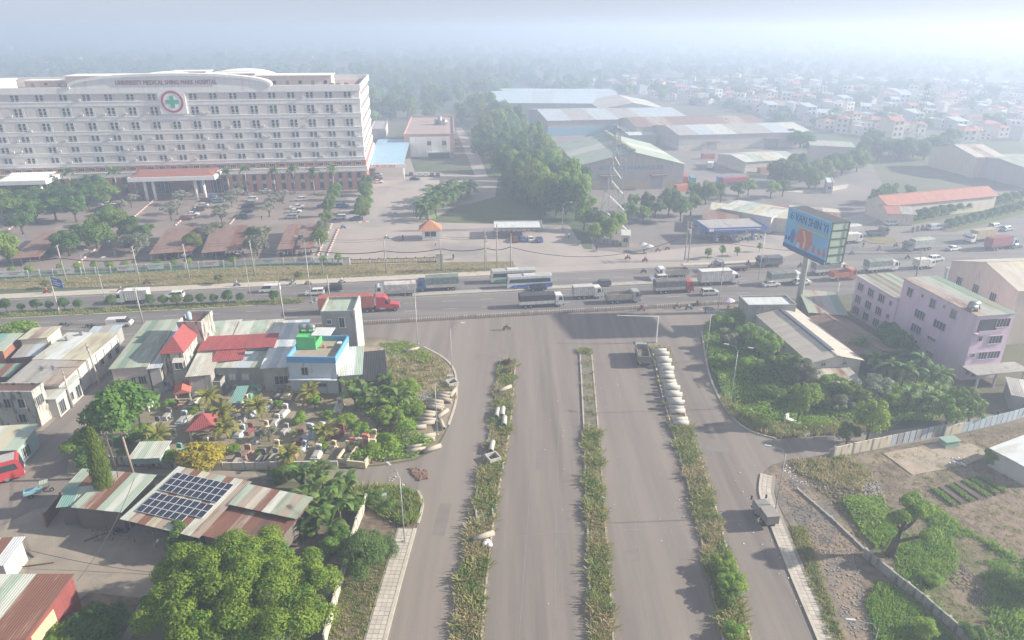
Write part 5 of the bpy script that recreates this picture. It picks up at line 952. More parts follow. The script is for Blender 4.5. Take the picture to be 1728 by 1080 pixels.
# --- hospital car park
trees([(-5, 348), (30, 340), (58, 352), (84, 336), (112, 352), (140, 338), (170, 330), (20, 372), (62, 378), (95, 372), (130, 375), (152, 356), (40, 395), (178, 345)], 'dense tree in front of the left portico, {o} from the left', 'grove at the left of the hospital car park', ['broad', 'broad', 'loose'], (8, 10), (10, 13), [LEAF, LEAF_D])
trees([(118, 432), (150, 415), (176, 395), (205, 398), (196, 380), (222, 405), (165, 420)], 'tree around the dark cluster in the car park, {o} from the left', 'dark tree cluster in the car park', ['broad', 'loose'], (7, 9), (9, 11), [LEAF, LEAF_D, LEAF])
trees([(232, 428, 7, 8), (252, 408, 6, 7), (330, 425, 6, 6.5), (350, 405, 5, 7), (372, 398, 5, 7), (435, 432, 7, 7), (448, 412, 6, 7), (428, 410, 5, 6)], 'olive tree between the motorbike sheds, {o} from the left', 'olive trees between the motorbike sheds', ['loose', 'broad'], m=[LEAF, LEAF_G], name='olive_tree')
trees([(206, 364), (222, 350), (243, 338), (262, 334), (300, 362), (308, 345), (318, 332), (380, 366), (392, 350), (400, 340), (412, 330), (455, 366), (462, 352), (478, 344), (290, 372), (375, 378)], 'pale frangipani tree in white blossom between the parked cars, {o} from the left', 'frangipani trees in the car park', 'blossom', (5, 6.2), (6.5, 8.5), name='frangipani_tree')
trees([(560, 352), (566, 338), (556, 366), (550, 382), (545, 400), (540, 418), (568, 328)], 'tree in the kerbed strip left of the forecourt, {o} from the left', 'trees in the forecourt strip', ['broad', 'loose'], (5, 6.5), (5, 6.5), [LEAF, LEAF_G, LEAF])
trees([(612, 372), (615, 360), (618, 350), (619, 340), (617, 330), (620, 324)], 'dense tree of the short row at the forecourt edge, {o} from the left', 'short row at the forecourt edge', 'broad', (6, 7.5), (5.5, 6.5), LEAF)
for i, (a, b, h) in enumerate([(-12, 338, 10), (12, 336, 10), (92, 333, 8), (131, 330, 11), (168, 328, 8), (205, 326, 11), (392, 318, 9.5), (421, 317, 10.5), (468, 316, 9.5), (501, 315, 10), (533, 315, 9), (566, 314, 10)]):
    v = P(a, 341 - a * .0306); palm(v.x, v.y - 1.5, h * .95, 'royal palm along the hospital front, %s from the left' % ORD[i], 'royal palms along the hospital front', FR_ROYAL, 16, 1.3)
for i, (a, b, h) in enumerate(sorted([(722, 372, 5.5), (735, 362, 6.5), (712, 362, 5), (748, 350, 6.5), (765, 345, 7), (778, 338, 7.5), (790, 333, 7), (728, 350, 6), (758, 335, 7.5), (740, 340, 6.5)])): v = P(a, b); palm(v.x, v.y, h * .62, 'coconut palm of the clump behind the gate house, %s from the left' % ORD[i], 'coconut palms behind the gate house', FR_COCO, 22, 1.6)
# clipped trees on the highway median
pts = [(12, 527, 3.4), (38, 527, 2.4), (64, 526, 3.2), (86, 525, 2.6), (110, 524, 3.4), (134, 524, 2.9), (190, 521, 3.4), (256, 519, 3.4), (278, 517, 3), (299, 517, 3.2), (320, 516, 2.9), (341, 515, 3), (362, 514, 2.7), (386, 513, 3.5), (407, 512, 2.8), (463, 511, 3.2)]
trees([(a, b, h, h * .82) for a, b, h in pts], 'clipped round tree on the highway median, {o} from the left', 'clipped trees on the highway median', 'round', m=[LEAF_D, LEAF_D, LEAF], name='clipped_tree')
trees([(370, 480, 2.8, 3.4), (78, 487, 2.4, 2.8), (505, 473, 2.6, 3.2)], 'yellow-green sapling on the far highway verge, {e} of three', 'saplings on the far verge', 'loose', m=LEAF_Y if False else leafmat('leaf_sapling', (.19, .20, .05), (.24, .2, .08)))
trees([(1194, 437, 3.4, 2.8), (1218, 434, 3.8, 2.4), (1244, 432, 3.0, 2.6), (1281, 425, 3, 2)], 'young tree on the verge facing the petrol station, {o} from the left', 'young trees facing the petrol station', 'loose', m=LEAF_L)
for i in range(15): v = hw(0, 0); a = P(1533 + i * 13.5, 376 - i * 2.65); tree(a.x, a.y, 4.2, 4.6, 'round', 'clipped hedge tree in the row nearer the long red roof, %s from the left' % ORD[i], 'hedge row beside the long red roof', LEAF_D, 'hedge_tree')
for i in range(12): a = P(1603 + i * 12, 386 - i * 3.1); tree(a.x, a.y, 3.6, 4.2, 'round', 'clipped hedge tree in the roadside row, %s from the left' % ORD[i], 'roadside hedge row', LEAF_D, 'hedge_tree')
# belt of tall trees from the junction back towards the forest
belt = [(858, 272), (868, 290), (872, 310), (880, 330), (890, 345), (905, 355), (920, 362), (938, 366), (955, 362), (968, 352), (960, 335), (945, 320), (930, 300), (918, 285), (905, 268), (892, 252), (880, 240), (866, 250), (850, 255), (842, 235), (860, 228), (900, 330), (915, 310), (925, 340), (885, 270), (875, 225)]
belt += [(848, 300), (856, 318), (866, 336), (846, 275), (838, 262), (895, 300), (910, 325), (940, 345), (950, 372), (972, 372), (975, 340), (870, 262), (855, 240), (835, 250)]
trees([(a, b, random.uniform(13, 18), random.uniform(10, 13)) for a, b in belt][:20], 'tall leafy tree in the belt left of the bonded warehouse, {o} from the left', 'tree belt left of the bonded warehouse', 'broad', m=[LEAF, LEAF, LEAF_L, LEAF_D])
trees([(a, b, random.uniform(13, 17), random.uniform(10, 13)) for a, b in belt][20:], 'tall tree standing inside the belt, {o} from the left', 'tree belt left of the bonded warehouse', 'broad', m=[LEAF, LEAF_D])
trees([(990, 372, 9, 9), (1002, 390, 8, 8), (1018, 400, 7, 8), (1030, 405, 7, 7), (1040, 395, 7, 7), (985, 388, 8, 8), (1008, 408, 6, 6)], 'tree in the wedge at the foot of the pylon, {o} from the left', 'trees at the foot of the pylon', ['broad', 'loose'], m=[LEAF, LEAF_L])
trees([(1060, 372, 7, 7), (1085, 376, 6, 7), (1105, 368, 7, 8), (1128, 362, 9, 9), (1148, 374, 9, 9), (1165, 364, 8, 8), (1168, 345, 9, 7), (1190, 345, 9, 8), (1215, 342, 8, 8), (1245, 336, 7, 8), (1262, 330, 7, 8), (1092, 362, 8, 6), (1300, 335, 7, 8), (1320, 332, 7, 8), (1068, 358, 7, 6)], 'green tree in front of the bonded warehouse yard, {o} from the left', 'trees in front of the warehouse yard', ['broad', 'loose'], m=[LEAF, LEAF, LEAF_L])
trees([(1310, 312), (1330, 315), (1350, 308), (1365, 318), (1385, 302), (1400, 298), (1420, 296), (1445, 290), (1450, 282), (1345, 298)], 'hazy tree along the yard edge behind the billboard, {o} from the left', 'hazy trees along the yard edge', 'broad', (8, 11), (9, 12), LEAF)
trees([(1460, 262), (1480, 270), (1500, 262), (1520, 272), (1540, 265), (1558, 270), (1580, 258), (1600, 250), (1470, 250), (1350, 250), (1335, 246), (1372, 262)], 'hazy tree between the yard and the town, {o} from the left', 'hazy trees between yard and town', 'broad', (9, 12), (11, 15), LEAF_D)
trees([(1475, 352), (1488, 345), (1500, 340), (1530, 345), (1482, 360)], 'tree around the small red-roofed house, {o} from the left', 'trees around the small red-roofed house', 'loose', (7, 9), (6, 8), LEAF)
# plot beside the lilac building
trees([(1345, 718, 8.5, 4.4), (1428, 752, 4, 4.5), (1462, 745, 8, 6.5), (1592, 727, 6.6, 6), (1612, 720, 7.5, 6.5), (1632, 718, 5.5, 5)], 'slender tree beside the dirt lane right of the avenue, {o} from the left', 'trees along the dirt lane', ['loose'], m=[LEAF, LEAF_L])
trees([(1215, 565, 5, 6), (1240, 555, 5, 6.5), (1225, 590, 4.5, 6), (1255, 585, 5.5, 6.5), (1280, 600, 6, 7), (1300, 620, 6.5, 7), (1330, 650, 6, 7), (1350, 660, 6.5, 7.5), (1400, 680, 5.5, 7), (1440, 690, 5, 7), (1375, 690, 4.5, 6), (1470, 680, 5.5, 7), (1300, 680, 3.5, 5), (1265, 640, 4.5, 6.5), (1420, 700, 4, 5), (1210, 620, 3, 4), (1500, 690, 4, 5)], 'bushy tree in the overgrown plot beside the cream-roofed warehouse, {o} from the left', 'bushy trees of the overgrown plot', ['broad', 'loose', 'loose'], m=[LEAF, LEAF_L, LEAF_L, LEAF_G])
trees([(1505, 605, 7, 6), (1530, 620, 6.5, 6), (1490, 590, 6, 5), (1515, 640, 6, 6)], 'dark tree against the lilac building, {o} from the left', 'dark trees against the lilac building', 'broad', m=LEAF_D)
for i, (a, b, h) in enumerate(sorted([(1470, 640, 4), (1490, 655, 4.5), (1520, 660, 4.5), (1545, 650, 5), (1560, 665, 4), (1580, 668, 4), (1450, 610, 4)])): v = P(a, b); palm(v.x, v.y, h, 'feathery palm in the shade of the lilac building, %s from the left' % ORD[i], 'palms below the lilac building', FR_COCO, 14, .9, r0=.16)
for i, (a, b, h) in enumerate(sorted([(1545, 700, 3.4), (1568, 690, 3.8), (1582, 700, 3.4), (1530, 690, 3), (1600, 690, 2.8)])): v = P(a, b); banana(v.x, v.y, h, 'banana plant by the lilac building, %s from the left' % ORD[i], 'bananas by the lilac building', 10, 1.4)
v = P(1675, 785); tree(v.x, v.y, 3, 3.4, 'broad', 'round green bush in the yard of the white hut', None, LEAF_L, 'shrub', cat='shrub')
trees([(1735, 1010, 3, 5), (1740, 985, 3, 4), (1560, 1075, 2, 3), (1640, 1085, 2.2, 3), (1570, 985, 1.6, 3)], 'dark green shrub on the bank at the bottom right, {o} from the left', 'shrubs on the bank', 'broad', m=[LEAF_L, LEAF], name='shrub', cat='shrub')
# pollarded tree on the waste ground
v = P(1500, 938); t = thing('tree', 'pollarded tree with thick bare trunk and leaf tufts on the waste ground', 'tree', (v.x, v.y, 0))
q = MB(); ends = [(3.0, .6, 6.2), (1.6, 1.2, 7.4), (.6, -.4, 6.4), (3.6, -1.0, 3.8), (2.4, .0, 7.0), (.2, .8, 5.0)]
q.path([(0, 0, 0), (.5, .2, 2.2), (1.0, .4, 3.8)], [.55, .42, .32], 9)
for e in ends: q.path([(.5, .2, 2.0) if e[2] < 4.5 else (1.0, .4, 3.6), ((e[0] + .9) / 2, e[1] * .6, (e[2] + 3.4) / 2 - .2), e], [.24, .17, .08], 6)
q.build('trunk', BARK, t, True); ob('crown', quad_mesh('crown', clump_leaves([(e[0] + dx, e[1] + dy, e[2] + .2, .85) for e in ends for dx, dy in ((0, 0), (.7, .3), (-.6, -.3))], 9000, .28), LEAF_L), t)
# ---------------------------------------------------------------- vehicles
WH = {}
def wheel(parent, x, y, r=.5, w=.3):
    k = (r, w)
    if k not in WH:
        q = MB(); n = 14
        for r0, r1, mi, ww in ((r, r, 0, w), (r * .55, r * .55, 1, w + .02)):
            ring = [(r0 * math.cos(6.2832 * i / n), s * ww / 2, r0 * math.sin(6.2832 * i / n)) for s in (-1, 1) for i in range(n)]
            q.add(ring, [(i, (i + 1) % n, n + (i + 1) % n, n + i) for i in range(n)] + [tuple(range(n))[::-1], tuple(range(n, 2 * n))], mi)
        WH[k] = q.mesh('wheel', [RUBBER, STEEL])
    return ob('wheel', WH[k], parent, (x, y, r))
LAMP = paint((.75, .74, .70), .2); TAIL = paint((.45, .03, .03), .3)
def cab_over(t, L, W, col, h=2.95, cl=1.9, z0=.65):
    q = MB(); x = L / 2; q.ext([(x - cl, z0), (x - .05, z0), (x, 1.0), (x, 1.75), (x - .28, h - .12), (x - .5, h), (x - cl, h)], -W / 2, W / 2); cb = q.build('cab', paint(col, .35), t)
    q = MB(); q.add([(x + .012, -W / 2 + .12, 1.72), (x + .012, W / 2 - .12, 1.72), (x - .25, W / 2 - .2, h - .25), (x - .25, -W / 2 + .2, h - .25)], [(0, 1, 2, 3)]); q.build('windscreen', GLASS, cb)
    for s in (-1, 1):
        q = MB(); y = s * (W / 2 + .012); q.add([(x - .25, y, 1.7), (x - 1.15, y, 1.7), (x - 1.15, y, h - .35), (x - .45, y, h - .35)], [(0, 1, 2, 3)]); q.build('side_window', GLASS, cb)
        q = MB(); q.box(x - .02, x + .04, s * (W / 2 - .35) - .18, s * (W / 2 - .35) + .18, .95, 1.2); q.build('headlight', LAMP, t)
        q = MB(); q.box(x - .05, x + .1, s * (W / 2 + .18) - .1, s * (W / 2 + .18) + .1, 1.8, 2.4); q.build('mirror', BLACK, t)
    q = MB(); q.box(x - .15, x + .1, -W / 2, W / 2, .45, .8); q.build('bumper', DKGREY, t)
def truck(label, p, ang, L=9, W=2.45, kind='tarp', cab=(.7, .7, .68), side=(.55, .54, .52), top=(.10, .11, .12), axles=None, h=3.5, group='trucks on the highway', ch=2.95):
    t = thing('truck', label, 'truck', (p[0], p[1], .05), ang, group); b0, b1 = -L / 2, L / 2 - 2.05
    cab_over(t, L, W, cab, ch)
    q = MB(); q.box(b0 + .1, L / 2 - .4, -.45, .45, .6, .98); q.build('chassis', DKGREY, t)
    sm_ = mat('truck_side_%d%d%d' % tuple(int(c * 99) for c in side), side, tuple(c * .72 for c in side), 1.2, .7, corr=('X', .5), cdepth=.5); tm = mat('tarp_%d%d%d' % tuple(int(c * 99) for c in top), top, tuple(c * 1.5 for c in top), 1.0, .85, bump=.4, bscale=2)
    if kind == 'tarp':
        q = MB(); q.box(b0, b1, -W / 2, W / 2, .99, 1.75); q.build('side_boards', sm_, t)
        q = MB(); n = 7
        for i in range(n):
            xa, xb = b0 + .03 + (b1 - b0 - .06) * i / n, b0 + .03 + (b1 - b0 - .06) * (i + 1) / n - .03; dz = random.uniform(-.05, .05)
            q.ext([(-W / 2 + .03, 1.76), (-W / 2 + .03, h - .25), (-W / 2 + .35, h + dz), (W / 2 - .35, h + dz), (W / 2 - .03, h - .25), (W / 2 - .03, 1.76)], xa, xb + .05, axis='x')
        q.build('tarpaulin', tm, t)
    elif kind == 'box':
        q = MB(); q.box(b0, b1, -W / 2, W / 2, 1.0, h); q.build('cargo_box', sm_, t)
        q = MB(); q.box(b0 - .03, b1 + .03, -W / 2 - .03, W / 2 + .03, h + .002, h + .08); q.build('box_roof', paint(tuple(min(.7, c * 1.1) for c in side), .6), t)
    elif kind == 'container':
        cm = mat('container_%d%d%d' % tuple(int(c * 99) for c in side), side, tuple(c * .75 for c in side), .8, .6, corr=('X', .35), cdepth=.8)
        q = MB(); q.box(b0, b1, -W / 2, W / 2, 1.25, 3.9); q.build('container', cm, t); q = MB(); q.box(b0, b1, -W / 2 + .1, W / 2 - .1, 1.0, 1.24); q.build('trailer_bed', DKGREY, t)
    elif kind in ('dump', 'flat'):
        hh = 2.4 if kind == 'dump' else 1.5; th = .12; q = MB(); q.box(b0, b1, -W / 2, W / 2, 1.0, 1.2); q.box(b0, b1, -W / 2, -W / 2 + th, 1.201, hh); q.box(b0, b1, W / 2 - th, W / 2, 1.201, hh); q.box(b0, b0 + th, -W / 2 + th, W / 2 - th, 1.201, hh); q.box(b1 - th, b1, -W / 2 + th, W / 2 - th, 1.201, hh + .5); q.build('tipper_body', sm_, t)
        if kind == 'dump': q = MB(); q.face([(b0 + th, -W / 2 + th, 1.7), (b1 - th, -W / 2 + th, 1.9), (b1 - th, W / 2 - th, 1.9), (b0 + th, W / 2 - th, 1.7)]); q.build('load', SOIL, t)
    for x in (axles or ((L / 2 - 1.1, b0 + 1.3) if L < 7 else (L / 2 - 1.2, b0 + 1.4, b0 + 2.65) if L < 10.5 else (L / 2 - 1.1, L / 2 - 2.5, b0 + 1.4, b0 + 2.7))):
        for s in (-1, 1): wheel(t, x, s * (W / 2 - .2), .48, .38)
    return t
def semi(label, p, ang, cab=(.50, .05, .06), cont=(.42, .13, .10), Lc=12.2):
    t = thing('semi_truck', label, 'truck', (p[0], p[1], .05), ang, 'trucks on the highway'); W = 2.45; m = paint(cab, .3); x0 = Lc / 2 - 2.6
    cm = mat('semi_container_%d' % int(cont[0] * 99), cont, tuple(c * .75 for c in cont), .8, .6, corr=('X', .35), cdepth=.8)
    q = MB(); q.box(-Lc / 2 - 3, x0 - .4, -W / 2, W / 2, 1.3, 4.05); q.build('container', cm, t)
    q = MB(); q.box(-Lc / 2 - 3, x0 - .4, -W / 2 + .1, W / 2 - .1, 1.05, 1.29); q.box(-2, x0 + 5.0, -.45, .45, .6, 1.0); q.build('chassis', DKGREY, t)
    q = MB(); q.ext([(x0 + .2, .8), (x0 + 3.4, .8), (x0 + 3.4, 1.95), (x0 + 2.9, 2.9), (x0 + 2.2, 3.6), (x0 + .2, 3.75)], -W / 2, W / 2); q.ext([(x0 + 3.41, .7), (x0 + 5.3, .7), (x0 + 5.45, 1.1), (x0 + 5.3, 1.6), (x0 + 3.41, 1.9)], -W / 2 + .15, W / 2 - .15); cb = q.build('cab', m, t)
    q = MB(); q.add([(x0 + 3.42, -W / 2 + .15, 1.97), (x0 + 3.42, W / 2 - .15, 1.97), (x0 + 2.93, W / 2 - .2, 2.88), (x0 + 2.93, -W / 2 + .2, 2.88)], [(0, 1, 2, 3)]); q.build('windscreen', GLASS, cb)
    for s in (-1, 1):
        q = MB(); y = s * (W / 2 + .012); q.add([(x0 + 3.2, y, 1.95), (x0 + 2.2, y, 1.95), (x0 + 2.2, y, 2.8), (x0 + 2.8, y, 2.8)], [(0, 1, 2, 3)]); q.build('side_window', GLASS, cb)
        q = MB(); q.box(x0 + 5.2, x0 + 5.42, s * .85 - .15, s * .85 + .15, 1.05, 1.35); q.build('headlight', LAMP, t); q = MB(); q.path([(x0 + 1, s * 1.1, .8), (x0 + 2.2, s * 1.1, .8)], .3, 10); q.build('fuel_tank', STEEL, t)
    q = MB(); q.box(x0 + 5.3, x0 + 5.6, -1.15, 1.15, .45, .75); q.build('bumper', STEEL, t)
    for x in (-Lc / 2 - 1.9, -Lc / 2 - .6, x0 - 1.9, x0 - .6, x0 + 4.4):
        for s in (-1, 1): wheel(t, x, s * (W / 2 - .2), .5, .4)
CARP = {'sedan': ([(-2.2, .35), (2.2, .35), (2.25, .62), (2.0, .78), (.95, .92), (-1.5, .95), (-2.2, .9)], [(-1.75, .93), (1.05, .9), (.35, 1.42), (-1.0, 1.42)]),
        'suv': ([(-2.25, .4), (2.25, .4), (2.3, .75), (2.1, .95), (1.1, 1.08), (-2.2, 1.08)], [(-2.15, 1.07), (1.15, 1.06), (.45, 1.68), (-1.95, 1.70)]),
        'van': ([(-2.5, .4), (2.5, .4), (2.5, .85), (2.15, 1.15), (-2.5, 1.15)], [(-2.45, 1.14), (2.1, 1.14), (1.35, 1.95), (-2.4, 1.98)]),
        'pickup': ([(-2.6, .45), (2.5, .45), (2.5, .85), (2.2, 1.0), (-2.6, 1.0)], [(-.6, .99), (1.25, .99), (.65, 1.65), (-.45, 1.65)])}
def car(label, p, ang, kind='sedan', col=(.7, .7, .7), group='cars', name='car', cat='car', z=.05):
    t = thing(name, label, cat, (p[0], p[1], z), ang, group); W = 1.8 if kind != 'van' else 1.9; lo, up = CARP[kind]; m = paint(col, .25)
    n = len(lo); q = MB(); ins = lambda b: 0 if b < .8 else .04
    q.add([(a, s * (W / 2 - ins(b)), b) for s in (-1, 1) for a, b in lo], [tuple(range(n)), tuple(range(2 * n - 1, n - 1, -1))] + [(i, i + n, (i + 1) % n + n, (i + 1) % n) for i in range(n)]); q.build('body', m, t)
    (a0, z0), (a1, z1), (a2, z2), (a3, z3) = up; wt = W / 2 - .24; wb = W / 2 - .06; q = MB()
    q.add([(a0, -wb, z0), (a1, -wb, z1), (a1, wb, z1), (a0, wb, z0), (a3, -wt, z3 - .05), (a2, -wt, z2 - .05), (a2, wt, z2 - .05), (a3, wt, z3 - .05)], [(0, 1, 5, 4), (1, 2, 6, 5), (2, 3, 7, 6), (3, 0, 4, 7)]); q.build('windows', GLASS, t)
    q = MB(); q.box(a3 - .04, a2 + .04, -wt - .03, wt + .03, z2 - .05, z2 + .02, tx=.06, ty=.06)
    for s in (-1, 1):
        for xx in ((a0 + a3) / 2 - .02, (a3 + a2) / 2, ): q.box(xx - .05, xx + .05, s * (wb + wt) / 2 - .07 + s * .02, s * (wb + wt) / 2 + .07 + s * .02, z0, z2 - .06)
    if kind == 'van': q.box(a3 - .02, a2 - 1.9, -wb + .02, wb - .02, z0 + .05, z2 - .06)
    q.build('roof', m, t)
    xf, xr = lo[1][0], lo[0][0]
    for s in (-1, 1):
        q = MB(); q.box(xf - .12, xf + .06, s * .62 - .18, s * .62 + .18, .62, .78); q.build('headlight', LAMP, t); q = MB(); q.box(xr - .03, xr + .1, s * .65 - .14, s * .65 + .14, .7, .86); q.build('tail_light', TAIL, t)
    for x in (xf - .85, xr + .85):
        for s in (-1, 1): wheel(t, x, s * (W / 2 - .1), .33, .22)
    return t
def bus(label, p, ang, c1, c2, L=11.5, z=.05, group='buses'):
    t = thing('bus', label, 'bus', (p[0], p[1], z), ang, group); W = 2.5; x = L / 2
    q = MB(); q.ext([(-x, .4), (x - .1, .4), (x, 1.2), (x - .25, 3.0), (x - .5, 3.35), (-x + .1, 3.35), (-x, 3.1)], -W / 2, W / 2); q.build('body', paint(c1, .3), t)
    for s in (-1, 1):
        q = MB(); y = s * (W / 2 + .015); q.add([(-x + .5, y, 1.75), (x - .55, y, 1.75), (x - .75, y, 2.75), (-x + .6, y, 2.75)], [(0, 1, 2, 3)]); q.build('side_windows', GLASS, t)
        q = MB(); q.add([(-x + .02, y, .5), (x - .3, y, .5), (x - 1.5, y, 1.15), (-x + .02, y, 1.5)], [(0, 1, 2, 3)]); q.build('livery_stripe', paint(c2, .3), t)
    q = MB(); q.add([(x + .0, -W / 2 + .15, 1.3), (x + .0, W / 2 - .15, 1.3), (x - .22, W / 2 - .2, 2.95), (x - .22, -W / 2 + .2, 2.95)], [(0, 1, 2, 3)]); q.build('windscreen', GLASS, t)
    q = MB(); q.box(-1.5, 1.5, -.8, .8, 3.372, 3.6, tx=.1, ty=.1); q.build('air_conditioner', paint((.6, .6, .6), .5), t); q = MB(); q.box(-x + .3, x - .7, -W / 2 + .15, W / 2 - .15, 3.351, 3.37); q.build('roof_panel', paint((.42, .41, .39), .6), t)
    for s in (-1, 1): q = MB(); q.box(x - .06, x + .05, s * .9 - .2, s * .9 + .2, .75, 1.0); q.build('headlight', LAMP, t)
    for xx in (x - 2.2, -x + 2.4):
        for s in (-1, 1): wheel(t, xx, s * (W / 2 - .16), .48, .34)
def lane(px_, py_, W=2.4): return P(px_, py_) + HY * (W / 2)
WHT, SLV, BLK, DGR, RED, BLU, MAR, TEA, GRN = (.74, .73, .71), (.42, .43, .44), (.025, .025, .03), (.10, .105, .11), (.42, .05, .05), (.08, .18, .42), (.25, .06, .06), (.18, .30, .29), (.05, .32, .2)
RGT, LFT = HA, HA + math.pi
t = truck('white box truck passing behind the clipped median trees', lane(224, 514), LFT, 7.2, 2.3, 'box', WHT, (.66, .65, .63), h=3.3)
t = truck('grey-tarped truck with white cab beside the red semi', lane(669, 502), LFT, 9.6, kind='tarp', cab=WHT, side=(.42, .42, .42), top=(.40, .38, .36))
truck('dark green tarped truck with blue cab', lane(740, 492), LFT, 10.2, kind='tarp', cab=(.05, .10, .25), side=(.5, .48, .44), top=(.13, .16, .15), h=3.8)
truck('white-cab tipper truck with empty dump body', lane(1136, 471), LFT, 8.4, kind='dump', cab=WHT, side=(.36, .33, .29))
truck('flatbed truck loaded low beside the verge with young trees', lane(1237, 459), LFT, 9.5, kind='flat', cab=(.3, .3, .32), side=(.22, .21, .2))
truck('small dark truck behind the billboard', lane(1300, 452), LFT, 6.5, kind='tarp', cab=(.14, .16, .2), side=(.2, .2, .2), top=(.10, .11, .13), h=3)
semi('red bonneted semi truck hauling a red shipping container', lane(608, 529), RGT)
truck('truck with black tarpaulin and white side boards in the middle of the highway', lane(914, 520), RGT, 10.4, kind='tarp', cab=WHT, side=(.62, .61, .59), top=(.05, .05, .055), h=3.4)
truck('small grey box truck following the earth-coloured tipper', lane(992, 506), RGT, 7.0, 2.2, 'box', WHT, (.46, .44, .42), h=3.2)
truck('dusty brown-grey tipper truck with four axles', lane(1052, 513), RGT, 8.2, kind='dump', cab=(.36, .35, .33), side=(.34, .31, .28))
truck('red-cab truck with dark tarpaulin', lane(1138, 496), RGT, 9.8, kind='tarp', cab=(.45, .05, .06), side=(.42, .41, .39), top=(.11, .11, .11), h=3.5)
truck('long grey-white box truck near the billboard', lane(1214, 482), RGT, 10.2, kind='box', cab=WHT, side=(.58, .57, .54), h=3.8)
ang2 = R(13)
truck('green-tarped truck half hidden behind the billboard pole', P(1322, 479), ang2, 9.0, kind='tarp', cab=WHT, side=(.55, .54, .5), top=(.13, .15, .14))
truck('grey-tarped truck with white side boards behind the striped lilac roof', P(1396, 462), ang2, 9.2, kind='tarp', cab=WHT, side=(.6, .6, .58), top=(.17, .19, .18))
truck('orange tipper truck beside the highway edge', P(1420, 472), ang2, 6.6, kind='dump', cab=(.55, .17, .08), side=(.5, .16, .09))
truck('green-grey tarped truck above the lilac roofs', P(1484, 458), ang2, 9.2, kind='tarp', cab=WHT, side=(.6, .6, .58), top=(.16, .19, .17))
truck('small white box truck above the lilac roofs', P(1557, 453), R(15), 5.6, 2.1, 'box', WHT, (.62, .6, .55), h=2.8, ch=2.5)
truck('truck with pale green tarpaulin turning at the traffic island', P(1548, 422), R(15) + math.pi, 9.0, kind='tarp', cab=(.2, .2, .2), side=(.45, .45, .42), top=(.28, .30, .26))
truck('truck with tan container and white cab at the right edge', P(1652, 408), R(20) + math.pi, 10.5, kind='container', cab=WHT, side=(.42, .36, .22))
truck('truck with dark red container and blue cab at the right edge', P(1686, 420), R(20), 10.5, kind='container', cab=(.25, .45, .6), side=(.30, .10, .10))
truck('white truck parked behind the billboard panel', P(1432, 410), R(14), 7.5, kind='box', cab=WHT, side=(.6, .58, .55), h=3)
truck('white-cab truck parked just below the white one behind the billboard', P(1428, 398), R(14) + math.pi, 8.5, kind='tarp', cab=WHT, side=(.5, .5, .5), top=(.4, .4, .38))
truck('dark truck parked beyond the traffic island', P(1478, 398), R(10), 6.5, kind='flat', cab=(.15, .15, .16), side=(.15, .15, .16))
truck('empty grey tipper truck parked at the tip of the right-hand median', P(1083, 608) , R(86), 6.6, 2.3, 'dump', (.30, .34, .32), (.27, .25, .23), group='parked trucks', h=2.2, ch=2.5)
truck('small dusty box truck parked at the kerb on the right', P(1289, 878), R(97), 4.2, 1.7, 'box', (.26, .26, .25), (.27, .25, .23), group='parked trucks', h=2.2, ch=2.0)
bus('green and white bus behind the blue coach', lane(866, 478), LFT, (.55, .62, .55), (.03, .33, .20)); bus('white coach with blue swoosh livery', lane(894, 488), LFT, (.66, .68, .70), (.04, .12, .45))
_b = P(44, 806); bus('red bus turning into the lane at the left edge', (_b.x - 4.1 * math.cos(R(33)) - .6, _b.y - 4.1 * math.sin(R(33)) + 1.0), R(33), (.50, .06, .07), (.55, .06, .07), 8.2)
for a, b, lb, d, k, c in ((293, 505, 'white car behind the clipped trees', LFT, 'suv', WHT), (455, 495, 'white van on the far carriageway', LFT, 'van', WHT), (531, 500, 'white SUV passing the pole above the grey tower house', LFT, 'suv', WHT), (562, 493, 'black SUV just behind the white SUV', LFT, 'suv', BLK),
      (908, 492, 'black car in front of the blue coach', LFT, 'sedan', BLK), (1017, 485, 'dark grey SUV alone in the middle of the highway', LFT, 'suv', DGR), (1113, 476, 'white SUV below the white-cab tipper', LFT, 'suv', WHT), (201, 553, 'white minivan beside the long workshop', RGT, 'van', WHT), (1200, 500, 'silver SUV below the long box truck', RGT, 'suv', (.55, .55, .55)),
      (1303, 485, 'white car left of the billboard pole', R(12), 'sedan', WHT), (1356, 482, 'white hatchback right of the billboard pole', R(12), 'suv', WHT), (1440, 462, 'white car between tarped trucks near the billboard', R(13), 'sedan', WHT), (1582, 442, 'white SUV above the beige hall', R(15), 'suv', WHT), (1508, 381, 'white SUV beyond the traffic island', R(18), 'suv', WHT), (1612, 424, 'white car entering from the right', R(20), 'sedan', WHT),
      (1682, 386, 'silver car far up the right-hand road', R(24), 'suv', SLV), (1702, 391, 'blue-grey car far up the right-hand road', R(24), 'suv', (.3, .38, .42)), (1716, 420, 'dark car at the right edge of the highway', R(20), 'sedan', DGR), (1398, 287, 'white pickup crossing the hazy yard', R(10), 'pickup', WHT), (1580, 389, 'silver minibus parked by the planters', R(16), 'van', SLV)):
    car(lb, P(a, b) + HY * .9, d, k, c, 'cars on the highway')
CPA = R(8) + math.pi
pk = [(167, 357, BLK), (175, 352, WHT), (183, 347, WHT), (190, 341, MAR), (315, 371, MAR), (325, 364, WHT), (336, 356, DGR), (341, 349, WHT), (347, 340, MAR), (356, 334, BLU), (369, 342, TEA), (277, 330, SLV), (406, 368, DGR), (417, 359, BLK), (419, 351, BLK), (421, 346, SLV), (424, 339, WHT), (448, 324, WHT), (470, 340, DGR), (507, 339, WHT), (502, 352, WHT), (498, 359, WHT), (491, 369, SLV), (546, 350, BLU),
      (578, 350, BLU), (573, 370, WHT), (600, 372, BLU), (601, 360, BLK), (77, 348, DGR), (85, 342, SLV), (72, 358, MAR)]
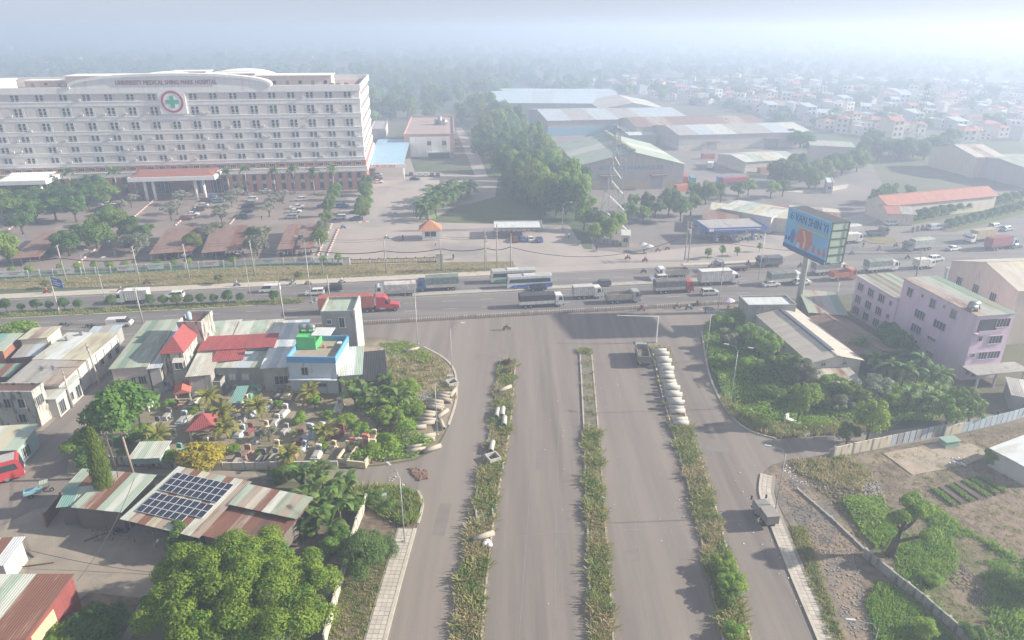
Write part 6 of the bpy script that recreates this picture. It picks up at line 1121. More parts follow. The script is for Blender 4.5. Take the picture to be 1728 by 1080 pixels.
kinds = {'DGR': 'dark grey'}
cname = {WHT: 'white', SLV: 'silver', BLK: 'black', DGR: 'dark grey', RED: 'red', BLU: 'blue', MAR: 'maroon', TEA: 'teal', GRN: 'green'}
from collections import defaultdict
bycol = defaultdict(list)
for p_ in sorted(pk): bycol[p_[2]].append(p_)
for c, l in bycol.items():
    for i, (a, b, _) in enumerate(l):
        car('%s car parked in front of the hospital%s' % (cname[c], '' if len(l) == 1 else ', %s %s one from the left' % (ORD[i], cname[c])), P(a, b), CPA + R(random.uniform(-4, 4)) + (math.pi if random.random() < .3 else 0), 'pickup' if (a, b) == (502, 352) else random.choice(('sedan', 'suv', 'suv')), c, 'cars in the hospital car park', z=.03)
pk = [(629, 297, WHT, 'topmost'), (629, 303, MAR, 'middle'), (629, 309, WHT, 'lowest')]
for a, b, c, w_ in pk: car('%s car at the hospital side wall, %s of three' % (cname[c], w_), P(a, b) + Vector((2.2, 0, 0)), R(8), 'sedan', c, 'cars at the hospital side wall', z=.03)
for i, (a, b, c) in enumerate(((694, 296, DGR), (700, 304, BLK), (709, 297, WHT), (719, 297, WHT), (729, 297, DGR), (739, 297, MAR))): car('%s car parked below the pink annex, %s from the left' % (cname[c], ORD[i]), P(a, b), R(95 if i != 1 else 5), 'sedan', c, 'cars below the pink annex', z=.03)
for a, b, c, w_ in ((869, 407, MAR, 'maroon car at the left of the gate row'), (882, 406, BLU, 'blue car left of the white one in the gate row'), (895, 406, WHT, 'white car in the gate row below the shelter'), (910, 407, BLU, 'blue car at the right end of the gate row')): car(w_, P(a, b), R(97), 'sedan', c, 'cars in the gate row', z=.03)
v = P(320, 921); car('silver car parked under the solar shed edge', v + Vector((0, .6, 0)), R(-80), 'suv', (.5, .5, .52), 'courtyard vehicles')
for a, b, lb, d, kk, cb, sd_ in ((1177, 247, 'hazy semi truck with blue-grey and red containers in the yard', R(8) + math.pi, 'container', WHT, (.18, .26, .34)), (1198, 285, 'white box van in the hazy yard', R(70), 'box', WHT, (.66, .66, .64)), (1222, 275, 'dark truck by the depot in the yard', R(20), 'flat', (.15, .2, .28), (.15, .18, .22))):
    truck(lb, P(a, b), d, 9 if kk == 'container' else 6.5, kind=kk, cab=cb, side=sd_, group='vehicles in the warehouse yard', h=3.2)
# shipping containers
def container(a, b, ang, col, label, L=6.1, z=0.0):
    p = P(a, b); t = thing('shipping_container', label, 'container', (p.x, p.y, z), ang, 'shipping containers in the yard')
    cm = mat('cont_%d_%d_%d' % tuple(int(c * 99) for c in col), col, tuple(c * .75 for c in col), .6, .6, corr=('X', .4), cdepth=.8)
    q = MB(); q.box(-L / 2, L / 2, -1.22, 1.22, .05, 2.6); q.build('body', cm, t)
    q = MB()
    for s in (-1, 1): q.box(L / 2 + .002, L / 2 + .06, s * .6 - .55, s * .6 + .55, .15, 2.5)
    q.build('doors', cm, t); q = MB()
    for x in (-L / 2, L / 2): q.box(x - .09, x + .09, -1.26, -1.12, .02, 2.64); q.box(x - .09, x + .09, 1.12, 1.26, .02, 2.64)
    q.build('corner_posts', paint(tuple(c * .7 for c in col), .6), t); return t
for a, b, g, c, lb, L in ((1240, 309, R(14), (.42, .08, .10), 'bright red container in front of the depot', 12.2), (1222, 308, R(14), (.12, .25, .42), 'blue container end behind the bright red one', 6.1), (1168, 308, R(80), (.14, .28, .42), 'blue container beside the bonded warehouse', 6.1), (1155, 306, R(80), (.40, .10, .08), 'maroon container against the bonded warehouse wall', 6.1), (1001, 317, R(4), (.08, .12, .30), 'navy container at the bonded warehouse corner', 6.1), (1194, 268, R(10), (.38, .10, .08), 'dark red container open to the yard', 6.1),
     (950, 212, R(-5), (.45, .12, .08), 'orange-red container by the blue-based warehouse', 6.1), (962, 211, R(-5), (.6, .5, .45), 'pale container by the blue-based warehouse', 6.1), (1325, 282, R(10), (.12, .35, .5), 'light blue container at the yard edge', 6.1), (1342, 281, R(10), (.42, .10, .08), 'red container at the yard edge', 6.1), (1150, 322, R(20), (.5, .16, .10), 'orange container behind the trees', 6.1), (1290, 292, R(14), (.4, .2, .12), 'rusty container near the depot', 6.1)): container(a, b, g, c, lb, L)
# ---------------------------------------------------------------- people and motorbikes
def skin_person(name, J, E, rads):
    me = bpy.data.meshes.new(name); me.from_pydata(J, E, []); o = ob(name, me); md = o.modifiers.new('skin', 'SKIN'); o.modifiers.new('sub', 'SUBSURF').levels = 1
    for i, r_ in enumerate(rads): me.skin_vertices[0].data[i].radius = (r_, r_)
    me.skin_vertices[0].data[0].use_root = True
    dg = bpy.context.evaluated_depsgraph_get(); m2 = bpy.data.meshes.new_from_object(o.evaluated_get(dg)); bpy.data.objects.remove(o); bpy.data.meshes.remove(me); return m2
SKIN = mat('skin', (.36, .21, .14), (.32, .18, .12), 2, .6)
def person_mesh(seated):
    if seated: # astride, leaning to the handlebar (+x forward)
        J = [(0, 0, .88), (.04, 0, 1.1), (.08, 0, 1.32), (.10, 0, 1.44), (.13, 0, 1.54), (.14, 0, 1.68), (.07, .2, 1.38), (.24, .26, 1.18), (.48, .24, 1.10), (.07, -.2, 1.38), (.24, -.26, 1.18), (.48, -.24, 1.10), (.02, .12, .85), (.40, .2, .82), (.34, .18, .42), (.46, .18, .37), (.02, -.12, .85), (.40, -.2, .82), (.34, -.18, .42), (.46, -.18, .37)]
    else:
        J = [(0, 0, .94), (0, 0, 1.15), (0, 0, 1.36), (0, 0, 1.47), (.01, 0, 1.56), (.02, 0, 1.70), (0, .19, 1.40), (.02, .25, 1.14), (.10, .24, .90), (0, -.19, 1.40), (.02, -.25, 1.14), (.1, -.24, .90), (0, .1, .9), (.06, .11, .5), (.02, .12, .07), (.14, .12, .04), (0, -.1, .9), (-.04, -.11, .5), (-.1, -.12, .07), (.02, -.12, .04)]
    E = [(0, 1), (1, 2), (2, 3), (3, 4), (4, 5), (2, 6), (6, 7), (7, 8), (2, 9), (9, 10), (10, 11), (0, 12), (12, 13), (13, 14), (14, 15), (0, 16), (16, 17), (17, 18), (18, 19)]
    rd = [.15, .15, .17, .07, .09, .11, .075, .055, .04, .075, .055, .04, .1, .075, .05, .04, .1, .075, .05, .04]
    me = skin_person('person', J, E, rd)
    for m in (SKIN, WHITE, DKGREY, WHITE): me.materials.append(m)
    for p in me.polygons:
        c = p.center; arm = abs(c.y) > .17
        if c.z > (1.56 if seated else 1.62) : p.material_index = 3
        elif c.z > 1.46: p.material_index = 0
        elif c.z > (.93 if seated else .96) and not (seated and c.x > .42): p.material_index = 1
        elif seated and c.x > .42 and c.z > .95: p.material_index = 0
        else: p.material_index = 2
        p.use_smooth = True
    return me
PM = {True: person_mesh(True), False: person_mesh(False)}
SHIRTS = {'white': (.7, .7, .68), 'green': (.05, .36, .16), 'red': (.45, .06, .06), 'blue': (.08, .16, .40), 'black': (.03, .03, .03), 'grey': (.3, .3, .31), 'orange': (.6, .25, .06), 'pink': (.6, .3, .35), 'teal': (.1, .35, .38), 'yellow': (.6, .5, .1)}
HELM = {'white': 'white', 'green': 'green', 'red': 'white', 'blue': 'red', 'black': 'red', 'grey': 'black', 'orange': 'blue', 'pink': 'white', 'teal': 'white', 'yellow': 'grey'}
def person(p, ang, shirt, label, seated=True, z=.05, group=None):
    o = tag(ob('person', PM[seated], None, (p[0], p[1], z), ang), label, 'person', group)
    setmat_(o, paint(SHIRTS[shirt], .8), 1); setmat_(o, paint((.06, .06, .08) if shirt != 'black' else (.1, .12, .2), .8), 2); setmat_(o, paint(SHIRTS[HELM[shirt]], .3) if seated else BLACK, 3); return o
def setmat_(o, m, i): o.material_slots[i].link = 'OBJECT'; o.material_slots[i].material = m
MBM = {}
def motorbike(p, ang, col, label, z=.05, group='motorbikes', parts=True):
    t = thing('motorbike', label, 'motorbike', (p[0], p[1], z), ang, group)
    if col not in MBM:
        a = MB(); a.path([(-.62, 0, .3), (-.2, 0, .42), (.2, 0, .42), (.5, 0, .75), (.56, 0, 1.0)], [.05, .12, .10, .09, .04], 7); a.ext([(-.75, .62), (-.2, .5), (.05, .52), (-.1, .74), (-.7, .8)], -.12, .12); a.ext([(.3, .35), (.42, .35), (.66, .95), (.5, 1.0)], -.17, .17)
        s = MB(); s.box(-.7, .08, -.13, .13, .781, .86, tx=.05, ty=.02)
        h = MB(); h.path([(.5, -.34, 1.05), (.56, 0, 1.0), (.5, .34, 1.05)], .025, 5); h.path([(.62, 0, .3), (.54, 0, 1.0)], .035, 5)
        MBM[col] = (a.mesh('frame', paint(SHIRTS[col], .3), True), s.mesh('seat', BLACK), h.mesh('handlebar', STEEL))
    for n_, me in zip(('frame', 'seat', 'handlebar'), MBM[col]): ob(n_, me, t)
    for x in (-.62, .64): wheel(t, x, 0, .29, .09)
    return t
rid = [(855, 557, .2, 'green', 'in the empty junction'), (1082, 525, 3.2, 'black', 'along the divider, leftmost of the near group'), (1142, 521, .2, 'grey', 'left of the pair at the divider'), (1162, 523, 0.1, 'white', 'middle of the three at the divider'), (1176, 517, .2, 'black', 'right of the three at the divider'), (577, 478, 3.3, 'white', 'on the far pavement above the red semi'), (205, 493, 3.3, 'grey', 'on the far pavement below the twin poles'), (248, 480, 3.3, 'black', 'at the foot of the twin poles'), (400, 484, 3.3, 'pink', 'on the far pavement near the sapling'), (80, 496, 3.3, 'red', 'on the far pavement by the blue road sign'),
      (494, 481, 3.3, 'grey', 'on the far pavement behind the white SUV'), (520, 481, 3.3, 'orange', 'on the far pavement behind the black SUV'), (652, 404, 3.2, 'white', 'on the forecourt, left of two'), (680, 405, 1.4, 'black', 'on the forecourt, right of two'), (579, 386, 3.2, 'blue', 'by the forecourt tree strip'), (960, 402, 1.2, 'white', 'by the forest belt, upper one'), (977, 414, 1.0, 'grey', 'by the forest belt, lower one'), (1007, 424, 1.5, 'black', 'at the wedge of trees'), (1059, 438, .2, 'red', 'in front of the umbrella stall, left'), (1088, 442, .2, 'blue', 'in front of the umbrella stall, right'),
      (1110, 425, .3, 'grey', 'on the frontage road, left of two'), (1126, 422, .3, 'white', 'on the frontage road, right of two'), (1086, 461, 3.3, 'red', 'above the small box truck'), (1200, 452, 3.3, 'black', 'by the verge island, left'), (1214, 449, 3.3, 'grey', 'by the verge island, right'), (1262, 448, 3.3, 'black', 'near the flatbed truck'), (1437, 430, 3.4, 'grey', 'behind the billboard, left'), (1483, 423, 3.4, 'black', 'behind the billboard, middle'), (1511, 417, 3.4, 'red', 'at the traffic island'), (1531, 437, .2, 'grey', 'below the turning truck'), (1350, 452, .2, 'blue', 'beside the billboard pole'), (1681, 708, .2, 'black', 'on the dirt lane at the right edge'), (765, 438, 1.5, 'black', 'just outside the yellow gate')]
for a, b, g, c, w_ in rid:
    v = P(a, b); bc = random.choice(list(SHIRTS)); motorbike(v, g, bc if bc != 'yellow' else 'red', 'motorbike of the rider %s' % w_, group='ridden motorbikes'); person(v + Vector((math.cos(g) * -.12, math.sin(g) * -.12, 0)), g, c, 'rider in %s shirt %s' % (c, w_), True, group='motorbike riders')
stand = [(370, 328, 'black', 'by the portico columns'), (735, 415, 'white', 'beside the gate house'), (1456, 418, 'black', 'near the parked trucks'), (1248, 410, 'white', 'at the pumps, left'), (1262, 409, 'blue', 'at the pumps, right'), (1236, 411, 'red', 'at the pumps, far left'), (1230, 522, 'grey', 'under the street stall umbrella'), (1190, 528, 'black', 'at the junction corner'), (178, 412, 'red', 'under the dark tree cluster'), (186, 414, 'white', 'under the dark tree cluster, right'), (200, 870, 'yellow', 'beside the shed awning'), (442, 372, 'black', 'walking in the car park')]
for a, b, c, w_ in stand: person(P(a, b), random.uniform(0, 6), c, 'person in %s top standing %s' % (c, w_), False, group='people standing about')
rows_ = [((469, 432), (494, 431), 12, 'narrow rust-brown shed'), ((505, 431), (527, 429), 9, 'shed closest to the forecourt'), ((270, 437), (322, 433), 10, 'widest brown shed'), ((352, 434), (410, 430), 10, 'brown shed right of the widest'), ((838, 391), (905, 390), 9, 'white gate shelter'), ((1215, 407), (1285, 403), 9, 'petrol station canopy')]
for (a, b), (c, d), n, w_ in rows_:
    for i in range(n):
        f = i / (n - 1); v = P(a + (c - a) * f, b + (d - b) * f); motorbike(v + Vector((0, random.uniform(-.4, .4), 0)), R(98) + random.uniform(-.2, .2), random.choice(('black', 'black', 'grey', 'red', 'blue', 'white')), 'parked motorbike under the %s, %s from the left' % (w_, ORD[i]), .03, 'parked motorbikes')
for a, b, w_ in ((108, 551, 'left of the two by the workshop'), (152, 553, 'beside the grey awning'), (205, 900, 'in front of the patched shed')): motorbike(P(a, b), R(30), 'black', 'black motorbike parked %s' % w_, group='parked motorbikes')
# cargo tricycle
v = P(70, 834); t = thing('cargo_tricycle', 'blue motor tricycle with long open cargo tray in the lane', 'tricycle', (v.x, v.y, .06), R(28))
q = MB(); q.box(-1.9, .2, -.6, .6, .62, .70); q.box(-1.9, .2, -.6, -.56, .701, .98); q.box(-1.9, .2, .56, .6, .701, .98); q.box(-1.9, -1.86, -.56, .56, .701, .98); q.build('cargo_tray', paint((.25, .45, .52), .5), t)
q = MB(); q.path([(.2, 0, .5), (.7, 0, .6), (1.2, 0, 1.0)], [.1, .14, .06], 7); q.box(.3, .8, -.18, .18, .74, .84); q.path([(1.15, -.38, 1.1), (1.2, 0, 1.05), (1.15, .38, 1.1)], .03, 5); q.build('frame', DKGREY, t)
q = MB(); q.box(.1, 1.1, -.5, .5, 1.78, 1.83); q.build('canopy', SH('green'), t)
q = MB()
for x in (.15, 1.05): q.box(x - .02, x + .02, -.42, -.38, .5, 1.779); q.box(x - .02, x + .02, .38, .42, .5, 1.779)
q.build('canopy_posts', STEEL, t); wheel(t, 1.3, 0, .3, .12); wheel(t, -1.1, .62, .3, .14); wheel(t, -1.1, -.62, .3, .14)
# ---------------------------------------------------------------- billboard
A, B = P(1332, 349, 24.2), P(1404, 376, 24.2); dv_ = B - A; ba = math.atan2(dv_.y, dv_.x); bw_ = dv_.length; mid = (A + B) / 2; bt, bb = 24.2, 15.4; bp_ = P(1345, 525)
bl = thing('billboard', 'tall single-pole billboard with blue VAN SHIN YI face and green slatted side', 'billboard', (bp_.x, bp_.y, 0), ba)
inv = Matrix.Rotation(-ba, 4, 'Z'); c = inv @ (mid - Vector((bp_.x, bp_.y, 0))); x0, x1, yf = c.x - bw_ / 2, c.x + bw_ / 2, c.y
q = MB(); q.path([(0, 0, 0), (0, 0, 14), (0, .2, 15.6)], [.72, .6, .55], 16); q.build('pole', mat('billboard_pole', (.50, .49, .46), (.42, .41, .39), .8, .5), bl, True)
dep_ = 4.2
def band(z0, z1, c1, nm='panel', a=0, b=1, y=-.0, m=None):
    q = MB(); q.box(x0 + (x1 - x0) * a, x0 + (x1 - x0) * b, yf - .06 + y, yf + .06 + y, z0, z1); return q.build(nm, m or paint(c1, .5), bl)
face = band(bb, bt, None, m=mat('billboard_blue', (.17, .48, .74), (.14, .40, .68), .12, .5))
band(bb - .02, bb + .9, (.05, .10, .30), 'strip', 0, 1, -.07)
q = MB(); q.box(x0, x1, yf + .07, yf + dep_, bt - .16, bt); q.build('top_deck', DKGREY, bl)
q = MB(); q.add([(x0, yf + .1, bb), (x1, yf + dep_, bb), (x1, yf + dep_, bt), (x0, yf + .1, bt)], [(0, 1, 2, 3), (3, 2, 1, 0)]); q.build('back_panel', GREY, bl)
for k in range(5):
    z = bb + .2 + k * (bt - bb - .2) / 5; q = MB(); q.box(x1 - .02, x1 + .04, yf + .3, yf + dep_ - .3, z + .15, z + 1.5); q.build('side_slat', paint((.42, .52, .42), .6), bl)
q = MB()
for k in range(6): z = bb + k * (bt - bb) / 5 - (.1 if k == 5 else 0); q.box(x1 + .05, x1 + .16, yf + .1, yf + dep_, z, z + .14)
for y in (yf + .1, yf + dep_ - .15): q.box(x1 + .17, x1 + .3, y, y + .15, bb, bt)
q.box(x0 + 1, x1 - 1, yf + .5, yf + .8, bb - .5, bb - .03); q.box(x0 + 1, x1 - 1, yf + 2, yf + 2.3, bb - .5, bb - .03); q.build('side_frame', paint((.06, .12, .08), .6), bl)
NAVY = paint((.02, .05, .22), .5); W_ = x1 - x0
text('VAN SHIN YI', 2.5, NAVY, bl, (x0 + W_ * .58, yf - .1, bt - 1.6), depth=.04, width=W_ * .76)
q = MB(); lx, lz = x0 + W_ * .1, bt - 2.2   # angular mark left of the name
q.path([(lx + .1, yf - .1, lz + 1.4), (lx - .5, yf - .1, lz), (lx + .1, yf - .1, lz)], .09, 4); q.path([(lx + .35 + .35 * math.cos(a_), yf - .1, lz + .35 + .35 * math.sin(a_)) for a_ in np.linspace(0, 6.0, 12)], .09, 4); q.build('emblem', NAVY, bl)
def disc(cx_, cz, rx, rz, col, y, nm='picture', n=20):
    q = MB(); q.add([(cx_ + rx * math.cos(6.2832 * i / n), yf - y, cz + rz * math.sin(6.2832 * i / n)) for i in range(n)], [tuple(range(n))]); q.build(nm, paint(col, .5), bl)
q = MB(); q.box(x0 + W_ * .24, x0 + W_ * .94, yf - .08, yf - .062, bt - 3.5, bt - 2.95); q.build('banner_strip', paint((.30, .33, .28), .5), bl); q = MB(); q.box(x0 + W_ * .26, x0 + W_ * .92, yf - .09, yf - .082, bt - 3.35, bt - 3.1); q.build('banner_strip', paint((.55, .50, .30), .5), bl)
q = MB(); q.add([(x0 + W_ * a, yf - .075, bb + b) for a, b in ((.30, 1.6), (.58, 1.0), (.68, 3.2), (.62, 5.2), (.36, 5.4), (.28, 3.8))], [(0, 1, 2, 3, 4, 5)]); q.build('picture', paint((.55, .17, .10), .5), bl)
q = MB(); q.add([(x0 + W_ * a, yf - .085, bb + b) for a, b in ((.42, 5.0), (.46, 5.0), (.52, 3.4), (.51, 1.4), (.47, 1.4), (.48, 3.2))], [(0, 1, 2, 3, 4, 5)]); q.build('picture', paint((.75, .55, .40), .5), bl)
disc(x0 + W_ * .2, bb + 3, W_ * .06, 1.6, (.06, .14, .45), .07); disc(x0 + W_ * .36, bb + 1.6, W_ * .04, .7, (.45, .62, .75), .095)
for f in (.72, .84, .95): disc(x0 + W_ * f, bb + 1.9, W_ * .035, .6, (.6, .12, .08), .08); disc(x0 + W_ * f, bb + 2.7, W_ * .015, .35, (.6, .12, .08), .085)
for f in (.05, .12): disc(x0 + W_ * f, bb + 2.2, W_ * .025, .55, (.03, .08, .3), .08)
# ---------------------------------------------------------------- pylons
def pylon(x, y, h, wb, label, r_=.07):
    t = thing('pylon', label, 'pylon', (x, y, 0), R(12), 'power pylons'); lv = [0, .18, .34, .48, .60, .70, .79, .87, .94, 1.0]; ws = [wb * (1 - .88 * min(1, z / .72)) / 2 + .35 for z in lv]; q = MB()
    for i in range(len(lv) - 1):
        z0, z1, a, b = lv[i] * h, lv[i + 1] * h, ws[i], ws[i + 1]; C0 = [(-a, -a), (a, -a), (a, a), (-a, a)]; C1 = [(-b, -b), (b, -b), (b, b), (-b, b)]
        for k in range(4):
            k2 = (k + 1) % 4; q.path([(*C0[k], z0), (*C1[k], z1)], r_ * 1.3, 4); q.path([(*C0[k], z0), (*C1[k2], z1)], r_ * .8, 4); q.path([(*C0[k2], z0), (*C1[k], z1)], r_ * .8, 4); q.path([(*C1[k], z1), (*C1[k2], z1)], r_ * .8, 4)
    q.build('mast', STEEL, t)
    for z in (.66, .79, .92):
        for s in (-1, 1):
            q = MB(); L = 3.4; q.path([(0, .3, z * h), (s * L, 0, z * h + .3)], r_, 4); q.path([(0, -.3, z * h), (s * L, 0, z * h + .3)], r_, 4); q.path([(0, 0, z * h + 1.3), (s * L, 0, z * h + .3)], r_, 4); q.build('cross_arm', STEEL, t)
            q = MB(); q.path([(s * L, 0, z * h + .3), (s * L, 0, z * h - .9)], .07, 5); q.build('insulator', paint((.5, .5, .5), .4), t)
v = P(1033, 384); pylon(v.x, v.y, 33, 7, 'steel lattice pylon rising from the trees by the bonded warehouse', .065)
v = P(1541, 252); pylon(v.x, v.y, 34, 8, 'hazy lattice pylon in front of the town', .09)
# ---------------------------------------------------------------- lamps and poles
def lamp(a, b, h, label, arm=(1.8, 0), double=False, r_=.068, group='street lamps'):
    v = P(a, b); t = thing('street_lamp', label, 'street lamp', (v.x, v.y, 0), 0, group); q = MB(); q.path([(0, 0, 0), (0, 0, .3), (0, 0, h)], [r_ * 1.9, r_ * 1.2, r_ * .75], 8); q.build('pole', STEEL, t, True)
    q = MB(); q.box(-.25, .25, -.25, .25, 0, .25); q.build('base', CONC, t)
    for s in ((1, -1) if double else (1,)):
        x, y = arm[0] * s, arm[1] * s; q = MB(); q.path([(0, 0, h - .4), (x * .25, y * .25, h + .5), (x, y, h + .75)], [r_ * .7, r_ * .6, r_ * .5], 6); q.build('arm', STEEL, t)
        q = MB(); q.xf = Matrix.Translation((x, y, h + .72)) @ Matrix.Rotation(math.atan2(y, x), 4, 'Z'); q.box(-.1, .75, -.16, .16, -.08, .08, ty=.05); q.build('lamp_head', paint((.55, .56, .56), .4), t)
lamp(763, 636, 10.2, 'grey street lamp on the rounded corner kerb', (2.0, .3)); lamp(738, 735, 10, 'street lamp standing among the concrete pipes', (2, .2)); lamp(683, 916, 10, 'street lamp at the end of the left pavement', (-1.4, 1.6)); lamp(1231, 690, 11.2, 'double-headed street lamp at the right-hand corner', (1.5, -.6), True)
lamp(1190, 610, 10, 'street lamp at the edge of the overgrown plot', (-1.6, .5)); lamp(1306, 872, 10, 'street lamp behind the small box truck', (-1.8, .6)); lamp(1447, 1185, 9.6, 'street lamp at the bottom right of which only the curved arm shows', (-2.2, .3))
lamp(705, 582, 12.2, 'plain tall mast at the left corner of the junction', (-1.4, .3), r_=.09); lamp(526, 511, 15.5, 'tall highway mast in front of the motorbike sheds', (-1.6, .4), r_=.09); lamp(1211, 526, 12, 'highway mast at the corner stall', (-1.5, .4), r_=.09); lamp(1280, 471, 12.5, 'highway mast left of the billboard', (-1.5, .4), r_=.09); lamp(178, 508, 10, 'slim highway lamp behind the clipped trees', (1.2, .8)); lamp(424, 508, 11, 'slim highway lamp near the white van', (-1.4, .3)); lamp(949, 392, 9, 'lamp post at the lane between the tree belts', (2.2, .2)); lamp(1404, 540, 9, 'slim lamp beside the dark shed', (-1.2, .4)); lamp(146, 470, 7, 'slim lamp at the hospital fence near the blue sign', (1.2, .3))
v = P(1107, 578); t = thing('gantry_pole', 'white mast with one long horizontal arm at the junction', 'pole', (v.x, v.y, 0), 0); q = MB(); q.path([(0, 0, 0), (0, 0, 5.9)], [.16, .11], 8); q.build('pole', WHITE, t); q = MB(); q.path([(0, 0, 5.85), (-8.4, .4, 5.95)], [.1, .07], 6); q.build('arm', WHITE, t)
def upole(a, b, h, label, arms=2, ang=HA, lean=(0, 0), group='utility poles', tr=False):
    v = P(a, b); t = thing('utility_pole', label, 'utility pole', (v.x, v.y, 0), ang, group); q = MB(); q.path([(0, 0, 0), (lean[0], lean[1], h)], [.2, .12], 8); q.build('pole', POLE_C, t, True)
    for k in range(arms):
        z = h - .3 - k * .9; q = MB(); q.box(lean[0] - .07, lean[0] + .07, lean[1] - 1.1, lean[1] + 1.1, z - .06, z + .06); q.build('cross_arm', STEEL, t)
        for s in (-1, 0, 1): q = MB(); q.path([(lean[0], lean[1] + s, z + .07), (lean[0], lean[1] + s, z + .3)], [.07, .05], 6); q.build('insulator', paint((.35, .2, .15), .4), t)
    if tr: q = MB(); q.path([(lean[0] + .5, lean[1], h - 3.4), (lean[0] + .5, lean[1], h - 2.3)], .4, 10); q.build('transformer', GREY, t)
    return Vector((v.x, v.y, 0)), h
far = [(-30, 480), (112, 474), (236, 476), (320, 472), (430, 465), (545, 462), (652, 461), (745, 457), (821, 456), (862, 453)]
ups = [upole(a, b, 9.6, 'concrete utility pole on the far verge, %s from the left' % ORD[i], 1 if i % 2 else 2) for i, (a, b) in enumerate(far)]
upole(839, 455, 12.5, 'tall utility pole with many cross-arms near the gate', 4); upole(819, 458, 11.5, 'tall utility pole with many cross-arms just left of its twin', 4); upole(1155, 439, 11.2, 'left pole of the pair at the verge island', 2, tr=True); upole(1161, 441, 11.2, 'right pole of the pair at the verge island', 2)
upole(241, 545, 8.5, 'utility pole between the workshops and the highway', 2); upole(480, 545, 9.5, 'utility pole behind the mint-white roof', 1); upole(556, 503, 6, 'short pole in front of the black SUV', 0); upole(172, 658, 9.2, 'leaning pole with insulators beside the lane', 2, R(40), (-.5, 0)); upole(123, 688, 7, 'thin dark pole beside the white shop house', 1, R(40)); upole(1545, 470, 8, 'utility pole by the beige hall', 1)
v = P(199, 806); v2 = P(227, 806); t = thing('pole_frame', 'H-shaped pair of poles joined by a cross-beam beside the cypress', 'utility pole', (v.x, v.y, 0), 0)
dx = v2.x - v.x
for x in (0, dx): q = MB(); q.path([(x, 0, 0), (x - .2, 0, 7.6)], [.2, .13], 8); q.build('pole', mat('brown_pole', (.36, .29, .23), (.28, .22, .18), 2, .9), t, True)
q = MB(); q.box(-.8, dx + .6, -.1, .1, 7.3, 7.5); q.build('cross_beam', STEEL, t)
for i in range(5): q = MB(); q.path([(-.6 + i * (dx + 1) / 4, 0, 7.5), (-.6 + i * (dx + 1) / 4, 0, 7.85)], .07, 6); q.build('insulator', paint((.35, .2, .15), .4), t)
CAB = paint((.03, .03, .03), .6)
def cable(p0, p1, sag, label, r_=.05, n=10, group='overhead cables'):
    q = MB(); q.path([p0.lerp(p1, i / n) - Vector((0, 0, sag * 4 * (i / n) * (1 - i / n))) for i in range(n + 1)], r_, 4); tag(q.build('cable', CAB), label, 'cable', group)
for i in range(len(ups) - 1):
    (a, h), (b, _) = ups[i], ups[i + 1]
    cable(a + Vector((0, 0, 6.2)), b + Vector((0, 0, 6.2)), .7, 'thick black cable bundle along the hospital fence, %s span from the left' % ORD[i], .11)
    for s, w_ in ((-1, 'near'), (1, 'far')): cable(a + HY * s + Vector((0, 0, h - .2)), b + HY * s + Vector((0, 0, h - .2)), .5, 'thin %s-side power line above the far verge, %s span from the left' % (w_, ORD[i]), .03)
a, b = ups[-1][0], Vector(P(1155, 439)); cable(a + Vector((0, 0, 6)), b + Vector((0, 0, 7)), 4.2, 'long sagging cable across the forecourt mouth', .08); cable(b + Vector((0, 0, 7)), Vector(P(1545, 470)) + Vector((0, 0, 7)), 2.0, 'cable from the pole pair towards the beige hall', .06)
cable(Vector(P(199, 806, 7.7)), Vector(P(172, 658, 8.8)), 1.0, 'cable from the H-shaped poles up the lane', .04); cable(Vector(P(265, 970)) + Vector((0, 0, .3)), Vector(P(55, 955)) + Vector((0, 0, 2.5)), .4, 'cable sagging across the courtyard', .035); cable(Vector(P(227, 806, 7.6)), Vector(P(130, 980, 4.4)), 1.0, 'cable from the H-shaped poles to the corner shed', .035)
# ---------------------------------------------------------------- fences and walls
FG = mat('fence_green', (.10, .33, .26), (.08, .26, .21), 1, .7)
fl = [Vector(P(a, b)) for a, b in ((-40, 474), (0, 471.5), (430, 449.5), (578, 446.5))]; fn = smooth_line(fl, 10); L_ = sum((fn[i + 1] - fn[i]).length for i in range(len(fn) - 1))
fe = thing('fence', 'green railing fence along the hospital grounds', 'fence', (0, 0, 0))
for i in range(len(fn) - 1):
    a, b = fn[i], fn[i + 1]; n = max(1, int((b - a).length / 2.5)); d = (b - a).normalized(); g = math.atan2(d.y, d.x)
    for k in range(n):
        p, p2 = a.lerp(b, k / n), a.lerp(b, (k + 1) / n); l = (p2 - p).length; q = MB(); q.box(0.06, l - .06, -.12, .12, 0, .5)
        for j in range(int(l / .22)): q.box(.1 + j * .22, .15 + j * .22, -.025, .025, .5, 1.9)
        q.box(.07, l - .07, -.035, .035, 1.6, 1.68); q.build('railing_panel', FG, fe, loc=p, rz=g); q = MB(); q.box(-.15, .15, -.15, .15, 0, 2.1); q.build('post', paint((.45, .52, .48), .8), fe, loc=p, rz=g)
for i, f in enumerate((.06, .11, .165, .2, .25, .30, .345, .385, .45, .50, .56, .62, .70, .8)):
    k = int(f * (len(fn) - 1)); p = fn[k]; d = (fn[k + 1] - p).normalized(); t = thing('banner', 'white advertising banner on the green fence, %s from the left' % ORD[i], 'banner', (p.x + d.y * .22, p.y - d.x * .22, 0), math.atan2(d.y, d.x), 'banners on the hospital fence')
    q = MB(); q.box(-2.0, 2.0, -.02, .02, .7, 2.3); q.build('sheet', mat('banner_%d' % (i % 3), ((.66, .66, .64), (.60, .66, .66), (.68, .60, .58))[i % 3], (.45, .5, .52), 1.5, .7), t); q = MB(); q.box(-1.6, 1.2, -.03, -.022, 1.55, 1.75); q.box(-1.6, .4, -.03, -.022, 1.15, 1.3); q.build('print', paint((.35, .12, .12) if i % 2 else (.10, .35, .28), .7), t)
